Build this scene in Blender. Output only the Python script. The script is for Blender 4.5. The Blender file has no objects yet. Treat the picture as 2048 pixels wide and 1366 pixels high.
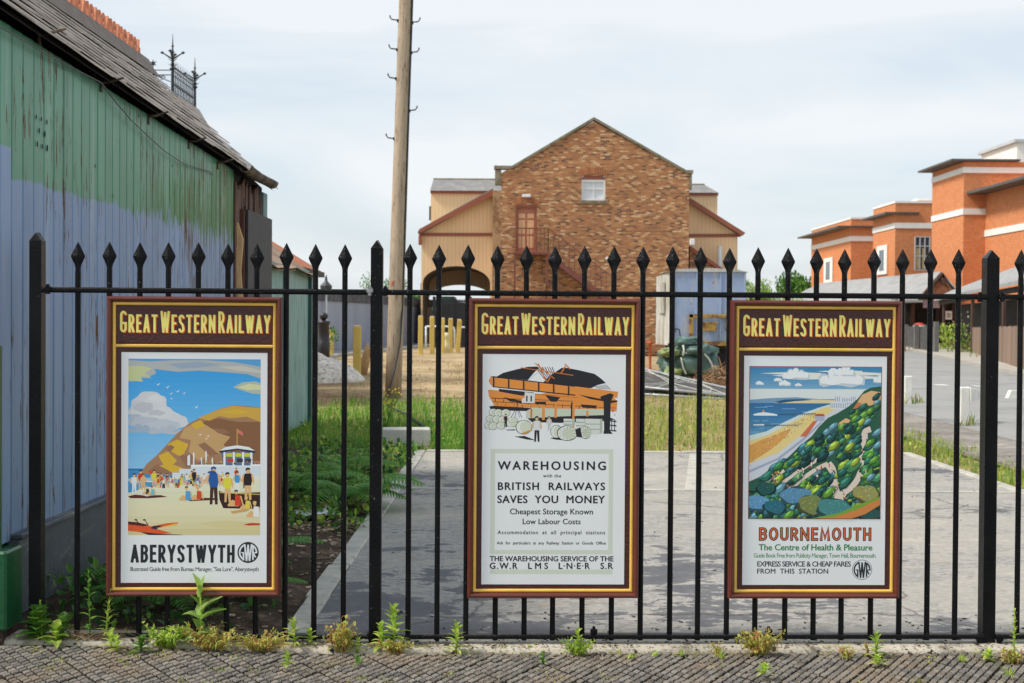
import bpy, math, random
from mathutils import Vector, Matrix, noise as mnoise
R = math.radians
sc = bpy.context.scene
C = sc.collection
# ------------------------------------------------------------------ camera, sky, sun, exposure
CAM = Vector((0, 0, 1.42)); FPX = 50 / 36 * 2048
CROT = Matrix.Rotation(R(90 - 0.85), 3, 'X') @ Matrix.Rotation(R(0.40), 3, 'Z')
cd = bpy.data.cameras.new('camera'); cam = bpy.data.objects.new('camera', cd); C.objects.link(cam)
cam.matrix_world = Matrix.Translation(CAM) @ CROT.to_4x4()
cd.lens = 50; cd.sensor_width = 36; cd.clip_start = .05; cd.clip_end = 3000
cd.dof.use_dof = True; cd.dof.focus_distance = 6.2; cd.dof.aperture_fstop = 7.5
sc.camera = cam
SUN_AZ, SUN_EL = R(75), R(50)          # azimuth measured from -Y (towards camera) to -X (left)
sdir = Vector((-math.sin(SUN_AZ) * math.cos(SUN_EL), -math.cos(SUN_AZ) * math.cos(SUN_EL), math.sin(SUN_EL)))
sl = bpy.data.lights.new('sun', 'SUN'); sl.energy = 2.5; sl.angle = R(10); sl.color = (1, .95, .87)
so = bpy.data.objects.new('sun', sl); C.objects.link(so)
so.rotation_euler = sdir.to_track_quat('Z', 'Y').to_euler(); so.location = (-30, -20, 40)
sc.view_settings.view_transform = 'Standard'; sc.view_settings.look = 'None'
sc.view_settings.exposure = 0.60; sc.view_settings.gamma = 1

def nd(nt, t, inp=None, **attr):
    n = nt.nodes.new('ShaderNode' + t)
    for k, v in attr.items(): setattr(n, k, v)
    for k, v in (inp or {}).items():
        if isinstance(v, bpy.types.NodeSocket): nt.links.new(v, n.inputs[k])
        else: n.inputs[k].default_value = v
    return n
def ramp(nt, fac, stops, interp='LINEAR'):
    n = nt.nodes.new('ShaderNodeValToRGB'); n.color_ramp.interpolation = interp
    e = n.color_ramp.elements
    while len(e) < len(stops): e.new(.5)
    for i, (p, c) in enumerate(stops):
        e[i].position = p; e[i].color = (c if isinstance(c, tuple) else (c, c, c)) + (1,)
    if fac is not None: nt.links.new(fac, n.inputs[0])
    return n.outputs[0]
def mix(nt, f, a, b, blend='MIX'):
    n = nt.nodes.new('ShaderNodeMix'); n.data_type = 'RGBA'; n.blend_type = blend
    for s, v in ((n.inputs[0], f), (n.inputs[6], a), (n.inputs[7], b)):
        if isinstance(v, bpy.types.NodeSocket): nt.links.new(v, s)
        else: s.default_value = v if not isinstance(v, tuple) else (v + (1,))[:4]
    return n.outputs[2]
def mth(nt, op, a, b=0.0, c=None, clamp=False):
    n = nt.nodes.new('ShaderNodeMath'); n.operation = op; n.use_clamp = clamp
    for i, v in enumerate((a, b, c)):
        if v is None: continue
        if isinstance(v, bpy.types.NodeSocket): nt.links.new(v, n.inputs[i])
        else: n.inputs[i].default_value = v
    return n.outputs[0]
def S(r, g, b):                        # sRGB 0-255 -> linear
    f = lambda x: (x / 255 / 12.92) if x / 255 <= .04045 else ((x / 255 + .055) / 1.055) ** 2.4
    return (f(r), f(g), f(b))

w = bpy.data.worlds.new('World'); sc.world = w; w.use_nodes = True
nt = w.node_tree; nt.nodes.clear()
tc = nd(nt, 'TexCoord')
sky = nd(nt, 'TexSky', sky_type='NISHITA', sun_disc=False, sun_elevation=SUN_EL, sun_rotation=math.pi + SUN_AZ, air_density=1.0, dust_density=1.5)
mp = nd(nt, 'Mapping', {'Vector': tc.outputs['Generated'], 'Scale': (1.3, 1.3, 6.5), 'Location': (3.1, .7, 0), 'Rotation': (.12, .10, 0)})
n1 = nd(nt, 'TexNoise', {'Vector': mp.outputs[0], 'Scale': 1.5, 'Detail': 7, 'Roughness': .52, 'Distortion': .5})
sep = nd(nt, 'SeparateXYZ', {0: tc.outputs['Generated']})
cl = ramp(nt, n1.outputs[0], [(.30, .12), (.58, .99)])
low = mth(nt, 'MULTIPLY', sep.outputs[2], 2.4)
cl2 = mth(nt, 'SUBTRACT', cl, mth(nt, 'MULTIPLY', mth(nt, 'SUBTRACT', low, .1, clamp=True), .30), clamp=True)
bg1 = nd(nt, 'Background', {'Color': sky.outputs[0], 'Strength': .13})
bg2 = nd(nt, 'Background', {'Color': (.825, .86, .88, 1), 'Strength': .725})
bg3 = nd(nt, 'Background', {'Color': (.55, .635, .715, 1), 'Strength': .72})
m13 = nd(nt, 'MixShader', {0: .62, 1: bg1.outputs[0], 2: bg3.outputs[0]})
ms = nd(nt, 'MixShader', {0: cl2, 1: m13.outputs[0], 2: bg2.outputs[0]})
wo = nd(nt, 'OutputWorld', {'Surface': ms.outputs[0]})

# ------------------------------------------------------------------ projection helpers (only used to work out real positions)
def ray(u, v): return CROT @ Vector(((u - 1024) / FPX, (683 - v) / FPX, -1))
def PY(u, v, Y):
    d = ray(u, v); return CAM + d * (Y / d.y)
def PXp(u, v, X):
    d = ray(u, v); return CAM + d * (X / d.x)
def PZ(u, v, z=0):
    d = ray(u, v); return CAM + d * ((z - CAM.z) / d.z)
def PP(u, v, o, n):
    d = ray(u, v); return CAM + d * ((o - CAM).dot(n) / d.dot(n))

# ------------------------------------------------------------------ scene objects
def thing(name, label, cat, loc=(0, 0, 0), rotz=0, group=None):
    o = bpy.data.objects.new(name, None); C.objects.link(o)
    o.empty_display_size = .1
    o.location = loc; o.rotation_euler = (0, 0, rotz)
    o['label'] = label; o['category'] = cat
    if group: o['group'] = group
    return o
def tmat(o):
    m = Matrix.Identity(4)
    while o is not None:
        m = Matrix.LocRotScale(o.location, o.rotation_euler, o.scale) @ m; o = o.parent
    return m
def tag(o, label, cat, group=None):
    o['label'] = label; o['category'] = cat
    if group: o['group'] = group
    return o
def dup(root, loc, rotz, label, scale=1, group=None):
    r = root.copy(); C.objects.link(r); r.location = loc; r.rotation_euler = (0, 0, rotz); r.scale = (scale,) * 3
    r['label'] = label
    if group: r['group'] = group
    for ch in list(root.children):
        c = ch.copy(); C.objects.link(c); c.parent = r
        for g in ch.children:
            d = g.copy(); C.objects.link(d); d.parent = c
    return r

class MB:
    def __init__(s): s.v = []; s.f = []; s.m = []; s.mats = []
    def mi(s, m):
        if m not in s.mats: s.mats.append(m)
        return s.mats.index(m)
    def add(s, vs, fs, m=None):
        b = len(s.v); s.v.extend([Vector(x) for x in vs]); k = s.mi(m) if m else 0
        for f in fs: s.f.append([b + i for i in f]); s.m.append(k)
    def box(s, c, d, m=None, rot=None, bev=0):
        x, y, z = d[0] / 2, d[1] / 2, d[2] / 2
        if bev:
            e = bev; vs = []
            for sz in (-1, 1):
                for (px, py) in ((-1, -1), (1, -1), (1, 1), (-1, 1)):
                    vs += [(px * (x - e), py * (y - e), sz * z), (px * x, py * (y - e), sz * (z - e)), (px * (x - e), py * y, sz * (z - e))]
            fs = [(9, 6, 3, 0), (12, 15, 18, 21)]
            fs += [(2, 5, 17, 14), (4, 7, 19, 16), (8, 11, 23, 20), (10, 1, 13, 22)]
            fs += [(1, 2, 14, 13), (5, 4, 16, 17), (7, 8, 20, 19), (11, 10, 22, 23)]
            fs += [(0, 3, 5, 2), (3, 6, 7, 4), (6, 9, 11, 8), (9, 0, 1, 10)]
            fs += [(12, 14, 17, 15), (15, 16, 19, 18), (18, 20, 23, 21), (21, 22, 13, 12)]
            fs += [(0, 2, 1), (3, 4, 5), (6, 7, 8), (9, 10, 11), (12, 13, 14), (15, 17, 16), (18, 19, 20), (21, 23, 22)]
        else:
            vs = [(-x, -y, -z), (x, -y, -z), (x, y, -z), (-x, y, -z), (-x, -y, z), (x, -y, z), (x, y, z), (-x, y, z)]
            fs = [(3, 2, 1, 0), (4, 5, 6, 7), (0, 1, 5, 4), (1, 2, 6, 5), (2, 3, 7, 6), (3, 0, 4, 7)]
        c = Vector(c)
        vs = [(rot @ Vector(a) if rot else Vector(a)) + c for a in vs]
        s.add(vs, fs, m)
    def bb(s, p, q, m=None, bev=0):
        p = Vector(p); q = Vector(q)
        s.box((p + q) / 2, (abs(q.x - p.x), abs(q.y - p.y), abs(q.z - p.z)), m, None, bev)
    def tube(s, pts, r, n=8, m=None, cap=True):
        pts = [Vector(p) for p in pts]; rs = r if isinstance(r, (list, tuple)) else [r] * len(pts)
        vs = []; up = None
        for i, p in enumerate(pts):
            t = (pts[min(i + 1, len(pts) - 1)] - pts[max(i - 1, 0)])
            t = t.normalized() if t.length > 1e-9 else Vector((0, 0, 1))
            if up is None:
                up = Vector((0, 0, 1)) if abs(t.z) < .9 else Vector((0, 1, 0))
            a = t.cross(up); a = a.normalized() if a.length > 1e-6 else t.orthogonal().normalized()
            b = a.cross(t).normalized(); up = b
            for k in range(n):
                q = 2 * math.pi * (k + .5) / n
                vs.append(p + (a * math.cos(q) + b * math.sin(q)) * rs[i])
        fs = []
        for i in range(len(pts) - 1):
            for k in range(n):
                k2 = (k + 1) % n
                fs.append((i * n + k, (i + 1) * n + k, (i + 1) * n + k2, i * n + k2))
        if cap:
            fs.append(tuple(range(n))); fs.append(tuple((len(pts) - 1) * n + k for k in reversed(range(n))))
        s.add(vs, fs, m)
    def prism(s, poly, ax, a, b, m=None):
        """polygon of 2-D points extruded from a to b along axis ax; other two axes take the points in order"""
        def mk(p, t):
            if ax == 'x': return (t, p[0], p[1])
            if ax == 'y': return (p[0], t, p[1])
            return (p[0], p[1], t)
        n = len(poly)
        ar = sum(poly[i][0] * poly[(i + 1) % n][1] - poly[(i + 1) % n][0] * poly[i][1] for i in range(n))
        if (ar < 0) != (ax == 'y') ^ (b < a): poly = list(reversed(poly))
        vs = [mk(p, a) for p in poly] + [mk(p, b) for p in poly]
        fs = [tuple(reversed(range(n))), tuple(range(n, 2 * n))]
        fs += [(i, (i + 1) % n, n + (i + 1) % n, n + i) for i in range(n)]
        s.add(vs, fs, m)
    def lathe(s, prof, c, n=16, m=None):
        c = Vector(c); vs = []
        for (r, z) in prof:
            for k in range(n):
                q = 2 * math.pi * k / n; vs.append(c + Vector((r * math.cos(q), r * math.sin(q), z)))
        fs = []
        for i in range(len(prof) - 1):
            for k in range(n):
                k2 = (k + 1) % n; fs.append((i * n + k, i * n + k2, (i + 1) * n + k2, (i + 1) * n + k))
        fs.append(tuple(reversed(range(n)))); fs.append(tuple((len(prof) - 1) * n + k for k in range(n)))
        s.add(vs, fs, m)
    def quad(s, a, b, c, d, m=None): s.add([a, b, c, d], [(0, 1, 2, 3)], m)
    def build(s, name, mat=None, parent=None, smooth=False, kind=None, label=None, loc=None):
        me = bpy.data.meshes.new(name)
        vs = s.v
        if parent is not None:
            inv = tmat(parent).inverted(); vs = [inv @ v for v in vs]
        elif loc is not None:
            l = Vector(loc); vs = [v - l for v in vs]
        me.from_pydata([tuple(v) for v in vs], [], s.f)
        if s.mats:
            for m in s.mats: me.materials.append(m)
            me.polygons.foreach_set('material_index', s.m)
        else: me.materials.append(mat)
        if smooth: me.polygons.foreach_set('use_smooth', [True] * len(s.f))
        me.update()
        o = bpy.data.objects.new(name, me); C.objects.link(o)
        if parent is not None: o.parent = parent
        elif loc is not None: o.location = loc
        if kind: o['kind'] = kind
        if label: o['label'] = label
        return o

# ------------------------------------------------------------------ materials
def newmat(name):
    m = bpy.data.materials.new(name); m.use_nodes = True
    nt = m.node_tree; b = nt.nodes['Principled BSDF']
    return m, nt, b
def setc(nt, b, name, v):
    if isinstance(v, bpy.types.NodeSocket): nt.links.new(v, b.inputs[name])
    else: b.inputs[name].default_value = v + (1,) if isinstance(v, tuple) else v
def bump(nt, b, h, strength=.3, dist=.01):
    n = nd(nt, 'Bump', {'Height': h, 'Strength': strength, 'Distance': dist}); nt.links.new(n.outputs[0], b.inputs['Normal'])
def noise(nt, scale, vec=None, detail=5, rough=.55, stretch=None, dist=0):
    p = vec if vec is not None else nd(nt, 'NewGeometry').outputs['Position']
    if stretch: p = nd(nt, 'Mapping', {'Vector': p, 'Scale': stretch}).outputs[0]
    return nd(nt, 'TexNoise', {'Vector': p, 'Scale': scale, 'Detail': detail, 'Roughness': rough, 'Distortion': dist}).outputs[0]
def M(name, col, rough=.7, var=.25, scale=6, bmp=0, bscale=60, metal=0, spec=.5, island=0, dirt=None, stretch=None, speck=None, coat=0):
    m, nt, b = newmat(name)
    n = noise(nt, scale, stretch=stretch)
    f = ramp(nt, n, [(.25, 1 - var), (.75, 1 + var * .6)])
    c = mix(nt, 1.0, col, f, 'MULTIPLY')
    if island:
        ri = nd(nt, 'NewGeometry').outputs['Random Per Island']
        c = mix(nt, 1.0, c, ramp(nt, ri, [(0, 1 - island), (1, 1 + island * .7)]), 'MULTIPLY')
    if dirt:
        d = noise(nt, dirt[1], detail=7, rough=.65, stretch=dirt[3] if len(dirt) > 3 else None)
        c = mix(nt, ramp(nt, d, [(dirt[2] - .06, 0.0), (dirt[2] + .06, 1.0)]), c, dirt[0])
    if speck:
        d = noise(nt, speck[1], detail=2)
        c = mix(nt, ramp(nt, d, [(speck[2], 0.0), (speck[2] + .03, 1.0)]), c, speck[0])
    setc(nt, b, 'Base Color', c)
    b.inputs['Roughness'].default_value = rough; b.inputs['Metallic'].default_value = metal
    b.inputs['Specular IOR Level'].default_value = spec; b.inputs['Coat Weight'].default_value = coat
    if bmp: bump(nt, b, noise(nt, bscale, detail=3), bmp, .01)
    return m
def leafmat(name, cols, trans=.35, rough=.5):
    m, nt, b = newmat(name)
    ri = nd(nt, 'NewGeometry').outputs['Random Per Island']
    c = ramp(nt, ri, [(i / max(1, len(cols) - 1), c) for i, c in enumerate(cols)])
    n = noise(nt, 14, detail=3)
    c = mix(nt, 1.0, c, ramp(nt, n, [(.3, .75), (.7, 1.2)]), 'MULTIPLY')
    setc(nt, b, 'Base Color', c); b.inputs['Roughness'].default_value = rough; b.inputs['Specular IOR Level'].default_value = .35
    tr = nd(nt, 'BsdfTranslucent', {'Color': c})
    ms = nd(nt, 'MixShader', {0: trans, 1: b.outputs[0], 2: tr.outputs[0]})
    nt.links.new(ms.outputs[0], nt.nodes['Material Output'].inputs[0])
    return m
def brickmat(name, stops, mortar, bw=.225, bh=.075, msize=.010, rough=.85, bigvar=.25, skew=None, bmp=.4):
    m, nt, b = newmat(name)
    p = nd(nt, 'NewGeometry').outputs['Position']
    s = nd(nt, 'SeparateXYZ', {0: p})
    v = nd(nt, 'CombineXYZ', {0: mth(nt, 'ADD', s.outputs[0], s.outputs[1]), 1: s.outputs[2], 2: 0.0}).outputs[0]
    br = nd(nt, 'TexBrick', {'Vector': v, 'Color1': (0, 0, 0, 1), 'Color2': (1, 1, 1, 1), 'Mortar': (.5, .5, .5, 1), 'Scale': 1.0, 'Mortar Size': msize,
                             'Mortar Smooth': .2, 'Bias': 0.0, 'Brick Width': bw, 'Row Height': bh}, offset=.5)
    n = noise(nt, .45, detail=6, rough=.6); f = mth(nt, 'ADD', br.outputs[0], mth(nt, 'MULTIPLY', mth(nt, 'SUBTRACT', n, .5), .5), clamp=True)
    c = ramp(nt, f, stops)
    c = mix(nt, 1.0, c, ramp(nt, noise(nt, 1.3, detail=6), [(.25, 1 - bigvar), (.75, 1 + bigvar * .5)]), 'MULTIPLY')
    c = mix(nt, br.outputs['Fac'], c, mortar)
    setc(nt, b, 'Base Color', c); b.inputs['Roughness'].default_value = rough
    b.inputs['Specular IOR Level'].default_value = .25
    h = mth(nt, 'SUBTRACT', mth(nt, 'MULTIPLY', noise(nt, 30, detail=3), .4), br.outputs['Fac'])
    bump(nt, b, h, bmp, .008)
    return m
def boardmat(name, col, pitch=.14, rough=.55, var=.12):      # painted vertical matchboard seen from far
    m, nt, b = newmat(name)
    p = nd(nt, 'NewGeometry').outputs['Position']; s = nd(nt, 'SeparateXYZ', {0: p})
    x = mth(nt, 'FRACT', mth(nt, 'DIVIDE', mth(nt, 'ADD', s.outputs[0], s.outputs[1]), pitch))
    g = mth(nt, 'LESS_THAN', x, .09)
    c = mix(nt, 1.0, col, ramp(nt, noise(nt, 1.2, detail=6, stretch=(1, 1, .3)), [(.3, 1 - var), (.7, 1 + var * .5)]), 'MULTIPLY')
    c = mix(nt, mth(nt, 'MULTIPLY', g, .45), c, (col[0] * .35, col[1] * .32, col[2] * .3))
    setc(nt, b, 'Base Color', c); b.inputs['Roughness'].default_value = rough
    return m
# ------------------------------------------------------------------ spear-topped railings
PHI = math.atan(.033); F0 = Vector((0, 6.22, 0))
FT = Vector((math.cos(PHI), math.sin(PHI), 0)); FN = Vector((-math.sin(PHI), math.cos(PHI), 0))
def FX(u, v, dep=0):
    """local (x, z) on the fence plane pushed back by dep"""
    p = PP(u, v, F0 + FN * dep, FN); return (p - F0).dot(FT), p.z
def FW(x, y, z): return F0 + FT * x + FN * y + Vector((0, 0, z))
def blackpaint(name, rough):
    m, nt, b = newmat(name)
    n = noise(nt, 5, detail=5)
    c = mix(nt, ramp(nt, n, [(.4, 0.0), (.7, 1.0)]), (.0035, .0036, .0042), (.009, .009, .0095))
    sp = noise(nt, 95, detail=2, rough=.4)
    c = mix(nt, ramp(nt, sp, [(.735, 0.0), (.765, .5)]), c, (.30, .29, .28))
    setc(nt, b, 'Base Color', c); b.inputs['Roughness'].default_value = rough; b.inputs['Specular IOR Level'].default_value = .17
    h = mth(nt, 'ADD', noise(nt, 130, detail=3), mth(nt, 'MULTIPLY', noise(nt, 420, detail=2), .5))
    bump(nt, b, h, .55, .006)
    return m
m_iron = blackpaint('black_gloss_paint', .24)
m_galv = M('bare_galvanised_steel', (.45, .45, .45), .35, .3, 60, .3, 200, metal=.9)
rail = thing('iron_railings', 'black spear topped iron railings across the whole foreground with poster boards hung on them', 'railings', F0, PHI)
rnd = random.Random(3)
def post(u, ub, h, w, d):
    x, _ = FX((u + ub) / 2, 900)
    b = MB(); z0 = -.03; zt = h - .035
    # square hollow post with a shallow hipped, chisel-like top
    b.prism([(x - w / 2, -.005), (x + w / 2, -.005), (x + w / 2, d), (x - w / 2, d)], 'z', z0, zt)
    vs = [(x - w / 2, -.005, zt), (x + w / 2, -.005, zt), (x + w / 2, d, zt), (x - w / 2, d, zt), (x - .002, .004, h), (x + .004, d - .01, h + .004)]
    b.add(vs, [(0, 1, 4), (1, 2, 5, 4), (2, 3, 5), (3, 0, 4, 5)])
    b.v = [FW(*v) for v in b.v]
    b.build('post', m_iron, rail)
    return x
Z = lambda v, u=1024: FX(u, v)[1]
xp = [post(70, 71, 1.785, .052, .06), post(754, 749, 1.765, .052, .06), post(1985, 1978, 1.745, .056, .06)]
def spear(u, vt):
    x, zt = FX(u, vt); x, _ = FX(u - .0, 560)
    zt += rnd.uniform(-.003, .003)
    b = MB(); pts = []
    # neck -> widest -> tip : flattened rhombus sections
    secs = [(.0, .0118, .0118), (.018, .0122, .013), (.030, .0150, .0155), (.062, .0300, .0155), (.068, .0305, .0150), (.124, .0025, .004), (.1275, .0004, .0008)]
    z0 = zt - .1275; vs = []
    for (dz, hw, hd) in secs:
        t = min(1, dz / .03)
        for (cx, cy) in ((1, 0), (.7 - .2 * t, .7 - .2 * t), (0, 1), (-.7 + .2 * t, .7 - .2 * t), (-1, 0), (-.7 + .2 * t, -.7 + .2 * t), (0, -1), (.7 - .2 * t, -.7 + .2 * t)):
            vs.append((x + cx * hw, cy * hd, z0 + dz))
    fs = []
    for i in range(len(secs) - 1):
        for k in range(8):
            k2 = (k + 1) % 8; fs.append((i * 8 + k, i * 8 + k2, (i + 1) * 8 + k2, (i + 1) * 8 + k))
    b.add(vs, fs); b.v = [FW(*v) for v in b.v]
    s = MB()
    xb, _ = FX(u - (6.0 if u > 600 else 2.5), 1250)
    q = []
    for zz, xx in ((.018, x + (xb - x) * .0), (z0 + .0005, x)):
        for k in range(12):
            a = 2 * math.pi * (k + .5) / 12
            q.append(FW(xx + .0122 * math.cos(a), .0122 * math.sin(a), zz))
    s.add(q, [(k, (k + 1) % 12, 12 + (k + 1) % 12, 12 + k) for k in range(12)])
    o = s.build('picket', m_iron, rail, smooth=True)
    b.build('spear_head', m_iron, o)
    # lumpy weld at the bottom rail
    return x
us = [156, 219, 280, 337, 397, 456, 514, 573, 631, 690, 820, 878, 936, 995, 1053, 1110, 1169, 1228, 1286, 1345, 1401, 1459, 1516, 1576, 1633, 1689, 1748, 1805, 1861, 1917, 2042, 2100, 2158]
for u in us: spear(u, 483 + (u - 156) * .0088)
zr = 1.5385; zb = .030
def railbar(x0, x1, z, h, d, name='rail'):
    b = MB()
    n = 14; vs = []
    e = .006
    prof = [(-d / 2 + e, -h / 2), (d / 2 - e, -h / 2), (d / 2, -h / 2 + e), (d / 2, h / 2 - e), (d / 2 - e, h / 2), (-d / 2 + e, h / 2), (-d / 2, h / 2 - e), (-d / 2, -h / 2 + e)]
    for x in (x0, x1):
        for (py, pz) in prof: vs.append(FW(x, py, z + pz))
    b.add(vs, [(k, (k + 1) % 8, 8 + (k + 1) % 8, 8 + k) for k in range(8)] + [tuple(range(8)), tuple(reversed(range(8, 16)))])
    b.build(name, m_iron, rail)
for a, c in ((xp[0], xp[1]), (xp[1], xp[2]), (xp[2], xp[2] + .62)):
    railbar(a + .026, c - .026, zr, .024, .030, 'top_rail')
    railbar(a + .026, c - .026, zb + .006, .020, .052, 'bottom_rail')
def bolt(u, v, mat, dep=-.012, s=.011):
    x, z = FX(u, v); b = MB()
    b.prism([(s * math.cos(k * math.pi / 3), s * math.sin(k * math.pi / 3)) for k in range(6)], 'z', -.022, -.010)
    b.prism([(s * .7 * math.cos(k * math.pi / 3), s * .7 * math.sin(k * math.pi / 3)) for k in range(6)], 'z', .010, .021)
    b.lathe([(.014, .008), (.014, .012)], (0, 0, 0), 10)
    b.lathe([(.014, -.012), (.014, -.008)], (0, 0, 0), 10)
    b.box((0, 0, 0), (.030, .024, .018), None, None, .003)
    b.v = [FW(x, dep, z) + v2 for v2 in b.v]
    b.build('bolt', mat, rail)
bolt(740, 581, m_galv); bolt(771, 582, m_iron); bolt(97, 578, m_iron); bolt(1958, 594, m_iron); bolt(2003, 594, m_iron)
bolt(741, 1268, m_iron); bolt(1957, 1276, m_iron); bolt(1997, 1276, m_iron)
for u in (1187, 1536):
    x, _ = FX(u, 1285); b = MB()
    b.bb((x - .009, -.018, -.03), (x + .009, .0, zb - .005)); b.box((x, -.010, zb + .028), (.030, .028, .022), None, None, .004)
    b.tube([(x, -.01, zb + .038), (x, -.01, zb + .05)], .007, 8)
    b.v = [FW(*v) for v in b.v]; b.build('rail_foot', m_iron, rail)

# ------------------------------------------------------------------ stroke lettering (constant-width condensed capitals)
def arc(cx, cy, rx, ry, a0, a1, n=10, p=1.0):
    out = []
    for i in range(n + 1):
        a = R(a0 + (a1 - a0) * i / n); c, s = math.cos(a), math.sin(a)
        out.append((cx + rx * math.copysign(abs(c) ** p, c), cy + ry * math.copysign(abs(s) ** p, s)))
    return out
def glyph(ch, w):
    """stroke paths in a box of width w and height 1, measured on the stroke centre lines"""
    r = w / 2; k = min(.30, .9 * r + .06)
    if ch == 'A': return [[(0, 0), (r, 1)], [(r, 1), (w, 0)], [(w * .2, .27), (w * .8, .27)]]
    if ch == 'B': return [[(0, 0), (0, 1)], [(0, 1)] + arc(w * .5, .77, w * .48, .23, 90, -90) + [(0, .54)], [(0, .54)] + arc(w * .5, .27, w * .5, .27, 90, -90) + [(0, 0)]]
    if ch == 'E': return [[(w, 1), (0, 1), (0, 0), (w, 0)], [(0, .52), (w * .85, .52)]]
    if ch == 'G': return [arc(r, 1 - k, r, k, 25, 180) + arc(r, k, r, k, 180, 360) + [(w, .42), (w * .55, .42)]]
    if ch == 'H': return [[(0, 0), (0, 1)], [(w, 0), (w, 1)], [(0, .5), (w, .5)]]
    if ch == 'I': return [[(0, 0), (0, 1)]]
    if ch == 'L': return [[(0, 1), (0, 0), (w, 0)]]
    if ch == 'M': return [[(0, 0), (w * .1, 1), (r, .12), (w * .9, 1), (w, 0)]]
    if ch == 'N': return [[(0, 0), (0, 1)], [(0, 1), (w, 0)], [(w, 0), (w, 1)]]
    if ch == 'O': return [arc(r, .5, r, .5, 0, 360, 28)]
    if ch == 'R': return [[(0, 0), (0, 1)], [(0, 1)] + arc(w * .45, .74, w * .5, .26, 90, -90) + [(0, .48)], [(w * .4, .48), (w, 0)]]
    if ch == 'S': return [arc(r, 1 - k * .9, r, k * .9, 20, 180) + [(r * .35, .60), (w * .82, .42)] + arc(r, k * .9, r, k * .9, 10, -165)]
    if ch == 'T': return [[(0, 1), (w, 1)], [(r, 1), (r, 0)]]
    if ch == 'U': return [[(0, 1)] + arc(r, min(.4, r), r, min(.4, r), 180, 360) + [(w, 1)]]
    if ch == 'W': return [[(0, 1), (w * .25, 0)], [(w * .25, 0), (r, .95)], [(r, .95), (w * .75, 0)], [(w * .75, 0), (w, 1)]]
    if ch == 'Y': return [[(0, 1), (r, .45)], [(w, 1), (r, .45)], [(r, .45), (r, 0)]]
    return []
GW = dict(A=.92, B=.8, E=.66, G=.86, H=.82, I=0, L=.6, M=1.1, N=.95, O=1, R=.8, S=.8, T=.8, U=.85, W=1.36, Y=.9)
def ribbon(path, t):
    n = len(path); L = []; Rr = []
    closed = (Vector(path[0]) - Vector(path[-1])).length < 1e-6
    for i, p in enumerate(path):
        p = Vector(p)
        a = Vector(path[i - 1]) if i > 0 else (Vector(path[-2]) if closed else None)
        c = Vector(path[i + 1]) if i < n - 1 else (Vector(path[1]) if closed else None)
        d1 = (p - a).normalized() if a is not None else None
        d2 = (c - p).normalized() if c is not None else None
        if d1 is None: d1 = d2
        if d2 is None: d2 = d1
        d = (d1 + d2); d = d.normalized() if d.length > 1e-6 else d1
        nrm = Vector((-d.y, d.x)); k = 1 / max(.5, abs(nrm.dot(Vector((-d1.y, d1.x)))))
        L.append(p + nrm * t / 2 * k); Rr.append(p - nrm * t / 2 * k)
    return L, Rr
def stroke_line(text, x0, x1, ytop, h, t, gap, bigh=None, grow=0, lift=1.6e-5):
    """polygons for a line fitted between x0 and x1; y measured downwards; first letters of words may be taller"""
    items = []; tot = 0; words = text.split(' ')
    wu = 0; gaps = 0
    for wi, wd in enumerate(words):
        for i, ch in enumerate(wd):
            f = (bigh / h if (bigh and i == 0) else 1)
            items.append((ch, f)); wu += GW[ch] * (1 + (f - 1) * .55); gaps += 1
        if wi < len(words) - 1: items.append((' ', 1))
    nsp = len(words) - 1
    space = gap * 1.3
    # scale the letter boxes to fill what strokes and gaps leave
    avail = (x1 - x0) - gaps * t - (gaps - 1) * gap - nsp * (space - gap * .6)
    k = avail / wu; x = x0; polys = []
    for ch, f in items:
        if ch == ' ': x += space - gap * .6; continue
        hh = h * f; wpx = GW[ch] * (1 + (f - 1) * .55) * k
        for ip, path in enumerate(glyph(ch, wpx / (hh - t))):
            P = []; dz = lift * (ip + 4 * (len(polys) % 2))
            for (px, py) in path:
                P.append((x + t / 2 + px * (hh - t), ytop + h - t / 2 - py * (hh - t)))
            # square ends grow to the cap line
            L, Rr = ribbon(P, t + grow)
            def ext(i, j, s):
                d = (Vector(P[i]) - Vector(P[j])).normalized() * s
                L[i] = L[i] + d; Rr[i] = Rr[i] + d
            if (Vector(P[0]) - Vector(P[-1])).length > 1e-6:
                e = (t + grow) / 2
                ext(0, 1, e); ext(-1, -2, e)
            for i in range(len(P) - 1):
                polys.append((dz, [L[i], L[i + 1], Rr[i + 1], Rr[i]]))
        x += wpx + t + gap
    return polys
_fc = {}
def font_mesh(body, spacing, off):
    t = bpy.data.curves.new('t', 'FONT'); t.body = body; t.space_character = spacing; t.offset = 0; t.resolution_u = 3
    o = bpy.data.objects.new('t', t); C.objects.link(o)
    me = bpy.data.meshes.new_from_object(o.evaluated_get(bpy.context.evaluated_depsgraph_get()))
    vs = [v.co.copy() for v in me.vertices]; fs = [tuple(p.vertices) for p in me.polygons]
    bpy.data.objects.remove(o); bpy.data.curves.remove(t); bpy.data.meshes.remove(me)
    return vs, fs
CAPH = max(v.y for v in font_mesh('H', 1, 0)[0])
def font_line(body, x0, x1, ytop, caph, bold=.012, spaced=True):
    k = caph / CAPH
    wid = lambda vs: max(v.x for v in vs) - min(v.x for v in vs)
    vs, fs = font_mesh(body, 1, bold); sp = 1
    if spaced:
        a = wid(vs); b = wid(font_mesh(body, 1.5, bold)[0]); tgt = (x1 - x0) / k
        sp = 1 + (tgt - a) / (b - a) * .5; sp = max(.88, min(2.4, sp))
        vs, fs = font_mesh(body, sp, bold)
    mn = min(v.x for v in vs); kx = (x1 - x0) / wid(vs)
    return [Vector((x0 + (v.x - mn) * kx, ytop + caph - v.y * k, 0)) for v in vs], fs

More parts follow.
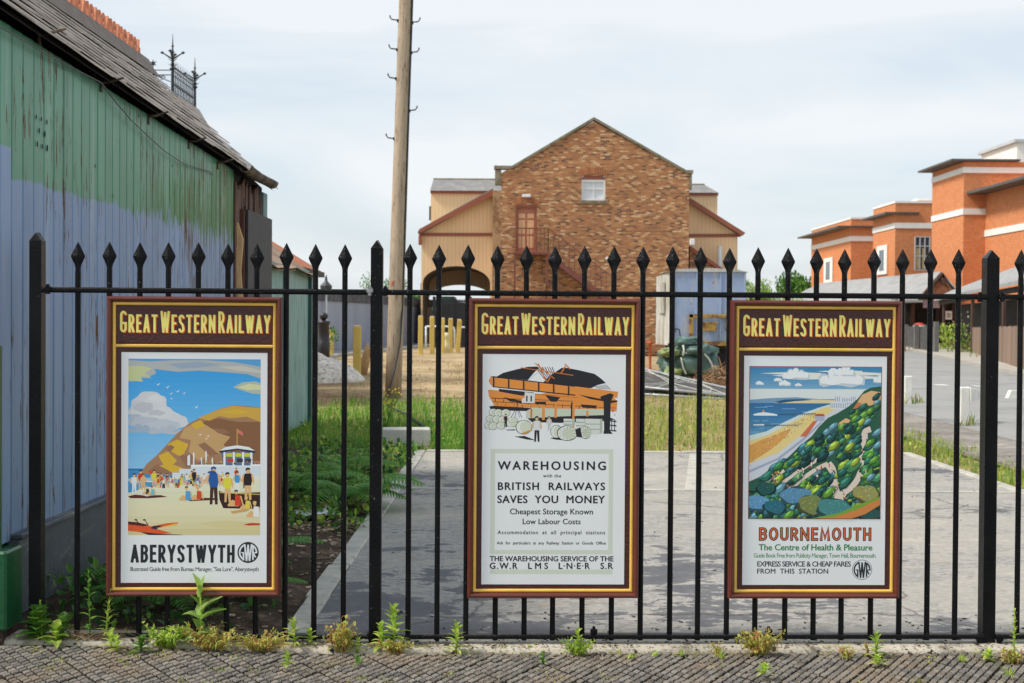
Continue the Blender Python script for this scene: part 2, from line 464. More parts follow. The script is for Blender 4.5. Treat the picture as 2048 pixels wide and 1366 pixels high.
# ------------------------------------------------------------------ poster boards
_ink = {}
def ink(c):
    if c not in _ink:
        m, nt, b = newmat('ink_%02x%02x%02x' % c)
        b.inputs['Base Color'].default_value = S(*[min(255, x * 1.03 + 2) for x in c]) + (1,); b.inputs['Roughness'].default_value = .42
        b.inputs['Specular IOR Level'].default_value = .3
        _ink[c] = m
    return _ink[c]
m_paper = M('poster_paper', S(240, 242, 241), .40, .03, 3, spec=.3)
m_frame = M('maroon_gloss_moulding', S(104, 46, 34), .30, .22, 7, .12, 90, coat=.2, speck=((.30, .2, .15), 55, .76))
m_board = M('maroon_board', S(74, 34, 29), .42, .18, 5, .35, 70, speck=((.22, .13, .11), 60, .76))
m_gold = M('yellow_lining_paint', S(240, 194, 90), .38, .14, 12, .1, 80)
W_, H_ = .752, 1.302
class Board:
    def __init__(s, ul, ur, vt, vb, label, name):
        (xl, zt) = FX(ul, vt, -.055); (xr, _) = FX(ur, vt, -.055); (_, zb_) = FX(ul, vb, -.055)
        s.W = xr - xl; s.H = zt - zb_; s.x0 = xl; s.zt = zt; s.sx = s.W / W_; s.sz = s.H / H_
        s.dy = -.014
        s.root = thing(name, label, 'poster board', FW(xl + s.W / 2, s.dy, zb_), PHI, None)
        s.body()
    def P(s, x, y, d):       # millimetres from the top left corner, d metres in front of the back
        return FW(s.x0 + x / 1000 * s.sx, s.dy - d, s.zt - y / 1000 * s.sz)
    def ring(s, prof, m, name, parent, x0=0, y0=0, x1=752, y1=1302):
        b = MB(); vs = []
        for (i, d) in prof:
            vs += [s.P(x0 + i, y0 + i, d), s.P(x1 - i, y0 + i, d), s.P(x1 - i, y1 - i, d), s.P(x0 + i, y1 - i, d)]
        fs = []
        for q in range(len(prof) - 1):
            for k in range(4):
                k2 = (k + 1) % 4; fs.append((q * 4 + k, (q + 1) * 4 + k, (q + 1) * 4 + k2, q * 4 + k2))
        b.add(vs, fs); return b.build(name, m, parent)
    def body(s):
        bb = MB(); vs = [s.P(*q) for q in ((6, 6, 0), (746, 6, 0), (746, 1296, 0), (6, 1296, 0), (6, 6, .020), (746, 6, .020), (746, 1296, .020), (6, 1296, .020))]
        bb.add(vs, [(0, 1, 2, 3), (4, 7, 6, 5), (0, 4, 5, 1), (1, 5, 6, 2), (2, 6, 7, 3), (3, 7, 4, 0)])
        s.back = bb.build('backboard', m_board, s.root)
        s.ring([(0, 0), (0, .030), (1.5, .036), (5, .041), (10, .043), (15, .042), (19, .038), (22, .033), (23.5, .028), (24.5, .0205)], m_frame, 'frame', s.root)
        g = s.ring([(24.6, .0204), (25, .026), (28, .0285), (32, .029), (36, .0275), (38, .025), (38.6, .0204)], m_gold, 'beading', s.root)
        b = MB()
        for (y0, y1, d, m) in ((207, 221, .0275, m_gold),):
            pr = [(y0, .0204), (y0 + 1.2, .0255), (y0 + 4, d), (y1 - 4, d), (y1 - 1.2, .0255), (y1, .0204)]
            vs = []
            for (y, dd) in pr: vs += [s.P(38.2, y, dd), s.P(713.8, y, dd)]
            b.add(vs, [(2 * i, 2 * i + 2, 2 * i + 3, 2 * i + 1) for i in range(len(pr) - 1)])
        b.build('cross_beading', m_gold, s.root)
        # raised header board with bevelled lower lip
        hb = MB(); x0, x1, y0, y1 = 40, 712, 40, 204
        vs = [s.P(x0, y0, .0204), s.P(x1, y0, .0204), s.P(x1, y1, .0204), s.P(x0, y1, .0204), s.P(x0 + 2, y0 + 2, .0228), s.P(x1 - 2, y0 + 2, .0228), s.P(x1 - 2, y1 - 4, .0228), s.P(x0 + 2, y1 - 4, .0228)]
        hb.add(vs, [(4, 7, 6, 5), (0, 4, 5, 1), (1, 5, 6, 2), (2, 6, 7, 3), (3, 7, 4, 0)])
        s.header = hb.build('header_board', m_board, s.root)
        for (dx, dy, dz, gr, col, nm) in ((3.2, 5.6, .0229, 3.4, (26, 16, 15), 'letter_shadow'), (4.2, 4.2, .0231, .5, (205, 84, 34), 'letter_side'), (2.1, 2.1, .0233, .5, (214, 100, 40), 'letter_side'), (0, 0, .0235, 0, (252, 234, 128), 'lettering')):
            q = MB()
            for e, pl in stroke_line('GREAT WESTERN RAILWAY', 56, 702, 78, 78, 9.6, 7.6, 93, gr):
                q.add([s.P(p.x + dx, p.y + dy, dz + e) for p in pl], [(0, 3, 2, 1)])
            q.build(nm, ink(col), s.header)
        p = MB(); p.add([s.P(62, 242, .0205), s.P(690, 242, .0205), s.P(690, 1244, .0205), s.P(62, 1244, .0205), s.P(62, 242, .0212), s.P(690, 242, .0212), s.P(690, 1244, .0212), s.P(62, 1244, .0212)],
                        [(4, 7, 6, 5), (0, 4, 5, 1), (1, 5, 6, 2), (2, 6, 7, 3), (3, 7, 4, 0)])
        s.poster = p.build('poster', m_paper, s.root)
        s.pic = MB(); s.bbs = []
    # drawing in poster millimetres, origin at the top left of the sheet (628 x 1002)
    def poly(s, pts, col, clip=None, up=True):
        if clip: pts = clip_poly(pts, clip)
        if len(pts) < 3: return
        bx = (min(p[0] for p in pts), min(p[1] for p in pts), max(p[0] for p in pts), max(p[1] for p in pts))
        lv = 0
        for (q, l) in s.bbs:
            if l >= lv and q[0] < bx[2] and q[2] > bx[0] and q[1] < bx[3] and q[3] > bx[1]: lv = l + 1
        s.bbs.append((bx, lv))
        d = .02128 + lv * .000009
        s.pic.add([s.P(62 + x, 242 + y, d) for (x, y) in pts], [tuple(range(len(pts)))], ink(col))
    def text(s, name, body, x0, x1, y, h, col, bold=.012):
        vs, fs = font_line(body, x0, x1, y, h, bold)
        b = MB(); e = bold * h * 1.3
        for k, (ex, ey) in enumerate(((-e, 0), (e, 0), (0, -e * .7), (0, e * .7)) if bold > 0 else ((0, 0),)):
            b.add([s.P(62 + v.x + ex, 242 + v.y + ey, .02140 + k * .000014) for v in vs], fs)
        b.build(name, ink(col), s.poster)
    def strokes(s, name, body, x0, x1, y, h, t, gap, col, d=.02140, grow=0):
        b = MB()
        for e, pl in stroke_line(body, x0, x1, y, h, t, gap, None, grow): b.add([s.P(62 + p.x, 242 + p.y, d + e) for p in pl], [(0, 3, 2, 1)])
        b.build(name, ink(col), s.poster)
    def roundel(s, cx, cy, r, dark, light, ringw):
        b = MB(); pt = lambda x, y, d: s.P(62 + cx + x * r, 242 + cy - y * r, d)
        disc = lambda rr, d, m: b.add([pt(rr * math.cos(2 * math.pi * k / 40), rr * math.sin(2 * math.pi * k / 40), d) for k in range(40)], [tuple(reversed(range(40)))], m)
        if ringw: disc(1, .02135, ink(dark)); disc(1 - ringw, .02142, ink(light)); k = ink(dark)
        else: disc(1, .02135, ink(dark)); k = ink(light)
        ro = .86; ed = lambda x: math.sqrt(max(0, ro * ro - x * x))
        zz = [.0215]
        def rib(path, t):
            L, Rr = ribbon(path, t); zz[0] += .000016
            for i in range(len(path) - 1): b.add([pt(q.x, q.y, zz[0]) for q in (L[i], L[i + 1], Rr[i + 1], Rr[i])], [(0, 1, 2, 3)], k)
        t = .15
        rib(arc(0, 0, .79, .79, 118, 240, 14), t); rib([(-.43, -.76), (-.43, -.02)], t); rib([(-.38, -.02), (-.64, -.02)], .11)
        rib([(-.33, .80), (-.14, -.82)], t); rib([(-.14, -.82), (0, .74)], t); rib([(0, .74), (.14, -.82)], t); rib([(.14, -.82), (.33, .80)], t)
        rib([(.46, .70), (.46, -.72)], t); rib(arc(0, 0, .79, .79, 58, -4, 10), t); rib([(.46, -.03), (.84, -.03)], .11); rib([(.48, -.06), (.72, -.46)], .13)
        b.build('roundel', None, s.poster)
    def done(s): s.pic.build('picture', None, s.poster)
def clip_poly(pts, c):
    x0, y0, x1, y1 = c
    for (ax, val, sg) in ((0, x0, 1), (0, x1, -1), (1, y0, 1), (1, y1, -1)):
        out = []
        for i in range(len(pts)):
            p, q = pts[i - 1], pts[i]; a = (p[ax] - val) * sg >= 0; b = (q[ax] - val) * sg >= 0
            if a != b:
                t = (val - p[ax]) / (q[ax] - p[ax]); out.append((p[0] + (q[0] - p[0]) * t, p[1] + (q[1] - p[1]) * t))
            if b: out.append(q)
        pts = out
        if not pts: return pts
    return pts
def blob(cx, cy, rx, ry, rn, n=18, j=.16, rot=0):
    o = []
    ph = [rn.uniform(0, 6.28) for _ in range(4)]
    for k in range(n):
        a = 2 * math.pi * k / n; q = 1 + j * (math.sin(2 * a + ph[0]) * .5 + math.sin(3 * a + ph[1]) * .5 + math.sin(5 * a + ph[2]) * .5)
        x, y = rx * q * math.cos(a), ry * q * math.sin(a); o.append((cx + x * math.cos(rot) - y * math.sin(rot), cy + x * math.sin(rot) + y * math.cos(rot)))
    return o
def cloud(cx, cy, w, h, rn, n=7):
    o = [(cx - w / 2, cy + h * .35)]
    for i in range(n):
        t0 = i / n; px = cx - w / 2 + w * (i + .5) / n; top = cy - h * (.15 + .8 * math.sin(math.pi * (i + .5) / n)) * rn.uniform(.55, 1.0)
        r = w / n * .62
        for a in (160, 110, 70, 20): o.append((px + r * math.cos(R(a)), top - r * .9 * math.sin(R(a)) + r))
    o += [(cx + w / 2, cy + h * .35)]
    for i in range(n): o.append((cx + w / 2 - w * (i + .5) / n, cy + h * (.4 + rn.uniform(-.08, .1))))
    return o
def grad(B, x0, y0, x1, y1, stops, n=16):
    for i in range(n):
        t = (i + .5) / n; 
        for k in range(len(stops) - 1):
            if stops[k][0] <= t <= stops[k + 1][0]:
                f = (t - stops[k][0]) / (stops[k + 1][0] - stops[k][0]); c = tuple(int(a + (b - a) * f) for a, b in zip(stops[k][1], stops[k + 1][1])); break
        B.poly([(x0, y0 + (y1 - y0) * i / n), (x1, y0 + (y1 - y0) * i / n), (x1, y0 + (y1 - y0) * (i + 1) / n), (x0, y0 + (y1 - y0) * (i + 1) / n)], c, None, i == 0)
def figure(B, x, y, h, top, low, hair, clip, skin=(222, 176, 120), pose=0, rn=None):
    """a flat printed bather: y is the feet line, h the height"""
    q = lambda pts, c: B.poly([(x + px * h, y - py * h) for (px, py) in pts], c, clip)
    if pose == 0:      # standing
        q([(-.10, 0), (-.03, 0), (0, .42), (.04, 0), (.11, 0), (.10, .50), (-.09, .50)], low)
        q([(-.09, .45), (.10, .45), (.14, .66), (.11, .82), (-.11, .82), (-.14, .64)], top)
        q([(.10, .80), (.15, .80), (.20, .58), (.16, .46), (.13, .58)], skin); q([(-.11, .80), (-.16, .78), (-.21, .60), (-.13, .50), (-.14, .62)], skin)
        yh = .90
    else:              # sitting on the sand
        q([(-.30, 0), (.10, 0), (.14, .16), (-.02, .20), (-.16, .26), (-.34, .06)], skin)
        q([(-.06, .02), (.18, .02), (.17, .42), (-.04, .44)], top)
        q([(.14, .42), (.20, .40), (.30, .02), (.24, .02)], skin); yh = .54
    q([(.065 * math.cos(a * .785), yh + .085 * math.sin(a * .785)) for a in range(8)], skin)
    q([(-.075, yh), (-.07, yh + .08), (0, yh + .115), (.07, yh + .08), (.06, yh + .03), (0, yh + .05)], hair)
# ------------------------------------------------------------------ board with the beach poster
B1 = Board(212, 563, 592, 1194, 'framed poster of a sunny beach under a brown headland with white shelter and bathers', 'poster_board')
B = B1; rn = random.Random(5)
CL = (30, 28, 599, 794)
grad(B, 30, 28, 599, 600, [(0, (96, 160, 205)), (.12, (62, 160, 224)), (.45, (100, 180, 230)), (1, (158, 203, 232))], 22)
# upper clouds
B.poly([(30, 34), (120, 40), (220, 34), (360, 33), (480, 40), (599, 60), (599, 112), (540, 92), (430, 84), (330, 78), (240, 84), (140, 72), (150, 92), (120, 104), (128, 112), (80, 112), (96, 124), (30, 128)], (176, 180, 178), CL)
B.poly([(30, 62), (90, 58), (130, 70), (100, 92), (128, 108), (84, 104), (90, 128), (30, 122)], (196, 202, 150), CL)
B.poly([(200, 50), (330, 40), (430, 52), (330, 66), (250, 70)], (150, 168, 186), CL)
B.poly([(420, 62), (520, 56), (599, 76), (599, 88), (500, 78)], (196, 198, 186), CL)
B.poly([(480, 150), (520, 128), (580, 124), (599, 132), (599, 180), (560, 176), (520, 164)], (176, 190, 176), CL)
B.poly([(500, 150), (550, 134), (599, 140), (599, 160), (540, 162)], (214, 216, 168), CL)
for (x, y, rx, ry, c) in ((110, 215, 62, 44, (204, 208, 210)), (70, 250, 40, 36, (196, 201, 205)), (150, 232, 52, 48, (210, 213, 214)), (120, 268, 84, 50, (206, 210, 212)), (190, 280, 60, 44, (212, 215, 216)), (240, 300, 50, 30, (208, 212, 215)), (60, 296, 36, 26, (172, 184, 198)), (110, 306, 70, 28, (184, 192, 202)), (180, 316, 70, 26, (190, 198, 206)), (150, 200, 30, 18, (216, 218, 218)), (100, 232, 26, 14, (186, 190, 194)), (150, 262, 34, 13, (190, 194, 198))):
    B.poly(blob(x, y, rx, ry, rn, 26, .16), c, CL)
B.poly(cloud(90, 335, 130, 36, rn, 4), (160, 178, 196), CL); B.poly(cloud(195, 340, 150, 34, rn, 4), (178, 190, 202), CL)
B.poly(blob(96, 240, 40, 22, rn), (188, 192, 196), CL)
for (x, y, r) in ((156, 138, 12), (196, 150, 12), (212, 178, 10), (240, 168, 11), (268, 176, 10), (214, 200, 9), (320, 236, 12)):
    B.poly([(x - r, y - r * .5), (x - r * .2, y + r * .2), (x + r, y - r * .5), (x + r * .1, y + r * .55)], (232, 232, 214), CL)
# sea and headland
B.poly([(30, 505), (599, 505), (599, 590), (30, 590)], (62, 140, 194), CL)
B.poly([(30, 505), (300, 505), (240, 514), (30, 512)], (44, 112, 170), CL)
B.poly([(30, 548), (240, 540), (300, 548), (240, 560), (30, 562)], (150, 200, 224), CL)
hill = [(84, 528), (108, 486), (150, 450), (196, 400), (240, 352), (290, 308), (350, 276), (420, 244), (480, 228), (540, 230), (599, 238), (599, 560), (200, 532)]
B.poly(hill, (166, 126, 92), CL)
B.poly([(350, 300), (420, 285), (500, 300), (599, 300), (599, 470), (480, 470), (420, 400), (380, 360)], (136, 96, 66), CL)
B.poly([(330, 284), (420, 246), (480, 230), (599, 240), (599, 300), (540, 278), (470, 284), (420, 276), (380, 296)], (206, 166, 74), CL)
B.poly([(270, 330), (310, 310), (360, 312), (420, 350), (470, 366), (440, 400), (470, 430), (400, 440), (330, 470), (290, 430), (300, 380), (250, 372)], (198, 160, 108), CL)
for p in ([(200, 398), (240, 378), (290, 398), (270, 440), (250, 450), (210, 428)], [(160, 448), (200, 430), (240, 470), (220, 490), (180, 486)], [(300, 312), (340, 292), (360, 316), (320, 334)], [(430, 258), (500, 244), (560, 256), (500, 268)], [(150, 500), (200, 480), (260, 500), (300, 520), (200, 522)]):
    B.poly(p, (214, 176, 60), CL)
for p in ([(110, 520), (150, 486), (200, 510), (230, 530)], [(250, 450), (300, 440), (330, 490), (280, 500)], [(330, 400), (360, 390), (420, 440), (380, 450)], [(190, 420), (210, 400), (230, 410), (212, 432)], [(390, 330), (440, 330), (470, 350), (420, 352)]):
    B.poly(p, (150, 112, 84), CL)
for (x, y, r) in ((338, 356, 10), (372, 362, 10), (365, 374, 8)): B.poly([(x - r, y - r * .6), (x, y + r * .1), (x + r, y - r * .6), (x + r * .2, y + r * .5)], (240, 238, 226), CL)
# promenade wall, lamp columns and shelter
B.poly([(220, 522), (250, 522), (250, 506), (300, 506), (300, 488), (599, 484), (599, 560), (220, 552)], (214, 224, 228), CL)
B.poly([(300, 488), (599, 484), (599, 492), (300, 496)], (238, 242, 240), CL)
B.poly([(220, 540), (599, 534), (599, 560), (220, 552)], (226, 228, 214), CL)
for x, t in ((288, 452), (293, 448), (312, 438), (345, 460), (365, 432), (392, 462)): B.poly([(x - 3, 490), (x - 3, t), (x, t - 7), (x + 3, t), (x + 3, 490)], (232, 238, 240), CL)
B.poly([(430, 432), (570, 432), (560, 490), (440, 490)], (90, 120, 150), CL)
for x in (440, 480, 520, 556): B.poly([(x, 432), (x + 9, 432), (x + 9, 490), (x, 490)], (236, 240, 240), CL)
for x, c in ((452, (206, 206, 60)), (492, (206, 206, 60)), (530, (206, 206, 60)), (456, (200, 70, 50)), (498, (60, 50, 50)), (534, (60, 60, 70))):
    yy = 436 if c[1] > 200 else 460; B.poly([(x, yy), (x + 26, yy), (x + 26, yy + 16), (x, yy + 16)], c, CL)
B.poly([(420, 430), (446, 412), (500, 404), (552, 412), (580, 430), (572, 436), (500, 422), (428, 436)], (40, 54, 70), CL)
B.poly([(424, 426), (450, 410), (500, 402), (550, 410), (576, 426), (500, 416)], (228, 236, 238), CL)
B.poly([(497, 404), (497, 330), (500, 330), (500, 404)], (222, 180, 80), CL); B.poly([(501, 332), (524, 346), (524, 362), (501, 348)], (206, 120, 110), CL)
# sand
grad(B, 30, 575, 599, 794, [(0, (222, 224, 188)), (.5, (226, 222, 184)), (.85, (218, 208, 160)), (1, (206, 196, 140))], 8)
B.poly([(30, 560), (100, 556), (240, 570), (400, 556), (599, 556), (599, 600), (30, 610)], (226, 226, 196), CL)
B.poly([(30, 560), (180, 566), (150, 582), (90, 588), (60, 606), (30, 610)], (72, 150, 200), CL)
B.poly([(330, 740), (460, 730), (599, 742), (599, 770), (420, 764)], (216, 204, 150), CL)
SK = (224, 180, 122)
for (x, y, h, t, l, hr, po) in ((56, 618, 92, (226, 230, 230), (226, 230, 230), (36, 30, 30), 0), (84, 596, 84, (200, 64, 44), SK, (40, 30, 30), 0), (96, 598, 70, SK, SK, (60, 40, 30), 0), (142, 588, 78, (222, 208, 70), SK, (40, 30, 30), 0),
        (160, 582, 60, (60, 40, 36), SK, (30, 30, 30), 0), (172, 582, 58, (214, 180, 80), SK, (40, 30, 30), 0), (198, 580, 54, (34, 34, 40), SK, (40, 30, 30), 0), (215, 580, 40, (226, 230, 230), (226, 230, 230), (60, 40, 30), 0), (230, 580, 36, (120, 170, 210), SK, (40, 30, 30), 0),
        (262, 584, 56, (80, 40, 34), (226, 226, 220), (30, 30, 30), 0), (282, 580, 54, (226, 230, 230), (200, 205, 205), (60, 40, 30), 0), (304, 580, 66, (206, 200, 90), (60, 90, 70), (60, 40, 30), 0), (314, 582, 76, (46, 34, 34), (46, 34, 34), (36, 30, 30), 0),
        (346, 584, 42, (226, 190, 180), SK, (180, 130, 60), 0), (372, 570, 34, (214, 208, 80), SK, (60, 40, 30), 0), (436, 540, 34, (222, 208, 70), (222, 208, 70), (36, 30, 30), 1), (430, 560, 36, (190, 60, 40), (50, 40, 40), (60, 40, 30), 1),
        (496, 558, 58, (206, 66, 44), (206, 66, 44), (110, 60, 40), 0), (548, 560, 56, (62, 122, 184), (62, 122, 184), (60, 40, 30), 0), (530, 590, 44, (80, 50, 40), (80, 50, 40), (40, 30, 30), 0)):
    figure(B, x, y, h, t, l, hr, CL, SK, po)
rq = random.Random(44)
for i in range(46):
    x = rq.uniform(150, 420); y = rq.uniform(566, 592) + (x - 150) * .01
    figure(B, x, y, rq.uniform(26, 48), rq.choice([(206, 66, 44), (222, 208, 70), (60, 120, 184), (226, 230, 230), (44, 40, 44), (120, 190, 190), (190, 120, 150)]), rq.choice([(224, 180, 122), (226, 230, 230), (60, 50, 60)]), rq.choice([(40, 30, 30), (120, 80, 40), (210, 180, 90)]), CL, SK, rq.choice([0, 0, 1]))
for i in range(16): x = rq.uniform(310, 590); figure(B, x, 486, rq.uniform(14, 20), rq.choice([(206, 66, 44), (60, 120, 184), (222, 208, 70), (50, 46, 60)]), (60, 60, 80), (60, 40, 30), CL, SK, 0)
B.poly(blob(128, 520, 8, 8, rn, 12, 0), (208, 74, 50), CL)
B.poly([(30, 626), (60, 618), (100, 622), (170, 620), (200, 628), (120, 634), (40, 634)], (92, 44, 36), CL)
B.poly([(70, 612), (120, 604), (150, 618), (110, 626)], (220, 228, 236), CL)
figure(B, 110, 618, 60, (70, 70, 60), SK, (210, 190, 90), CL, SK, 1); figure(B, 132, 622, 64, (120, 190, 190), SK, (60, 40, 30), CL, SK, 1)
B.poly([(250, 638), (280, 630), (400, 632), (420, 640), (300, 646)], (92, 44, 36), CL)
figure(B, 282, 644, 98, (86, 160, 206), SK, (44, 30, 28), CL, SK, 1); figure(B, 330, 640, 90, (206, 76, 44), SK, (214, 180, 90), CL, SK, 1)
B.poly([(420, 600), (450, 612), (599, 606), (599, 680), (440, 676), (424, 640)], (54, 34, 32), CL); B.poly([(424, 606), (599, 614), (599, 618), (424, 610)], (206, 180, 80), CL)
figure(B, 398, 660, 164, (40, 92, 160), (70, 40, 42), (50, 90, 150), CL, SK, 0)
B.poly([(370, 524), (376, 516), (396, 512), (410, 520), (410, 528)], (40, 84, 150), CL)
figure(B, 458, 650, 130, (222, 214, 66), SK, (44, 30, 28), CL, SK, 0); figure(B, 500, 606, 90, (72, 150, 206), (230, 232, 230), (40, 30, 30), CL, SK, 0)
figure(B, 546, 640, 140, (44, 34, 36), SK, (40, 30, 30), CL, SK, 0); figure(B, 496, 668, 112, (214, 72, 44), SK, (60, 40, 36), CL, SK, 1)
figure(B, 540, 680, 86, (224, 206, 84), SK, (222, 196, 110), CL, SK, 1); figure(B, 576, 716, 110, (232, 234, 232), (96, 160, 200), (222, 196, 110), CL, SK, 1)
B.poly([(470, 690), (530, 680), (560, 676), (540, 690), (480, 700)], (214, 160, 100), CL)
B.poly([(30, 738), (90, 744), (130, 756), (200, 742), (246, 738), (240, 750), (150, 766), (220, 786), (160, 790), (30, 776)], (222, 92, 46), CL)
B.poly([(30, 735), (70, 738), (120, 750), (100, 756), (30, 748)], (84, 40, 36), CL); B.poly([(140, 754), (180, 752), (150, 770), (126, 764)], (42, 44, 70), CL)
B.poly([(80, 780), (160, 788), (260, 792), (270, 794), (120, 794)], (50, 40, 40), CL); B.poly([(240, 742), (200, 752), (150, 764), (240, 752)], (228, 190, 80), CL)
for x in (64, 100): B.poly([(x, 728), (x + 3, 727), (x + 18, 748), (x + 13, 748)], (40, 36, 34), CL); B.poly(blob(x, 728, 7, 3.5, rn, 10, .1), (40, 36, 34), CL)
B.poly([(526, 748), (560, 740), (599, 742), (599, 750), (550, 752)], (196, 64, 44), CL)
B.strokes('place_name', 'ABERYSTWYTH', 42, 490, 836, 78, 12.6, 7.4, (42, 44, 50))
B.roundel(548, 869, 46, (34, 36, 40), (226, 230, 232), 0)
B.text('caption', 'Illustrated Guide free from Bureau Manager, "Sea Lure", Aberystwyth', 41, 594, 933, 17.5, (44, 46, 52), .004)
B.done()
# ------------------------------------------------------------------ board with the goods warehouse poster
B2 = Board(938, 1282, 596, 1197, 'framed poster of a warehouse with orange girders above black printed lines about storage', 'poster_board')
B = B2; rn = random.Random(9)
OR_, DK, CR = (226, 144, 66), (40, 40, 44), (206, 212, 190)
def z2(x, y): return ((x - 22) * .318 + 1, (y - 60) * .318 + 2)      # close-up pixels to poster millimetres
def Q(pts, c): B.poly([z2(*p) for p in pts], c, (4, 4, 624, 998))
# rafters seen through the roof
for i in range(9): Q([(650 + i * 42, 410 - i * 6), (656 + i * 42, 406 - i * 6), (780 + i * 42, 300 - i * 6), (774 + i * 42, 300 - i * 6)], (90, 90, 94)) if i < 1 else Q([(700 + i * 34, 226 + (i % 3) * 4), (708 + i * 34, 224), (880 + i * 22, 420), (870 + i * 22, 420)], DK)
Q([(210, 362), (300, 310), (480, 262), (640, 226), (760, 220), (800, 236), (730, 300), (640, 408)], DK)
Q([(850, 440), (950, 340), (1110, 236), (1180, 236), (1360, 270), (1560, 316), (1640, 370), (1720, 440), (1600, 470), (1520, 510), (1320, 520), (1240, 490), (1000, 460)], DK)
for i in range(6): Q([(1560 + i * 30, 486 - i * 4), (1568 + i * 30, 482 - i * 4), (1640 + i * 30, 530), (1630 + i * 30, 530)], DK)
Q([(120, 540), (92, 545), (110, 640), (150, 700), (180, 760), (300, 770), (1250, 800), (1870, 830), (1880, 690), (1760, 560), (1300, 490), (800, 600)], OR_)
Q([(100, 420), (130, 362), (170, 358), (1290, 488), (1890, 560), (1880, 640), (1660, 640), (1340, 606), (160, 500), (126, 470)], OR_)
Q([(120, 362), (170, 356), (1290, 484), (1290, 496), (160, 372)], DK); Q([(150, 492), (160, 506), (1300, 618), (1300, 602)], DK)
Q([(240, 528), (720, 576), (740, 600), (560, 620), (420, 596), (250, 566)], DK); Q([(300, 640), (560, 690), (560, 720), (400, 700)], DK); Q([(880, 610), (1090, 640), (1040, 700), (960, 700)], DK); Q([(740, 700), (900, 700), (880, 740), (750, 730)], DK)
Q([(1370, 735), (1600, 750), (1580, 790), (1400, 780)], DK); Q([(1340, 600), (1660, 660), (1680, 690), (1500, 660)], DK); Q([(1780, 680), (1880, 676), (1880, 700), (1790, 716)], DK)
for i in range(7):
    x = 160 + i * 207; y = 372 + i * 23
    if x < 1300: Q([(x, y), (x + 20, y + 2), (x + 20, y + 128), (x, y + 126)], DK); Q([(x + 26, y + 18), (x + 30, y + 18), (x + 30, y + 112), (x + 26, y + 112)], (120, 70, 36))
for i in range(15): x = 190 + i * 116; y = 570 + i * 10; Q([(x, y + 90), (x + 10, y + 91), (x + 10, y + 130), (x, y + 129)], DK); Q([(x + 30, y + 150), (x + 36, y + 150), (x + 36, y + 180), (x + 30, y + 180)], DK)
Q([(140, 650), (1300, 690), (1300, 696), (140, 660)], DK); Q([(160, 700), (1860, 780), (1860, 786), (160, 708)], DK); Q([(740, 590), (1340, 640), (1340, 648), (740, 602)], (190, 110, 50))
for p in ([(540, 232), (1270, 332), (1270, 344), (540, 242)], [(724, 170), (760, 180), (1016, 384), (1004, 392)], [(776, 180), (790, 180), (910, 430), (890, 430)], [(1140, 184), (1160, 180), (1230, 250), (1222, 262)], [(1150, 210), (1168, 214), (1110, 310), (1090, 306)], [(940, 360), (960, 364), (920, 436), (906, 430)]): Q(p, (204, 116, 50))
# far background and floor clutter
Q([(620, 790), (1700, 800), (1700, 920), (620, 930)], (196, 204, 180)); Q([(110, 770), (160, 760), (560, 780), (700, 790), (620, 830), (140, 820)], DK)
Q([(640, 930), (1120, 900), (1700, 880), (1850, 940), (1700, 960), (1100, 990), (700, 980)], DK)
for (x, y, wd, h) in ((680, 800, 26, 120), (840, 790, 40, 160), (1010, 740, 36, 180), (1452, 820, 30, 80)): Q([(x, y), (x + wd, y), (x + wd, y + h), (x, y + h)], OR_ if x > 700 else (200, 118, 54))
Q([(600, 570), (740, 590), (735, 720), (560, 720), (560, 660), (600, 650)], (214, 218, 216)); Q([(620, 620), (640, 620), (640, 700), (620, 700)], DK); Q([(680, 620), (700, 620), (700, 700), (680, 700)], DK)
Q([(1240, 720), (1262, 690), (1280, 690), (1280, 1050), (1236, 1040)], DK); Q([(1262, 680), (1296, 690), (1286, 1052), (1256, 1046)], OR_)
Q([(1690, 700), (1640, 640), (1660, 620), (1780, 580), (1830, 600), (1790, 700), (1780, 1090), (1820, 1136), (1690, 1136), (1700, 1080)], DK)
for y in (950, 1010, 1080): Q([(1770, y), (1870, y + 8), (1870, y + 26), (1770, y + 14)], DK)
for x in (1800, 1840): Q([(x, 940), (x + 10, 940), (x + 10, 1090), (x, 1090)], DK)
for (x, y, wd, h) in ((1140, 930, 120, 110), (1310, 930, 120, 140), (1440, 930, 200, 210)):
    Q([(x, y), (x + wd, y + 4), (x + wd, y + h), (x, y + h)], (210, 216, 206)); Q([(x + wd, y + 4), (x + wd + 36, y), (x + wd + 36, y + h - 20), (x + wd, y + h)], (176, 184, 166))
    for k in (1, 2): Q([(x, y + h * k / 3), (x + wd, y + 3 + h * k / 3), (x + wd, y + 8 + h * k / 3), (x, y + 6 + h * k / 3)], DK)
def barrel(x, y, rx, ry, sh=0):
    B.poly([(z2(x, y)[0] + px, z2(x, y)[1] + py) for px, py in blob(0, 0, rx * .325, ry * .325, rn, 20, .02)], DK); 
    B.poly([(z2(x, y)[0] + px, z2(x, y)[1] + py) for px, py in blob(0, 0, rx * .30, ry * .30, rn, 20, .02)], (222, 226, 216))
    B.poly([(z2(x + rx * .25, y)[0] + px, z2(x, y)[1] + py) for px, py in blob(0, 0, rx * .23, ry * .27, rn, 20, .02)], CR)
for (x, y) in ((170, 850), (240, 856), (340, 856), (130, 940), (220, 945), (300, 950), (110, 1030), (170, 1035), (280, 1030)): barrel(x, y, 62, 52)
barrel(420, 990, 80, 60); barrel(440, 950, 70, 36); 
for p in ([(490, 780), (496, 780), (416, 920), (408, 920)], [(492, 780), (498, 780), (470, 916), (464, 916)], [(496, 780), (500, 780), (530, 920), (524, 920)], [(498, 780), (504, 780), (566, 920), (558, 920)], [(492, 690), (502, 690), (502, 790), (492, 790)]): Q(p, DK)
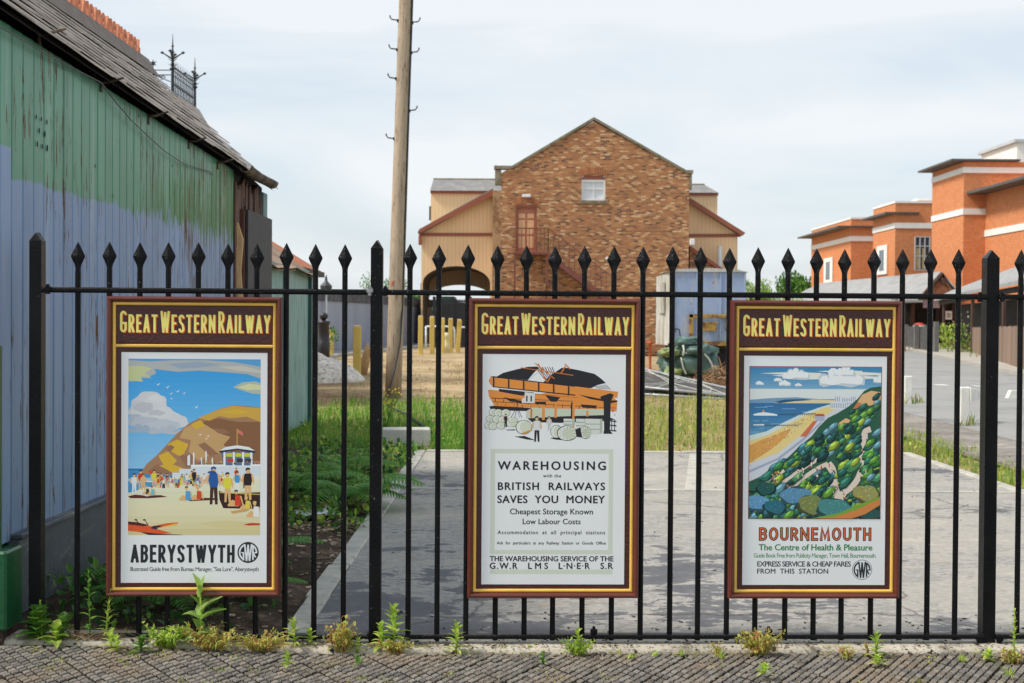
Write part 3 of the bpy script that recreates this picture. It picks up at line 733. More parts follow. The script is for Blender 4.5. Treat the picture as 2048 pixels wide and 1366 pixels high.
Q([(460, 1180), (600, 1170), (760, 1230), (640, 1220)], DK); barrel(590, 1050, 112, 96); Q([(560, 1130), (700, 1080), (712, 1092), (590, 1150)], (206, 150, 70))
Q([(345, 1085), (470, 1080), (470, 1096), (360, 1096)], DK)
def man(x, y, h, t, l):
    X, Y = z2(x, y); figure(B, X, Y, h * .318, t, l, DK, None, (210, 180, 140))
man(770, 1250, 350, (214, 218, 216), DK); man(940, 1100, 200, (200, 204, 200), (190, 194, 190)); man(340, 1050, 180, DK, DK)
Q([(950, 1200), (1080, 1180), (1200, 1230), (1040, 1220)], DK)
barrel(1040, 1110, 80, 90); barrel(1190, 1130, 140, 104); barrel(1440, 1120, 80, 84); Q([(1300, 1080), (1370, 1050), (1400, 1190), (1320, 1180)], DK)
for i in range(12):
    a = i * .52; X, Y = 1190, 1130; Q([(X, Y), (X + 120 * math.cos(a), Y + 88 * math.sin(a)), (X + 120 * math.cos(a + .05), Y + 88 * math.sin(a + .05))], (110, 112, 114))
    X, Y = 1440, 1120; Q([(X, Y), (X + 66 * math.cos(a), Y + 70 * math.sin(a)), (X + 66 * math.cos(a + .08), Y + 70 * math.sin(a + .08))], DK)
# ruled border
bc = (208, 214, 198)
for r in ((37, 412, 576, 431), (37, 852, 576, 870), (37, 431, 57, 852), (557, 431, 576, 852), (37, 937, 576, 957)): B.poly([(r[0], r[1]), (r[2], r[1]), (r[2], r[3]), (r[0], r[3])], bc)
K = (38, 38, 42)
for nm, s, x0, x1, y, h, bo in (('headline', 'WAREHOUSING', 70, 543, 466, 36, .034), ('caption', 'with the', 268, 347, 521, 14, .020), ('headline', 'BRITISH  RAILWAYS', 71, 540, 558, 32, .034), ('headline', 'SAVES  YOU  MONEY', 69, 540, 615, 32, .034),
        ('caption', 'Cheapest Storage Known', 124, 488, 672, 24, .020), ('caption', 'Low Labour Costs', 180, 434, 716, 23, .020), ('caption', 'Accommodation  at  all  principal  stations', 70, 542, 767, 16, .020), ('caption', 'Ask  for  particulars  at  any  Railway  Station  or  Goods  Office', 67, 546, 815, 12.5, .020),
        ('headline', 'THE WAREHOUSING SERVICE OF THE', 37, 580, 879, 22, .034), ('headline', 'G.W.R', 37, 158, 908, 26, .034), ('headline', 'LMS', 206, 292, 908, 26, .034), ('headline', 'L·N·E·R', 340, 476, 908, 26, .034), ('headline', 'S.R', 524, 578, 908, 26, .034)):
    B.text(nm, s, x0, x1, y, h, K, bo)
B.done()
# ------------------------------------------------------------------ board with the cliff gardens poster
B3 = Board(1463, 1806, 600, 1198, 'framed poster of a bay and wooded cliff gardens above an orange lettered place name', 'poster_board')
B = B3; rn = random.Random(21)
CL = (26, 48, 604, 710)
B.poly([(23, 45), (607, 45), (607, 713), (23, 713)], (150, 62, 50))
grad(B, 26, 48, 604, 200, [(0, (66, 134, 178)), (.5, (104, 160, 196)), (1, (190, 212, 220))], 10)
B.poly([(26, 144), (604, 144), (604, 200), (26, 200)], (218, 226, 222), CL)
for (x, y, wd, t) in ((70, 76, 270, 6), (120, 86, 280, 9), (320, 66, 200, 6), (380, 76, 224, 9), (460, 92, 144, 7), (200, 96, 200, 6)): B.poly([(x, y), (x + wd * .5, y - t), (x + wd, y - t * .4), (x + wd, y + t * .6), (x + wd * .4, y + t)], (226, 230, 218), CL)
for (x, y, wd, h) in ((228, 84, 120, 44), (430, 100, 200, 74), (440, 70, 90, 40), (150, 106, 36, 14), (180, 122, 52, 20), (70, 122, 36, 14), (600, 104, 60, 30), (240, 128, 30, 12)):
    B.poly(cloud(x, y, wd, h, rn, 5), (196, 206, 212), CL); B.poly(cloud(x - 2, y - 3, wd * .92, h * .85, rn, 5), (234, 238, 236), CL)
# distant cliffs
B.poly([(26, 192), (120, 184), (230, 180), (330, 188), (440, 186), (440, 208), (26, 206)], (118, 156, 186), CL)
B.poly([(130, 202), (200, 192), (300, 190), (420, 192), (380, 232), (300, 206), (150, 210)], (222, 208, 160), CL)
B.poly([(130, 202), (180, 190), (260, 188), (300, 192), (220, 198), (160, 206)], (50, 88, 124), CL)
# sea
grad(B, 26, 206, 604, 430, [(0, (52, 112, 160)), (.4, (70, 132, 174)), (.8, (122, 172, 198)), (1, (180, 208, 214))], 14)
for i in range(46):
    x = rn.uniform(26, 330); y = rn.uniform(210, 400); l = rn.uniform(14, 60); B.poly([(x, y), (x + l, y - 1), (x + l * 1.1, y + 1), (x, y + 1.6)], (150, 192, 212) if i % 2 else (48, 104, 154), CL)
# beach strip and promenade
B.poly([(26, 348), (100, 330), (180, 288), (260, 250), (340, 222), (380, 210), (420, 212), (380, 240), (300, 300), (240, 350), (150, 430), (26, 480)], (206, 222, 216), CL)
B.poly([(26, 372), (110, 344), (190, 300), (270, 260), (350, 226), (400, 214), (430, 214), (400, 244), (320, 300), (250, 360), (150, 440), (26, 496)], (228, 206, 136), CL)
B.poly([(26, 392), (80, 366), (150, 340), (210, 316), (190, 350), (120, 410), (26, 470)], (216, 160, 84), CL)
B.poly([(26, 470), (150, 426), (260, 340), (330, 280), (400, 232), (440, 214), (450, 240), (380, 300), (300, 370), (210, 450), (100, 530), (26, 560)], (206, 210, 216), CL)
B.poly([(26, 500), (150, 446), (260, 360), (340, 286), (346, 290), (266, 368), (160, 452), (26, 512)], (160, 172, 190), CL)
for i in range(120):
    t = rn.random(); x = 34 + t * 300; y = 452 - t * 220 + rn.uniform(-50 * (1 - t) - 6, 20); B.poly([(x, y), (x + 1.8, y), (x + 1.8, y + 4.6), (x, y + 4.6)], rn.choice([(70, 60, 60), (120, 70, 50), (60, 80, 110), (240, 236, 220), (180, 90, 60)]), (26, 260, 420, 540))
B.poly([(40, 256), (60, 250), (90, 246), (130, 252), (150, 256), (146, 261), (46, 261)], (232, 236, 234), CL); B.poly([(80, 246), (84, 236), (90, 236), (90, 246)], (214, 150, 70), CL)
B.poly([(146, 254), (318, 250), (318, 254), (146, 257)], (70, 80, 96), CL); B.poly([(90, 302), (240, 300), (240, 303), (90, 305)], (86, 96, 110), CL); B.poly([(40, 300), (90, 298), (90, 304), (44, 304)], (226, 230, 230), CL)
for x in range(150, 318, 9): B.poly([(x, 254), (x + 2, 254), (x + 2, 260), (x, 260)], (60, 66, 80), CL)
for x in range(94, 240, 9): B.poly([(x, 303), (x + 2, 303), (x + 2, 308), (x, 308)], (60, 66, 80), CL)
# buildings at the head of the bay
for (x, y, wd, h) in ((400, 172, 30, 30), (430, 178, 60, 26), (380, 200, 80, 30), (452, 196, 50, 22), (470, 172, 30, 30)):
    B.poly([(x, y), (x + wd, y), (x + wd, y + h), (x, y + h)], (216, 222, 226), CL)
    for k in range(int(wd / 8)): B.poly([(x + 2 + k * 8, y + 5), (x + 5 + k * 8, y + 5), (x + 5 + k * 8, y + h - 4), (x + 2 + k * 8, y + h - 4)], (130, 150, 172), CL)
B.poly([(310, 262), (322, 252), (350, 252), (358, 262)], (186, 84, 60), CL); B.poly([(314, 262), (356, 262), (356, 284), (314, 284)], (170, 176, 196), CL); B.poly([(306, 284), (324, 284), (276, 352), (248, 352)], (206, 110, 76), CL)
# the wooded cliff
B.poly([(604, 130), (560, 136), (530, 150), (500, 186), (460, 220), (410, 250), (370, 270), (330, 310), (300, 350), (250, 390), (200, 440), (130, 490), (70, 530), (26, 550), (26, 710), (604, 710)], (44, 92, 70), CL)
for p in ([(520, 168), (560, 150), (600, 156), (604, 196), (560, 214), (510, 220), (500, 200)], [(420, 290), (450, 270), (470, 280), (440, 320), (414, 330)]): B.poly(p, (222, 178, 126), CL)
B.poly([(480, 230), (500, 200), (520, 206), (500, 226)], (200, 120, 80), CL)
# winding paths first, so that shrubs overlap their edges
PC = (222, 206, 190)
def track(pts, w):
    P = []
    for i in range(len(pts) - 1):
        p0, p1, p2, p3 = (Vector(pts[max(0, min(len(pts) - 1, i + k))]) for k in (-1, 0, 1, 2))
        for k in range(6):
            t = k / 6; P.append(.5 * ((2 * p1) + (p2 - p0) * t + (2 * p0 - 5 * p1 + 4 * p2 - p3) * t * t + (3 * p1 - p0 - 3 * p2 + p3) * t ** 3))
    P.append(Vector(pts[-1])); L, Q_ = ribbon([tuple(p) for p in P], w)
    for i in range(len(P) - 1): B.poly([tuple(L[i]), tuple(L[i + 1]), tuple(Q_[i + 1]), tuple(Q_[i])], PC, CL)
TR = [([(560, 318), (536, 330), (526, 380), (522, 450), (512, 520), (480, 570), (444, 596)], 26), ([(372, 470), (392, 500), (400, 560), (416, 610), (440, 630)], 34), ([(372, 470), (330, 490), (270, 530), (210, 580), (170, 620)], 18), ([(330, 450), (250, 500), (180, 550), (120, 590)], 15), ([(180, 500), (120, 545), (70, 580)], 13), ([(444, 596), (420, 636), (400, 650)], 30)]
for p_, w_ in TR: track(p_, w_)
GR = [(28, 76, 72), (36, 98, 84), (54, 122, 64), (96, 150, 56), (150, 176, 62), (60, 118, 128), (98, 148, 160), (46, 110, 92), (22, 62, 62), (70, 136, 90)]
for i in range(760):
    t = rn.random(); x = 60 + t * 540; lo = 540 - t * 390; y = lo + (710 - lo) * rn.random() ** .8
    if any((x - q[0]) ** 2 + (y - q[1]) ** 2 < (wd * .5 + 14) ** 2 for p_, wd in TR for q in p_): continue
    if any(abs((q2[0] - q1[0]) * (q1[1] - y) - (q1[0] - x) * (q2[1] - q1[1])) / math.hypot(q2[0] - q1[0], q2[1] - q1[1]) < wd * .5 + 6 and min(q1[0], q2[0]) - 8 < x < max(q1[0], q2[0]) + 8 and min(q1[1], q2[1]) - 8 < y < max(q1[1], q2[1]) + 8 for p_, wd in TR for q1, q2 in zip(p_, p_[1:])): continue
    r = rn.uniform(9, 22) * (.7 + .5 * (y - 150) / 560); g = rn.choice(GR)
    ro = -.7
    B.poly(blob(x, y, r * 1.7, r * .85, rn, 14, .14, ro), tuple(int(c * .62) for c in g), CL)
    B.poly(blob(x - 2, y - r * .2, r * 1.45, r * .62, rn, 14, .16, ro), g, CL)
    B.poly(blob(x - 4, y - r * .42, r * .8, r * .26, rn, 10, .2, ro), tuple(min(255, int(c * 1.25 + 22)) for c in g), CL)
for i in range(44):
    (x, y) = rn.choice([(540, 350), (535, 440), (528, 520), (390, 500), (410, 580), (440, 620), (250, 520), (300, 480), (200, 580), (140, 540), (330, 520), (420, 600)]); x += rn.uniform(-14, 14); y += rn.uniform(-20, 20)
    figure(B, x, y, rn.uniform(16, 24), rn.choice([(40, 54, 96), (200, 80, 60), (230, 200, 80), (226, 226, 226), (60, 60, 70)]), rn.choice([(40, 40, 60), (226, 226, 220), (120, 60, 60)]), (60, 40, 30), CL)
for (x, y, rx, ry, g) in ((60, 640, 60, 34, (98, 150, 186)), (140, 660, 50, 34, (44, 104, 120)), (230, 610, 70, 40, (90, 140, 170)), (300, 650, 60, 46, (120, 132, 76)), (400, 664, 80, 44, (72, 134, 132)), (540, 600, 60, 40, (150, 150, 90)), (560, 690, 60, 26, (40, 84, 80)), (40, 570, 40, 26, (40, 92, 74)), (100, 580, 44, 30, (34, 84, 80))):
    B.poly(blob(x, y + 3, rx, ry, rn, 22, .12), tuple(int(c * .55) for c in g), CL); B.poly(blob(x, y - 2, rx * .93, ry * .86, rn, 22, .14), g, CL)
    for k in range(34):
        a = rn.uniform(0, 6.28); q = rn.random() ** .5; px = x + rx * .85 * q * math.cos(a); py = y + ry * .8 * q * math.sin(a); s_ = rn.uniform(3, 7)
        B.poly([(px, py), (px + s_ * .4, py - s_), (px + s_ * .9, py - s_ * .2)], tuple(min(255, int(c * rn.choice([.6, 1.25, 1.45]))) for c in g), CL)
B.poly([(330, 710), (420, 690), (520, 660), (604, 620), (604, 650), (540, 690), (480, 710)], (206, 130, 70), CL); B.poly([(300, 710), (420, 686), (600, 612), (604, 622), (500, 672), (400, 704)], (120, 160, 60), CL)
B.strokes('place_name_outline', 'BOURNEMOUTH', 73, 566, 751, 56, 9.4, 10, (40, 30, 30), .02140, 3.4)
B.strokes('place_name', 'BOURNEMOUTH', 73, 566, 751, 56, 9.4, 10, (214, 110, 66), .02165, -3.8)
G_ = (46, 132, 74)
B.text('headline', 'The Centre of Health & Pleasure', 72, 572, 824, 26, G_, .03); B.text('caption', 'Guide Book Free from Publicity Manager, Town Hall, Bournemouth.', 50, 590, 863, 19, (56, 136, 84), .004)
B.text('caption', 'EXPRESS SERVICE & CHEAP FARES', 66, 478, 899, 22, (42, 44, 50), .022); B.text('caption', 'FROM  THIS  STATION', 66, 378, 931, 21, (42, 44, 50), .022)
B.roundel(528, 935, 44, (42, 42, 46), (224, 228, 230), .045)
B.done()
# ------------------------------------------------------------------ ground, slab, road, paving
def sstep(a, b, x):
    t = max(0, min(1, (x - a) / (b - a))); return t * t * (3 - 2 * t)
def gz(x, y):
    return .38 * sstep(23, 47, y) * (1 - sstep(2.0, 5.0, x)) + .015 * mnoise.noise(Vector((x * .8, y * .8, 0)))
def dirtmat(name, a, b, c, s=2.2, bm=.6):
    m, nt, bs = newmat(name)
    n = noise(nt, s, detail=9, rough=.68); n2 = noise(nt, s * 9, detail=4, rough=.7)
    col = ramp(nt, n, [(.30, a), (.50, b), (.68, c)])
    col = mix(nt, 1.0, col, ramp(nt, n2, [(.3, .6), (.7, 1.25)]), 'MULTIPLY')
    setc(nt, bs, 'Base Color', col); bs.inputs['Roughness'].default_value = .95; bs.inputs['Specular IOR Level'].default_value = .15
    bump(nt, bs, n2, bm, .03); return m
m_dry = dirtmat('dry_trodden_ground', S(128, 106, 80), S(176, 152, 116), S(196, 174, 136), .55)
m_soil = dirtmat('dark_mulch_soil', S(52, 42, 34), S(84, 70, 58), S(140, 118, 98), 3.0, .9)
def grid(xs, ys, f, m, name, kind='structure'):
    b = MB(); nx = len(xs)
    b.add([(x, y, f(x, y)) for y in ys for x in xs], [(j * nx + i, j * nx + i + 1, (j + 1) * nx + i + 1, (j + 1) * nx + i) for j in range(len(ys) - 1) for i in range(nx - 1)], m)
    return b.build(name, None, None, True, kind)
rng = lambda a, b, n: [a + (b - a) * i / n for i in range(n + 1)]
grid([-900, -300, -100, -40] + rng(-24, 8, 40) + [12, 20, 40, 80, 300, 900], [-60, -10] + rng(3, 70, 70) + [90, 130, 200, 400, 1200], lambda x, y: gz(x, y) * sstep(4, 18, y) - .045 - .3 * (1 - sstep(4.6, 6.0, y)), m_dry, 'ground')
def soilz(x, y):
    e = min(1, (-1.05 - x) / .2, (y - 6.3) / .25)
    return -.03 + max(0, e) * (.03 + .035 * mnoise.noise(Vector((x * 2.2, y * 1.6, 3))) + .022 * mnoise.noise(Vector((x * 7, y * 7, 5))) + .012 * mnoise.noise(Vector((x * 19, y * 19, 1))))
grid(rng(-3.3, -1.03, 44), rng(6.2, 16.5, 150), soilz, m_soil, 'soil')
# concrete slab
m, nt, b = newmat('stained_concrete'); m_slab = m
p = nd(nt, 'NewGeometry').outputs['Position']; s3 = nd(nt, 'SeparateXYZ', {0: p})
n1 = noise(nt, .5, detail=8, rough=.62, stretch=(.8, .9, 1)); n2 = noise(nt, 2.0, detail=9, rough=.74, stretch=(.75, 1.1, 1), dist=.5); n3 = noise(nt, 26, detail=4, rough=.7)
near = mth(nt, 'MULTIPLY', mth(nt, 'MULTIPLY', ramp(nt, s3.outputs[1], [(0, 1.0), (1, 1.0)]), mth(nt, 'SUBTRACT', 1.0, mth(nt, 'MULTIPLY', mth(nt, 'SUBTRACT', s3.outputs[1], 8.1), .9), clamp=True)), mth(nt, 'SUBTRACT', 1.0, mth(nt, 'MULTIPLY', mth(nt, 'SUBTRACT', s3.outputs[0], .9), 1.0), clamp=True))
n4 = noise(nt, 5.5, detail=8, rough=.78, stretch=(.75, 1.15, 1), dist=.8)
damp = mth(nt, 'ADD', mth(nt, 'ADD', mth(nt, 'MULTIPLY', n1, .60), mth(nt, 'MULTIPLY', n2, .45)), mth(nt, 'MULTIPLY', n4, .25))
damp = mth(nt, 'ADD', mth(nt, 'SUBTRACT', damp, mth(nt, 'MULTIPLY', near, .075)), .022)
left = mth(nt, 'MULTIPLY', mth(nt, 'SUBTRACT', 1.5, s3.outputs[0], clamp=True), .012); damp = mth(nt, 'SUBTRACT', damp, left)
col = ramp(nt, damp, [(.50, S(98, 98, 102)), (.588, S(120, 119, 120)), (.598, S(186, 181, 172)), (.622, S(176, 171, 162)), (.632, S(154, 151, 146)), (.648, S(160, 157, 150)), (.658, S(186, 180, 169)), (.71, S(174, 168, 158)), (.722, S(188, 181, 168)), (.80, S(196, 188, 174))])
col = mix(nt, ramp(nt, noise(nt, 1.1, detail=7, rough=.7), [(.60, 0.0), (.70, .55)]), col, S(176, 152, 124))
vo = nd(nt, 'TexVoronoi', {'Vector': nd(nt, 'Mapping', {'Vector': mix(nt, .16, p, nd(nt, 'TexNoise', {'Vector': p, 'Scale': 3.0, 'Detail': 6}).outputs[1]), 'Scale': (.42, .30, 1)}).outputs[0], 'Scale': 1.0}, feature='DISTANCE_TO_EDGE')
col = mix(nt, ramp(nt, vo.outputs[0], [(.0015, .75), (.0045, 0.0)]), col, S(74, 70, 66))
col = mix(nt, 1.0, col, ramp(nt, n3, [(.3, .68), (.7, .93)]), 'MULTIPLY')
setc(nt, b, 'Base Color', col); setc(nt, b, 'Roughness', ramp(nt, damp, [(.46, .55), (.58, .85)])); bump(nt, b, mth(nt, 'ADD', n3, n2), .25, .01)
b.inputs['Specular IOR Level'].default_value = .3
m_kerb = M('pale_concrete_edging', S(186, 182, 170), .9, .3, 5, .4, 60, dirt=(S(112, 106, 96), 9, .63))
m_kerb2 = M('worn_concrete_edging', S(150, 144, 132), .9, .35, 6, .5, 60, dirt=(S(96, 88, 76), 11, .58))
b = MB(); b.bb((-.92, 6.33, -.15), (4.25, 15.3, 0)); b.build('slab', m_slab, None, False, 'structure')
rk = random.Random(2)
b = MB()
y = 6.33
while y < 15.4:
    L = min(.92, 15.42 - y); dx = rk.uniform(-.012, .012); b.bb((-1.04 + dx, y + .003, -.12), (-.923 + dx * .4, y + L - .003, .012 + rk.uniform(-.004, .005)), None, .008); y += .92
y = 6.33
while y < 15.4: b.bb((4.253, y + .003, -.12), (4.36, y + .917, .014 + rk.uniform(-.004, .004)), None, .008); y += .92
x = -.92
while x < 4.2: b.bb((x + .003, 15.303, -.12), (min(4.25, x + .917), 15.42, .016 + rk.uniform(-.004, .004)), None, .008); x += .92
b.build('kerb', m_kerb, None, False, 'structure')
b = MB(); b.bb((-.9, 11.9, .0), (4.24, 12.0, .006)); b.quad((1.92, 15.29, .004), (2.02, 15.29, .004), (1.62, 12.02, .004), (1.47, 12.02, .004)); b.build('slab_joint', m_kerb, None, False, 'structure')
# threshold strip the railings stand on
def rise(x): return .034 * sstep(-.5, -1.9, x)
FR = 6.125
b = MB(); xs = rng(-3.2, 4.4, 120)
vs = []
for x in xs:
    e = .022 * mnoise.noise(Vector((x * 2.3, 0, 7))) + .012 * mnoise.noise(Vector((x * 9, 0, 4)))
    h_ = rise(x); fy = FR + .033 * x + .03 * sstep(-1.2, -2.2, x)
    vs += [(x, fy - .005 + e, -.05), (x, fy + e, -.008 + h_), (x, fy + .02 + e * .6, .003 + h_), (x, 6.20 + .033 * x, .005 + h_), (x, 6.31 + .02 * x, .004 + h_), (x, 6.325 + .02 * x, -.05)]
fs = []
for i in range(len(xs) - 1):
    for k in range(5): fs.append((i * 6 + k, (i + 1) * 6 + k, (i + 1) * 6 + k + 1, i * 6 + k + 1))
b.add(vs, fs); b.build('threshold', M('worn_threshold_concrete', S(186, 177, 160), .9, .35, 3.5, .5, 60, dirt=(S(104, 96, 82), 8, .60), speck=(S(46, 42, 38), 24, .64)), None, True, 'structure')
# small raised setts of the footway
m, nt, b = newmat('ribbed_blue_brick'); m_sett = m
ri = nd(nt, 'NewGeometry').outputs['Random Per Island']
col = ramp(nt, ri, [(0, S(92, 88, 82)), (.5, S(114, 109, 102)), (1, S(132, 126, 116))])
col = mix(nt, ramp(nt, noise(nt, 2.2, detail=7, rough=.65), [(.48, 0.0), (.64, .55)]), col, S(138, 118, 96))
col = mix(nt, 1.0, col, ramp(nt, noise(nt, 60, detail=4), [(.3, .78), (.7, 1.18)]), 'MULTIPLY')
setc(nt, b, 'Base Color', col); b.inputs['Roughness'].default_value = .8; b.inputs['Specular IOR Level'].default_value = .35; bump(nt, b, noise(nt, 120, detail=3), .3, .004)
m_jshade = M('dark_joint_shade', S(50, 45, 40), .95, .4, 20)  # sett sides coloured dark: the joints' shade is put into the colour
pv = MB(); rp = random.Random(8)
A1, A2 = R(57), R(-52); U1 = Vector((math.cos(A1), math.sin(A1))); U2 = Vector((math.cos(A2), math.sin(A2)))
pw, pl = .034, .040
def slope(x, y): return -.012 + rise(x) - max(0, FR - y) * .075
for i in range(-130, 150):
    for j in range(-130, 150):
        big = (i // 7) * .007; bj = (j // 7) * .007
        o = Vector((0, 5.3)) + U1 * (i * pl + big) + U2 * (j * pw + bj)
        if not (-3.4 < o.x < 3.4 and 4.5 < o.y < FR - .028 + .033 * o.x + .03 * sstep(-1.2, -2.2, o.x)): continue
        if abs(o.x) > .40 * o.y + .9: continue
        a, c = U1 * (pl / 2 - .0036), U2 * (pw / 2 - .0034); h = rp.uniform(-.0025, .0025); tl = rp.uniform(-.03, .03)
        vs = []
        for e, zz in ((1.0, -.030), (1.0, -.003), (.88, .0015)):
            for (sa, sb) in ((-1, -1), (1, -1), (1, 1), (-1, 1)):
                q = o + a * sa * e + c * sb * e; vs.append((q.x, q.y, slope(q.x, q.y) + h + zz + tl * sa * .01))
        d = [0, 1, 2, 3]
        pv.add(vs, [(8, 9, 10, 11)] + [(r * 4 + k, r * 4 + (k + 1) % 4, r * 4 + 4 + (k + 1) % 4, r * 4 + 4 + k) for r in (1,) for k in range(4)], m_sett)
        pv.add(vs[:8], [(k, (k + 1) % 4, 4 + (k + 1) % 4, 4 + k) for k in range(4)], m_jshade)
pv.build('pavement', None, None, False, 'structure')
m_joint = dirtmat('joint_dirt', S(40, 34, 28), S(74, 64, 52), S(150, 138, 112), 4, .6)
grid(rng(-9, 9, 70), rng(3.6, 6.2, 40), lambda x, y: slope(x, y) - .009 + .004 * mnoise.noise(Vector((x * 6, y * 6, 0))) - (.0 if y > 4.5 else .02), m_joint, 'pavement_bed')
b = MB(); b.bb((-30, -25, -.5), (30, 4.45, -.128)); b.build('street', M('street_tarmac', S(112, 110, 108), .9, .2, .8, .4, 80), None, False, 'structure')
# road to the right, its near footway and the far kerb
m_road = M('grey_tarmac', S(152, 150, 146), .9, .14, .5, .5, 90, dirt=(S(126, 126, 126), .9, .60))
m_path = dirtmat('gritty_tarmac', S(118, 110, 102), S(146, 138, 130), S(168, 160, 150), .9, .4)
m_white = M('worn_white_paint', S(226, 224, 216), .6, .12, 8, .2, 60, dirt=(S(150, 146, 138), 10, .68))
b = MB(); b.prism([(5.7, 0), (9.6, 0), (9.6, 16), (14, 39.6), (21, 76), (30, 120), (16, 120), (9, 60), (6.4, 30)], 'z', -.02, .012); b.build('road', m_road, None, False, 'structure')
b = MB(); b.prism([(5.05, 9), (5.68, 5), (6.38, 30), (8.98, 60), (6.6, 60), (5.2, 26), (4.9, 18)], 'z', -.02, .018); b.build('footway', m_path, None, False, 'structure')
b = MB(); b.prism([(9.6, 0), (13, 0), (13, 16), (17, 39.6), (24, 76), (36, 120), (30, 120), (21, 76), (14, 39.6), (9.6, 16)], 'z', -.02, .10); b.build('far_pavement', M('pale_pavement', S(176, 170, 158), .9, .2, 1.5, .3, 40), None, False, 'structure')
b = MB()
for (u0, v0, u1) in ((1868, 771, 1896), (1945, 773, 1960)):
    a = PZ(u0, v0); c = PZ(u1, v0 + .4); b.quad((a.x, a.y - .25, .017), (c.x, c.y - .25, .017), (c.x, c.y + .25, .017), (a.x, a.y + .25, .017))
b.build('road_marking', m_white, None, False, 'structure')

# ------------------------------------------------------------------ green and blue boarded shed on the left
XW, YA, YB = -2.2, 6.13, 11.22
shed = thing('boarded_shed', 'old boarded shed with peeling green and blue paint under a slate roof', 'shed', (XW, YA, 0))
m, nt, b = newmat('peeling_green_over_blue_paint'); m_wall = m
p = nd(nt, 'NewGeometry').outputs['Position']; s3 = nd(nt, 'SeparateXYZ', {0: p}); Y, Zc = s3.outputs[1], s3.outputs[2]
brush = noise(nt, 1, detail=4, rough=.6, stretch=(1, 26, 1.6)); wob = noise(nt, 1, detail=3, stretch=(1, 1.6, .3))
far = mth(nt, 'MULTIPLY', mth(nt, 'SUBTRACT', Y, 7.6), .30, clamp=True)
edge = mth(nt, 'ADD', mth(nt, 'ADD', 2.035, mth(nt, 'MULTIPLY', mth(nt, 'SUBTRACT', wob, .5), .12)), mth(nt, 'MULTIPLY', mth(nt, 'SUBTRACT', brush, .52), mth(nt, 'ADD', .06, mth(nt, 'MULTIPLY', far, .9))))
isg = mth(nt, 'MULTIPLY', mth(nt, 'SUBTRACT', Zc, edge), 90.0, clamp=True)
isg = mth(nt, 'MULTIPLY', isg, mth(nt, 'MAXIMUM', mth(nt, 'GREATER_THAN', Y, 6.255), mth(nt, 'GREATER_THAN', Zc, 2.16)))
blue = mix(nt, noise(nt, 2.5, detail=5, stretch=(1, 3, .6)), S(96, 130, 168), S(138, 164, 198))
pale = mix(nt, noise(nt, 2.0, detail=6, stretch=(1, 5, .5)), S(52, 124, 94), S(102, 164, 136))
vtop = mth(nt, 'ADD', mth(nt, 'ADD', 1.98, mth(nt, 'MULTIPLY', far, .66)), mth(nt, 'MULTIPLY', mth(nt, 'SUBTRACT', brush, .5), 1.9))
isv = mth(nt, 'MULTIPLY', mth(nt, 'MULTIPLY', mth(nt, 'SUBTRACT', vtop, Zc), 14.0, clamp=True), mth(nt, 'MULTIPLY', mth(nt, 'SUBTRACT', Y, 7.9), .9, clamp=True))
green = mix(nt, isv, pale, mix(nt, brush, S(6, 96, 40), S(26, 126, 56)))
col = mix(nt, isg, blue, green)
run = noise(nt, 1, detail=5, rough=.6, stretch=(1, 14, .7)); col = mix(nt, ramp(nt, run, [(.56, 0.0), (.72, .28)]), col, S(196, 210, 206))
peel = noise(nt, 1, detail=7, rough=.72, stretch=(1, 34, 3.2)); msk = noise(nt, .9, detail=3, stretch=(1, 1.2, 1.0))
pk = mth(nt, 'ADD', peel, mth(nt, 'MULTIPLY', mth(nt, 'SUBTRACT', msk, .5), .45)); pk = mth(nt, 'ADD', pk, mth(nt, 'MULTIPLY', far, .018))
pf = ramp(nt, pk, [(.600, 0.0), (.618, 1.0)])
wood = mix(nt, noise(nt, 8, detail=4, stretch=(1, 8, .6)), S(58, 44, 38), S(140, 108, 84))
col = mix(nt, pf, col, wood)
col = mix(nt, 1.0, col, ramp(nt, nd(nt, 'NewGeometry').outputs['Random Per Island'], [(0, .90), (1, 1.07)]), 'MULTIPLY')
setc(nt, b, 'Base Color', col); setc(nt, b, 'Roughness', mix(nt, pf, (.38, .38, .38), (.9, .9, .9)))
bump(nt, b, mth(nt, 'SUBTRACT', mth(nt, 'MULTIPLY', peel, .5), pf), .35, .006)
ze = lambda y: 2.72 - (y - 5.94) * .0207
zr_ = 3.655; XR = -3.29
b = MB(); y = YA - .02; pit = .1432; rs = random.Random(4)
while y < YB - .01:
    b.bb((XW - .03, y + .003, .43), (XW + rs.uniform(-.002, .002), min(y + pit - .003, YB), ze(y) - .02), None, .0065); y += pit
b.build('wall', m_wall, shed)
b = MB(); x = XW - .032
while x > -4.3: x0 = max(-4.36, x - pit + .006); zt_ = lambda q: (zr_ - .07) - (abs(q - XR)) * (zr_ - ze(YA)) / (XR * -1 + XW); b.prism([(x0, .43), (x, .43), (x, zt_(x) - .02), (x0, zt_(x0) - .02)], 'y', YA - .024, YA - .002); x -= pit
b.build('end_wall', m_wall, shed)
b = MB(); b.bb((-4.36, YA - .05, .08), (XW - .052, YA - .002, .428)); b.build('end_skirting', M('end_skirting_grey', S(74, 82, 90), .55, .3, 5), shed)
m_dark = M('dark_rotten_timber', S(42, 34, 30), .9, .5, 6, .5, 40)
b = MB(); b.prism([(-4.36, 0), (XW - .032, 0), (XW - .032, ze(12.6)), (XR, zr_ - .06), (-4.36, ze(12.6))], 'y', YA, 12.66); b.build('inner_wall', m_dark, shed)
m_grn = M('dark_green_gloss', S(18, 88, 50), .35, .3, 5, .3, 30, dirt=(S(150, 134, 112), 8, .70, (1, 1, .5)))
b = MB(); b.bb((XW - .05, YA - .075, .40), (XW + .012, YA - .022, 1.30), None, .006); b.build('corner_post', m_grn, shed)
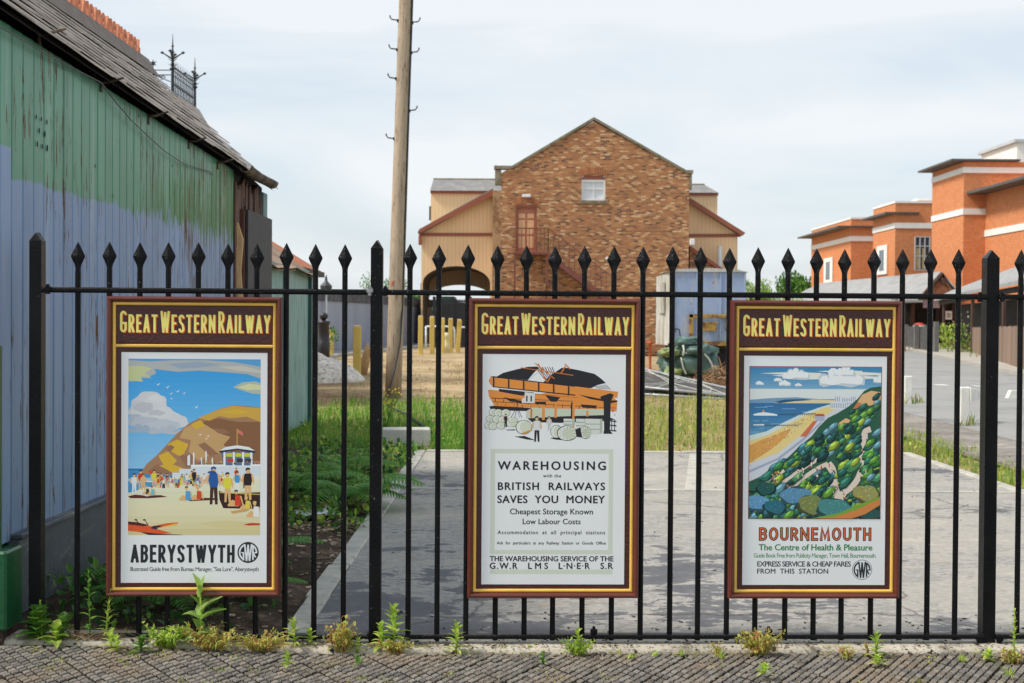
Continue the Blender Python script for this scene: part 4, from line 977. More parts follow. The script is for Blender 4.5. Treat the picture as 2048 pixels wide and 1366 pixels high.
b = MB(); b.bb((XW - .05, YA - .095, .08), (XW + .055, YA + .11, .42), None, .01); b.build('corner_block', m_grn, shed)
m_pl = M('grey_skirting_board', S(74, 82, 90), .55, .35, 5, .3, 40, dirt=(S(120, 118, 112), 7, .62, (1, .4, 2)))
b = MB(); b.bb((XW - .02, YA + .115, .10), (XW + .035, YB, .44), None, .006); b.bb((XW - .02, YA + .115, .44), (XW + .05, YB, .462), None, .004); b.build('skirting', m_pl, shed)
m_dbrick = brickmat('sooty_brick', [(0, S(40, 32, 30)), (.5, S(74, 56, 48)), (1, S(104, 80, 66))], S(70, 64, 58))
b = MB(); b.bb((XW - .1, YA - .06, -.08), (XW + .03, 12.6, .098)); b.build('footing', m_dbrick, shed)
# slates
m_slate = M('weathered_slate', S(176, 166, 156), .75, .28, 5, .35, 50, island=.10, dirt=(S(196, 184, 166), 6, .60, (1, .35, 1)), speck=(S(206, 196, 172), 22, .74))
b = MB(); ncs = 11
for side in (1, -1):
    for k in range(ncs if side == 1 else 3):
        y = 5.86 + (.21 if k % 2 else 0); t0 = k / ncs; t1 = (k + 1.25) / ncs
        if side == -1: t0 = k / 3; t1 = (k + 1.05) / 3
        while y < 12.74:
            y1 = min(y + .42, 12.76 + rs.uniform(-.02, .01))
            def pt(t, yy, h):
                xe = XW + .075 if side == 1 else XR * 2 - XW - .075; z_ = ze(yy) - .005
                px = xe + (XR - xe) * t; pz = z_ + (zr_ - z_) * t; n = Vector((.62 * side, 0, .78)); return Vector((px, yy, pz)) + n * h
            j = rs.uniform(-.006, .006); l = rs.uniform(.016, .024)
            A = [pt(t0 + j, y + .003, l), pt(t0 + j, y1 - .003, l + rs.uniform(-.003, .004)), pt(min(1, t1), y1 - .003, .004), pt(min(1, t1), y + .003, .004)]
            Bq = [q - Vector((0, 0, .010)) for q in A]
            b.add(A + Bq, [(0, 1, 2, 3), (4, 7, 6, 5), (0, 4, 5, 1), (1, 5, 6, 2), (3, 7, 4, 0)]); y = y1
b.build('roof', m_slate, shed)
b = MB()
b.add([(XW + .066, 5.9, ze(5.9) - .022), (XW + .066, 12.72, ze(12.72) - .022), (XR, 12.72, zr_ - .02), (XR, 5.9, zr_ - .02), (XR * 2 - XW - .07, 5.9, ze(5.9) + .03), (XR * 2 - XW - .07, 12.72, ze(12.72) + .03)], [(0, 1, 2, 3), (3, 2, 5, 4)])
b.build('roof_boarding', m_dark, shed)
m_mort = M('grey_mortar', S(132, 122, 114), .95, .3, 9, .6, 40)
b = MB()
for sx in (1, -1):
    n = 40; vs = []
    for i in range(n + 1):
        y = 5.88 + (12.74 - 5.88) * i / n; wv = .012 * mnoise.noise(Vector((y * 5, sx, 0)))
        vs += [(XR + sx * (.15 + wv), y, zr_ - .105), (XR + sx * .06, y, zr_ + .01), (XR + sx * .028, y, zr_ + .075), (XR, y, zr_ + .078)]
    b.add(vs, [(i * 4 + k, i * 4 + 4 + k, i * 4 + 5 + k, i * 4 + 1 + k) for i in range(n) for k in range(3)])
b.build('ridge_mortar', m_mort, shed, True)
m_terra = M('terracotta', S(216, 138, 102), .8, .3, 8, .4, 50, dirt=(S(160, 104, 80), 14, .64))
def crest(y0):
    b = MB(); X0 = XR; z0 = zr_ + .06; w2 = .014
    ring = lambda r, cy, cz: [(cy + r * math.cos(a * math.pi / 8), cz + r * math.sin(a * math.pi / 8)) for a in range(16)]
    ro, ri_ = ring(.062, y0 + .10, z0 + .075), ring(.024, y0 + .10, z0 + .07)
    vs = []
    for xx in (X0 - w2, X0 + w2): vs += [(xx, a, c) for a, c in ro] + [(xx, a, c) for a, c in ri_]
    fs = []
    for k in range(16):
        k2 = (k + 1) % 16; fs += [(k, k2, 16 + k2, 16 + k), (32 + k, 48 + k, 48 + k2, 32 + k2), (k, 32 + k, 32 + k2, k2), (16 + k, 16 + k2, 48 + k2, 48 + k)]
    b.add(vs, fs)
    b.prism([(y0, z0 - .03), (y0 + .285, z0 - .03), (y0 + .285, z0 + .022), (y0, z0 + .022)], 'x', X0 - .02, X0 + .02)
    for (yy, d) in ((y0 + .19, 1), (y0 + .01, -1)):      # curling horns either side of the ring
        P = [(yy, z0 + .02), (yy + .03, z0 + .02), (yy + .034 + .01 * d, z0 + .08), (yy + .030 + .022 * d, z0 + .135), (yy + .012 + .022 * d, z0 + .138), (yy + .006 + .006 * d, z0 + .08)]
        b.prism(P, 'x', X0 - .015, X0 + .015)
    b.prism([(y0 + .235, z0 + .02), (y0 + .275, z0 + .02), (y0 + .268, z0 + .07), (y0 + .24, z0 + .07)], 'x', X0 - .014, X0 + .014)
    b.build('ridge_tile', m_terra, shed)
y = 8.1
while y < 12.4: crest(y); y += .318
m_rust = M('rusty_old_iron', S(74, 60, 52), .85, .4, 12, .4, 60, dirt=(S(128, 112, 92), 9, .56))
b = MB(); vs = []
prof = [(.055 * math.cos(R(a)), .055 * math.sin(R(a))) for a in range(180, 361, 20)] + [(.048 * math.cos(R(a)), .048 * math.sin(R(a))) for a in range(360, 179, -20)]
n = len(prof)
for y in rng(11.15, 12.42, 8): 
    sg = -.012 * math.sin((y - 11) * 3) + .006 * mnoise.noise(Vector((y * 4, 0, 0)))
    vs += [(XW + .10 + q[0], y, ze(y) + .012 + sg + q[1]) for q in prof]
fs = [(i * n + k, (i + 1) * n + k, (i + 1) * n + (k + 1) % n, i * n + (k + 1) % n) for i in range(8) for k in range(n)] + [tuple(range(n)), tuple(8 * n + k for k in reversed(range(n)))]
b.add(vs, fs); b.build('gutter', m_rust, shed, True)
for (u, v) in ((208, 165), (302, 232), (382, 283), (440, 325), (86, 68)):
    q = PXp(u, v, XW + .02); b = MB(); b.tube([(XW - .005, q.y, q.z), (XW + .05, q.y, q.z + .004), (XW + .12, q.y + .02, q.z + .03)], [.011, .009, .006], 6); b.box((XW + .004, q.y, q.z - .02), (.008, .03, .06)); b.build('gutter_bracket', m_rust, shed)
b = MB(); b.tube([PXp(u, v, XW + x) for (u, v, x) in ((-40, 30, .03), (0, 54, .03), (45, 80, .03), (100, 112, .03), (150, 138, .03), (198, 163, .045), (204, 167, .04), (232, 205, .03), (262, 240, .028), (300, 276, .026), (330, 303, .026), (368, 328, .026), (400, 338, .02), (418, 342, .016), (426, 350, .008))], .0035, 6); b.build('cable', M('grey_cable', S(96, 98, 98), .6), shed)
for (u, v) in ((73, 234), (83, 238), (94, 244), (79, 261), (90, 268), (75, 288), (85, 293), (95, 296), (191, 332), (226, 392), (278, 232), (345, 332)):
    q = PXp(u, v, XW + .0035); r = rs.uniform(.009, .014) if u < 100 else .009; b = MB(); b.add([(XW + .0035, q.y + r * .75 * math.cos(k * .785), q.z + r * 1.25 * math.sin(k * .785)) for k in range(8)], [tuple(range(8))]); b.build('knot_hole', M('hole_black', S(22, 20, 18), .95, .1) if u == 73 else bpy.data.materials['hole_black'], shed)
# ruined corner with torn boards and a black sheet
m_torn = M('torn_timber', S(104, 78, 68), .9, .45, 9, .6, 40, island=.35, stretch=(1, 6, .8)); m_pale = M('split_pale_wood', S(190, 156, 112), .85, .3, 12, .5, 50, stretch=(1, 6, .6))
b = MB(); y = YB + .03
while y < 12.5:
    w_ = rs.uniform(.05, .12); zt = ze(y) - rs.uniform(.02, .16); zb2 = 2.26 - rs.uniform(0, .35)
    b.prism([(y, zb2 + rs.uniform(0, .08)), (y + w_ * .5, zb2), (y + w_ - .012, zb2 + rs.uniform(0, .1)), (y + w_ - .012, zt - rs.uniform(0, .1)), (y + w_ * .5, zt), (y, zt - rs.uniform(0, .06))], 'x', XW - .03, XW + rs.uniform(-.01, .012)); y += w_
for k in range(12): b.box((XW - .01, YB + rs.uniform(.05, 1.2), rs.uniform(2.25, 2.45)), (.02, rs.uniform(.02, .06), rs.uniform(.04, .12)), None, Matrix.Rotation(rs.uniform(-.5, .5), 3, 'X'))
b.build('torn_boards', m_torn, shed)
b = MB(); b.tube([(XW, YB + .16, .3), (XW + .005, YB + .14, 1.2), (XW + .01, YB + .17, 1.45), (XW, YB + .13, 1.8), (XW + .005, YB + .15, 2.05), (XW, YB + .10, 2.18)], [.03, .028, .045, .04, .05, .02], 6); b.build('split_stud', m_pale, shed)
b = MB(); b.bb((XW - .02, YB + .006, .1), (XW + .012, YB + .06, 2.5), None, .004); b.bb((XW - .02, YB + .25, .1), (XW + .035, YB + .29, 2.30), None, .004); b.build('stud', M('red_brown_timber', S(96, 58, 46), .8, .4, 9, .4, 40), shed)
b = MB(); b.bb((XW + .036, 11.52, .12), (XW + .06, 12.66, 2.302), None, .002); b.build('black_sheet', M('black_sheeting', S(50, 51, 54), .62, .22, 4, .2, 40, dirt=(S(70, 70, 72), 5, .6, (1, 6, .5))), shed)
b = MB(); b.bb((XW - .03, 12.50, 2.2), (XW + .012, 12.69, 2.53), None, .004); b.build('end_board', M('teal_flaking_paint', S(112, 144, 142), .6, .3, 12, .3, 40, dirt=(S(66, 72, 70), 12, .58)), shed)
# ------------------------------------------------------------------ beyond the slab: things standing in the yard
m_pole = M('weathered_pole_timber', S(176, 160, 138), .85, .22, 4, .5, 30, stretch=(3, 3, .35), dirt=(S(122, 98, 76), 9, .60, (2.5, 2.5, .4)), speck=(S(90, 72, 56), 30, .72))
m_step = M('dark_galvanised_iron', S(58, 58, 58), .6, .3, 20)
base = PY(786, 800, 26.0); top = PY(812, 0, 26.0); ax = (top - base); ax = ax / ax.z
b0 = Vector((base.x, 26, -.05)); pole = thing('telegraph_pole', 'tall weathered timber telegraph pole with step irons and a black cable', 'telegraph pole', (b0.x, b0.y, 0))
pt = lambda z: b0 + ax * (z + .05)
b = MB(); b.tube([pt(z) for z in (-.05, 1, 2.5, 4, 6, 8, 10.5)], [.148, .146, .142, .138, .132, .126, .118], 20); b.build('pole', m_pole, pole, True)
b = MB(); pts = []
for z in (10.4, 8, 6, 4, 2.6, 1.6): q = pt(z); pts.append((q.x + .122, q.y - .075, z))
pts += [(pt(1.0).x + .11, 25.78, 1.0), (pt(.6).x + .05, 25.6, .55), (pt(.3).x - .06, 25.3, .02), (b0.x - .2, 24.4, .03), (b0.x + .6, 21.0, .03), (b0.x + 1.2, 17.2, .06)]
b.tube(pts, .02, 6); b.build('cable', M('black_cable', S(34, 35, 36), .5), pole, True)
for v, sd in ((42, -1), (46, 1), (106, 1), (100, -1), (158, -1), (158, -1), (222, 1), (278, -1), (-20, 1)):
    z = PY(805, v, 26).z; q = pt(z); b = MB(); b.tube([q + Vector((sd * .10, -.05, 0)), q + Vector((sd * .24, -.08, .01)), q + Vector((sd * .27, -.08, .05)), q + Vector((sd * .275, -.08, .085))], .012, 6); b.box(q + Vector((sd * .135, -.02, 0)), (.03, .06, .05)); b.build('step_iron', m_step, pole)
b = MB(); q = pt(2.05); b.prism([(q.x - .09, 2.0), (q.x - .05, 2.07), (q.x - .04, 2.14), (q.x - .08, 2.10)], 'y', q.y - .148, q.y - .140); b.build('tag', M('faded_red_tag', S(196, 92, 70), .6), pole)
# yellow-painted timber posts
m_yel = M('yellow_painted_timber', S(208, 180, 92), .75, .18, 4, .3, 40, stretch=(1, 1, .3), dirt=(S(176, 146, 90), 7, .62))
m_cap = M('pale_post_top', S(226, 212, 170), .8, .15, 8)
def ypost(u, vt, vb, h, label, lean=0, w=.17):
    Y = h * FPX / (vb - vt); p = PY(u, vb, Y); t = thing('timber_post', label, 'post', (p.x, Y, gz(p.x, Y)), 0, 'yellow timber posts'); z0 = gz(p.x, Y); zt = PY(u, vt, Y).z
    b = MB(); b.box((p.x + lean * .3, Y, (z0 - .1 + zt) / 2), (w, w, zt - z0 + .1), None, Matrix.Rotation(lean, 3, 'Y'), .018); b.build('shaft', m_yel, t)
    b = MB(); b.box((p.x + lean * .6, Y, zt + .012), (w * .92, w * .92, .03), None, Matrix.Rotation(lean, 3, 'Y'), .012); b.build('cap', m_cap, t); return t
t = ypost(660, 661, 735, 1.1, 'yellow timber post with pale bolts, side by side with the black iron bollard', 0, .2)
for z in (.25, .55, .85):
    b = MB(); b.lathe([(.03, 0), (.03, .02)], (0, 0, 0), 10); c = t.location; b.v = [Vector((c.x + v.x, c.y - .10 - v.z, c.z + z + v.y)) for v in b.v]; b.build('bolt', m_cap, t)
ypost(714, 653, 754, 1.15, 'lone yellow timber post between the gravel heap and the telegraph pole')
ypost(841, 633, 706, 1.15, 'first yellow timber post right of the telegraph pole, at the end of the row', 0, .15)
ypost(864, 634, 706, 1.15, 'second yellow timber post right of the telegraph pole', 0, .15)
ypost(886, 637, 704, 1.1, 'third yellow timber post right of the telegraph pole, beside a short pale stump', 0, .11)
ypost(901, 638, 704, 1.1, 'fourth yellow timber post right of the telegraph pole, in front of the white barrier', 0, .15)
ypost(916, 640, 703, 1.05, 'leaning pale yellow timber post, last of the row beside the warehouse poster', .06, .15)
p = PY(892, 702, 47); t = thing('post_stump', 'short pale turned stump among the yellow posts', 'stump', (p.x, 47, gz(p.x, 47))); b = MB(); b.lathe([(.12, -.05), (.12, .25), (.06, .32), (.11, .45), (.12, .55), (.05, .62)], (p.x, 47, gz(p.x, 47)), 12); b.build('stump', m_cap, t, True)
p = PY(647, 735, 39); z0 = gz(p.x, 39); t = thing('iron_bollard', 'black iron bollard with a ball top beside the gravel heap', 'bollard', (p.x, 39, z0)); m_bol = M('black_bollard_paint', S(36, 36, 38), .4, .2, 8)
b = MB(); b.lathe([(.17, -.05), (.17, .5), (.155, .52), (.155, 1.0), (.18, 1.02), (.18, 1.08), (.06, 1.1), (.06, 1.13)], (p.x, 39, z0), 14, m_bol); b.build('shaft', None, t, True)
b = MB(); b.lathe([(.02 + .10 * math.sin(math.pi * i / 8), 1.22 - .10 * math.cos(math.pi * i / 8)) for i in range(9)], (p.x, 39, z0), 14); b.build('ball', m_bol, t, True)
# gravel heap
def heap(name, label, cat, cx, cy, rx, ry, h, m, seed, n=46, rough=.10, base=None):
    b = MB(); vs = []; r_ = random.Random(seed); z0 = gz(cx, cy) - .06
    for j in range(n + 1):
        for i in range(n + 1):
            x = -1 + 2 * i / n; y = -1 + 2 * j / n; d = math.sqrt(x * x + y * y) * (1 + .25 * mnoise.noise(Vector((x * 2 + seed, y * 2, 0))))
            z = max(0, 1 - d) ** .8 * h + (rough * (abs(mnoise.noise(Vector((x * 9, y * 9, seed)))) + .6 * abs(mnoise.noise(Vector((x * 23, y * 23, seed))))) if d < 1.02 else 0)
            vs.append((cx + x * rx * 1.1, cy + y * ry * 1.1, z0 + z - (.05 if d > 1 else 0)))
    b.add(vs, [(j * (n + 1) + i, j * (n + 1) + i + 1, (j + 1) * (n + 1) + i + 1, (j + 1) * (n + 1) + i) for j in range(n) for i in range(n)])
    t = thing(name, label, cat, (cx, cy, z0)); b.build('heap', m, t, False); return t
m_grav = M('pale_rubble', S(228, 222, 210), .95, .35, 7, .6, 20, dirt=(S(160, 150, 136), 12, .58))
q = PY(628, 770, 31); heap('rubble_heap', 'heap of pale grey rubble beside the teal shed corner', 'rubble heap', q.x - .2, 31.6, 1.15, 1.0, .72, m_grav, 3)
p = PY(733, 750, 33.5); t = thing('broken_branch', 'pale broken branch stump leaning beside the lone yellow post', 'branch', (p.x, 33.5, gz(p.x, 33.5))); z0 = gz(p.x, 33.5)
b = MB(); b.tube([(p.x - .12, 33.5, z0 - .05), (p.x - .03, 33.5, z0 + .3), (p.x + .02, 33.45, z0 + .5), (p.x + .03, 33.4, z0 + .72)], [.13, .12, .09, .02], 8); b.tube([(p.x - .02, 33.5, z0 + .3), (p.x + .10, 33.45, z0 + .46), (p.x + .13, 33.4, z0 + .6)], [.08, .05, .02], 7); b.build('limb', m_pale, t, True)
# bluish hoarding and the path along it
HA, HB = Vector((-6.75, 43.5, 0)), Vector((-2.55, 76, 0)); hd = (HB - HA); hl = hd.length; hd = hd / hl; hn = Vector((hd.y, -hd.x, 0))
m_hoard = boardmat('blue_grey_hoarding_boards', S(168, 176, 192), .16, .6, .15); m_htop = M('dark_capping', S(86, 88, 94), .7, .3, 3, dirt=(S(120, 122, 126), 3, .58))
hg = thing('hoarding', 'long blue grey boarded hoarding with a dark top strip receding behind the telegraph pole', 'hoarding', HA)
b = MB(); hq = lambda s, o, z: HA + hd * s + hn * o + Vector((0, 0, z))
def hbox(b, s0, s1, o0, o1, z0, z1):
    vs = [hq(s, o, z) for z in (z0, z1) for (s, o) in ((s0, o0), (s1, o0), (s1, o1), (s0, o1))]; b.add(vs, [(3, 2, 1, 0), (4, 5, 6, 7), (0, 1, 5, 4), (1, 2, 6, 5), (2, 3, 7, 6), (3, 0, 4, 7)])
hbox(b, 0, hl, -.05, 0, 0, 2.02); b.build('boards', m_hoard, hg)
b = MB(); hbox(b, 0, hl, -.08, .035, 2.023, 2.36); b.build('top_strip', m_htop, hg)
b = MB(); hbox(b, 0, hl, .0, .04, .1, .26); b.build('base_rail', m_hoard, hg)
b = MB(); vs = []
for (o, z) in ((.1, .012), (1.7, .012)): vs += [hq(s, o, gz(*hq(s, o, 0).xy) + .006) for s in rng(-8, hl, 30)]
b.add(vs, [(i, 31 + i, 32 + i, i + 1) for i in range(30)]); b.build('path', M('grey_path_tarmac', S(140, 140, 144), .9, .2, 1), None, True, 'structure')
b = MB()
for s0 in range(-8, 32):
    z0 = gz(*hq(s0, 1.75, 0).xy); hbox(b, s0 + .02, s0 + .98, 1.7, 1.82, z0 - .1, z0 + .05)
b.build('path_edging', m_kerb, None, False, 'structure')
# lamp standard showing above the hoarding
p = PY(652, 600, 47); t = thing('street_lamp', 'white lamp standard with a dark lantern top beyond the hoarding', 'street lamp', (p.x, 47, .3)); m_lamp = M('dark_lantern', S(60, 66, 66), .5)
b = MB(); b.tube([(p.x, 47, .2), (p.x, 47, 1.6), (p.x, 47, 2.3)], [.06, .045, .04], 10); b.build('column', M('white_column', S(214, 218, 220), .5), t, True)
b = MB(); b.lathe([(.05, 2.28), (.17, 2.34), (.20, 2.5), (.20, 2.52), (.12, 2.6), (.05, 2.68), (.035, 2.8), (.01, 2.88)], (p.x, 47, 0), 8); b.build('lantern', m_lamp, t)
# black iron enclosure under a green canopy, white barrier
xg, yg = PY(868, 700, 55).x, 55.0; xh = PY(940, 700, 55).x; z0 = gz(xg, yg)
t = thing('iron_gates', 'black iron gates and railings beyond the row of yellow posts', 'gates', ((xg + xh) / 2, yg, z0)); m_bi = M('black_ironwork', S(30, 31, 33), .5)
for x in rng(xg, xh, 2): b = MB(); b.bb((x - .06, yg - .06, z0 - .1), (x + .06, yg + .06, z0 + 1.95)); b.build('post', m_bi, t)
for z in (.25, 1.2, 1.75): b = MB(); b.bb((xg, yg - .02, z0 + z), (xh, yg + .02, z0 + z + .06)); b.build('rail', m_bi, t)
for i in range(22): x = xg + (xh - xg) * (i + .5) / 22; b = MB(); b.bb((x - .016, yg - .016, z0), (x + .016, yg + .016, z0 + 1.85)); b.build('bar', m_bi, t)
b = MB(); b.bb((xg + .05, yg + 1.0, z0 - .05), (xh, yg + 1.08, z0 + 1.7)); b.build('screen', M('dark_screen', S(44, 44, 46), .8, .3, 3), t)
x0c, x1c = PY(866, 600, 58).x, PY(924, 600, 58).x; t = thing('canopy', 'dark green scalloped canopy on posts under the porch arch', 'canopy', ((x0c + x1c) / 2, 58, z0)); m_gc = M('dark_green_canvas', S(40, 72, 62), .8, .3, 3)
zc = PY(895, 612, 58).z; b = MB(); b.prism([(x0c, zc - .05), (x0c + .3, zc + .38), (x1c - .3, zc + .38), (x1c, zc - .05)], 'y', 57.2, 58.8); b.build('roof', m_gc, t)
b = MB(); n = 9
for i in range(n): xa = x0c + (x1c - x0c) * i / n; xb = x0c + (x1c - x0c) * (i + 1) / n; b.prism([(xa, zc - .052), (xb, zc - .052), (xb - .02, zc - .18), ((xa + xb) / 2, zc - .24), (xa + .02, zc - .18)], 'y', 57.19, 57.22)
b.build('valance', M('light_green_canvas', S(120, 150, 138), .8), t)
for x in (x0c + .1, x1c - .1): b = MB(); b.bb((x - .04, 57.3, z0), (x + .04, 57.4, zc - .06)); b.build('post', m_bi, t)
bx0, bx1 = PY(852, 650, 50).x, PY(934, 650, 50).x; zb0 = gz(bx0, 50); t = thing('white_barrier', 'white tubular barrier rail behind the yellow posts', 'barrier', ((bx0 + bx1) / 2, 50, zb0)); m_wb = M('white_tube', S(226, 228, 228), .4)
xm = bx0 + (bx1 - bx0) * .70
b = MB(); zt = PY(880, 653, 50).z; b.tube([(bx0, 50, zt), (xm - .12, 50, zt), (xm - .03, 50, zt - .04), (xm, 50, zt - .14), (xm, 50, zb0)], .035, 8); b.build('rail', m_wb, t, True)
b = MB(); b.tube([(bx0, 50, zb0), (bx0, 50, zt)], .035, 8); b.tube([(xm + .2, 50, zt - .02), (bx1, 50, zt - .02)], .03, 8); b.build('rail', m_wb, t, True)
# second lean-to, teal wall and brown felt roof, and an orange brick house beyond it
XT = -2.77; t = thing('teal_shed', 'low teal painted shed with a sagging brown felt roof behind the black sheeting', 'shed', (XT, 16, 0))
m_teal = M('faded_teal_boards', S(138, 172, 168), .6, .25, 3, .2, 30, stretch=(1, 2.2, .5), dirt=(S(92, 130, 124), 4, .60, (1, 2, .5)))
b = MB(); b.bb((XT - .05, 13.0, .02), (XT, 19.3, 2.08)); b.build('wall', m_teal, t)
m_tt = M('dark_teal_trim', S(40, 84, 80), .5)
b = MB(); b.bb((XT - .06, 19.302, .0), (XT + .045, 19.42, 2.06)); b.build('corner_post', m_tt, t)
b = MB(); b.bb((XT + .001, 17.2, .02), (XT + .03, 17.28, 2.06)); b.build('batten', m_tt, t)
b = MB(); n = 12
vs = []
for i in range(n + 1):
    for y in rng(13.0, 19.55, 14): 
        f = i / n; x = XT + .09 - f * 1.25; z = 2.03 + f ** 1.25 * 1.02 + .02 * mnoise.noise(Vector((x * 3, y * 2, 0))) - .02 * math.sin(y * 2.4) * (1 - f); vs.append((x, y, z))
b.add(vs, [(i * 15 + k, i * 15 + k + 1, (i + 1) * 15 + k + 1, (i + 1) * 15 + k) for i in range(n) for k in range(14)])
b.add([v - Vector((0, 0, .035)) for v in b.v], [(i * 15 + k, (i + 1) * 15 + k, (i + 1) * 15 + k + 1, i * 15 + k + 1) for i in range(n) for k in range(14)])
b.add([vs[i * 15 + 14] for i in range(n + 1)] + [(vs[i * 15 + 14][0], vs[i * 15 + 14][1], vs[i * 15 + 14][2] - .04) for i in range(n + 1)], [(i, i + 1, n + 2 + i, n + 1 + i) for i in range(n)])
b.build('roof', M('brown_roofing_felt', S(168, 140, 116), .9, .3, 2.5, .5, 20, dirt=(S(120, 96, 78), 2.2, .55)), t, True)
b = MB(); b.bb((-4.6, 13.0, 0), (XT - .06, 19.28, 2.02)); b.prism([(-4.6, 2.0), (XT - .06, 2.0), (XT - 1.1, 3.0), (-4.6, 3.0)], 'y', 19.2, 19.28); b.build('inner_wall', m_dark, t)
t = thing('brick_house', 'orange brick house with a tiled roof behind the brown felt roof', 'house', (-5, 28, 0))
m_ob = brickmat('orange_brick', [(0, S(150, 84, 56)), (.5, S(178, 104, 70)), (1, S(196, 124, 88))], S(170, 150, 130))
xo = PY(622, 560, 28).x; zo = PY(636, 532, 28).z
b = MB(); b.bb((xo - 3.2, 23.5, 0), (xo, 28, zo - .1)); b.prism([(xo - 3.2, zo - .1), (xo, zo - .1), (xo - 1.6, zo + .85)], 'y', 27.7, 28); b.build('wall', m_ob, t)
m_ot = M('orange_clay_tiles', S(196, 116, 74), .85, .3, 3, .5, 25, dirt=(S(150, 86, 60), 5, .56))
b = MB()
for s_ in (1, -1):
    xe = xo - 1.6 + s_ * 1.78; b.add([(xe, 23.4, zo - .10), (xe, 28.15, zo - .10), (xo - 1.6, 28.15, zo + .98), (xo - 1.6, 23.4, zo + .98), (xe, 23.4, zo - .18), (xe, 28.15, zo - .18), (xo - 1.6, 28.15, zo + .90), (xo - 1.6, 23.4, zo + .90)], [(0, 1, 2, 3), (4, 7, 6, 5), (0, 4, 5, 1), (1, 5, 6, 2)])
b.build('roof', m_ot, t)
b = MB(); b.bb((xo + .14, 23.4, zo - .22), (xo + .24, 28.2, zo - .12)); b.build('gutter', m_step, t)
# ironwork crown of a roof behind the shed
YC = 30.0; c0 = PY(345, 188, YC); c1x = c0.x; zt = c0.z; ylen = 2.1
t = thing('pavilion_roof', 'slate pavilion roof whose flat top carries black iron cresting', 'building', (c1x - 2, YC + 2, 0))
b = MB(); b.add([(c1x - 4.6, YC - 1.6, 3.4), (c1x + 1.5, YC - 1.6, 3.4), (c1x + 1.5, YC + ylen + 1.6, 3.4), (c1x - 4.6, YC + ylen + 1.6, 3.4), (c1x - 3.1, YC - .08, zt), (c1x + .08, YC - .08, zt), (c1x + .08, YC + ylen + .08, zt), (c1x - 3.1, YC + ylen + .08, zt)], [(0, 1, 5, 4), (1, 2, 6, 5), (2, 3, 7, 6), (3, 0, 4, 7), (4, 5, 6, 7)]); b.build('roof', m_slate, t)
b = MB(); b.bb((c1x - 4.4, YC - 1.4, 0), (c1x + 1.3, YC + ylen + 1.4, 3.38)); b.build('wall', m_ob, t)
t = thing('iron_cresting', 'ornate black iron roof cresting with scrolls, star and spiked corner finials', 'roof cresting', (c1x, YC, zt)); m_wi = M('wrought_iron', S(34, 44, 44), .5, .3, 20)
def finial(x, y, h):
    b = MB(); z = zt
    b.tube([(x, y, z), (x, y, z + h * .5), (x, y, z + h * .72), (x, y, z + h)], [.035, .03, .02, .004], 6)
    for zz, r in ((.42, .07), (.50, .05), (.60, .055), (.70, .045), (.80, .03)): b.lathe([(.02, z + h * zz - r * .6), (r, z + h * zz), (.02, z + h * zz + r * .6)], (x, y, 0), 8)
    for (dx, dy) in ((1, 0), (-1, 0), (0, 1), (0, -1)):
        b.tube([(x, y, z + h * .58), (x + dx * .12, y + dy * .12, z + h * .64), (x + dx * .24, y + dy * .24, z + h * .70)], [.02, .016, .008], 5); b.lathe([(.008, 0), (.045, .03), (.008, .06)], (x + dx * .22, y + dy * .22, z + h * .665), 6)
        for q in (.45, .54): b.tube([(x, y, z + h * q), (x + dx * .10, y + dy * .10, z + h * q + .07)], [.015, .004], 4)
    b.build('finial', m_wi, t)
finial(c1x, YC, PY(345, 68, YC).z - zt); finial(c1x, YC + ylen, 1.15); finial(c1x - 3, YC, 1.2)
def bar(p, q, r=.011): b = MB(); b.tube([p, q], r, 5); b.build('rail', m_wi, t)
for hz in (.06, .40, .50): bar((c1x - 3, YC, zt + hz), (c1x, YC, zt + hz)); bar((c1x, YC, zt + hz), (c1x, YC + ylen, zt + hz))
def spiral(cx, cz, r, d, f): return [f(cx + d * r * (1 - i / 15) * math.cos(i * .55), cz + r * (1 - i / 15) * math.sin(i * .55)) for i in range(13)]
for k in range(5):
    xc = c1x - .3 - k * .6; f = lambda a, z: (a, YC, z); b = MB()
    for d in (1, -1):
        b.tube(spiral(xc + d * .09, zt + .33, .06, d, f), .012, 4); b.tube(spiral(xc + d * .12, zt + .15, .075, d, f), .012, 4); b.tube([f(xc + d * .26, zt + .26), f(xc + d * .15, zt + .30), f(xc, zt + .40)], .012, 4)
    b.tube([f(xc, zt + .06), f(xc, zt + .28)], .012, 4); b.lathe([(.004, 0), (.03, .02), (.004, .05)], (xc, YC, zt + .24), 6); b.build('scroll', m_wi, t)
xs_ = c1x - .33 * 3 + .02; b = MB(); xs_ = PY(306, 160, YC).x; b.tube([(xs_, YC, zt + .1), (xs_, YC, zt + .62)], .012, 4); zz = PY(306, 127, YC).z
b.prism([(xs_ + (.085 if k % 2 == 0 else .034) * math.sin(k * math.pi / 6), zz + (.085 if k % 2 == 0 else .034) * math.cos(k * math.pi / 6)) for k in range(12)], 'y', YC - .012, YC + .012); b.build('star', m_wi, t)
for i in range(13):
    y = YC + .12 + i * (ylen - .2) / 13; b = MB(); b.tube([(c1x, y, zt + .06), (c1x, y, zt + .50), (c1x, y, zt + .74)], [.014, .012, .002], 4); b.tube([(c1x, y - .06, zt + .60), (c1x, y, zt + .54), (c1x, y + .06, zt + .60)], .010, 4); b.tube([(c1x + .0, y - .05, zt + .2), (c1x, y, zt + .3), (c1x, y + .05, zt + .2)], .012, 4); b.build('spike', m_wi, t)

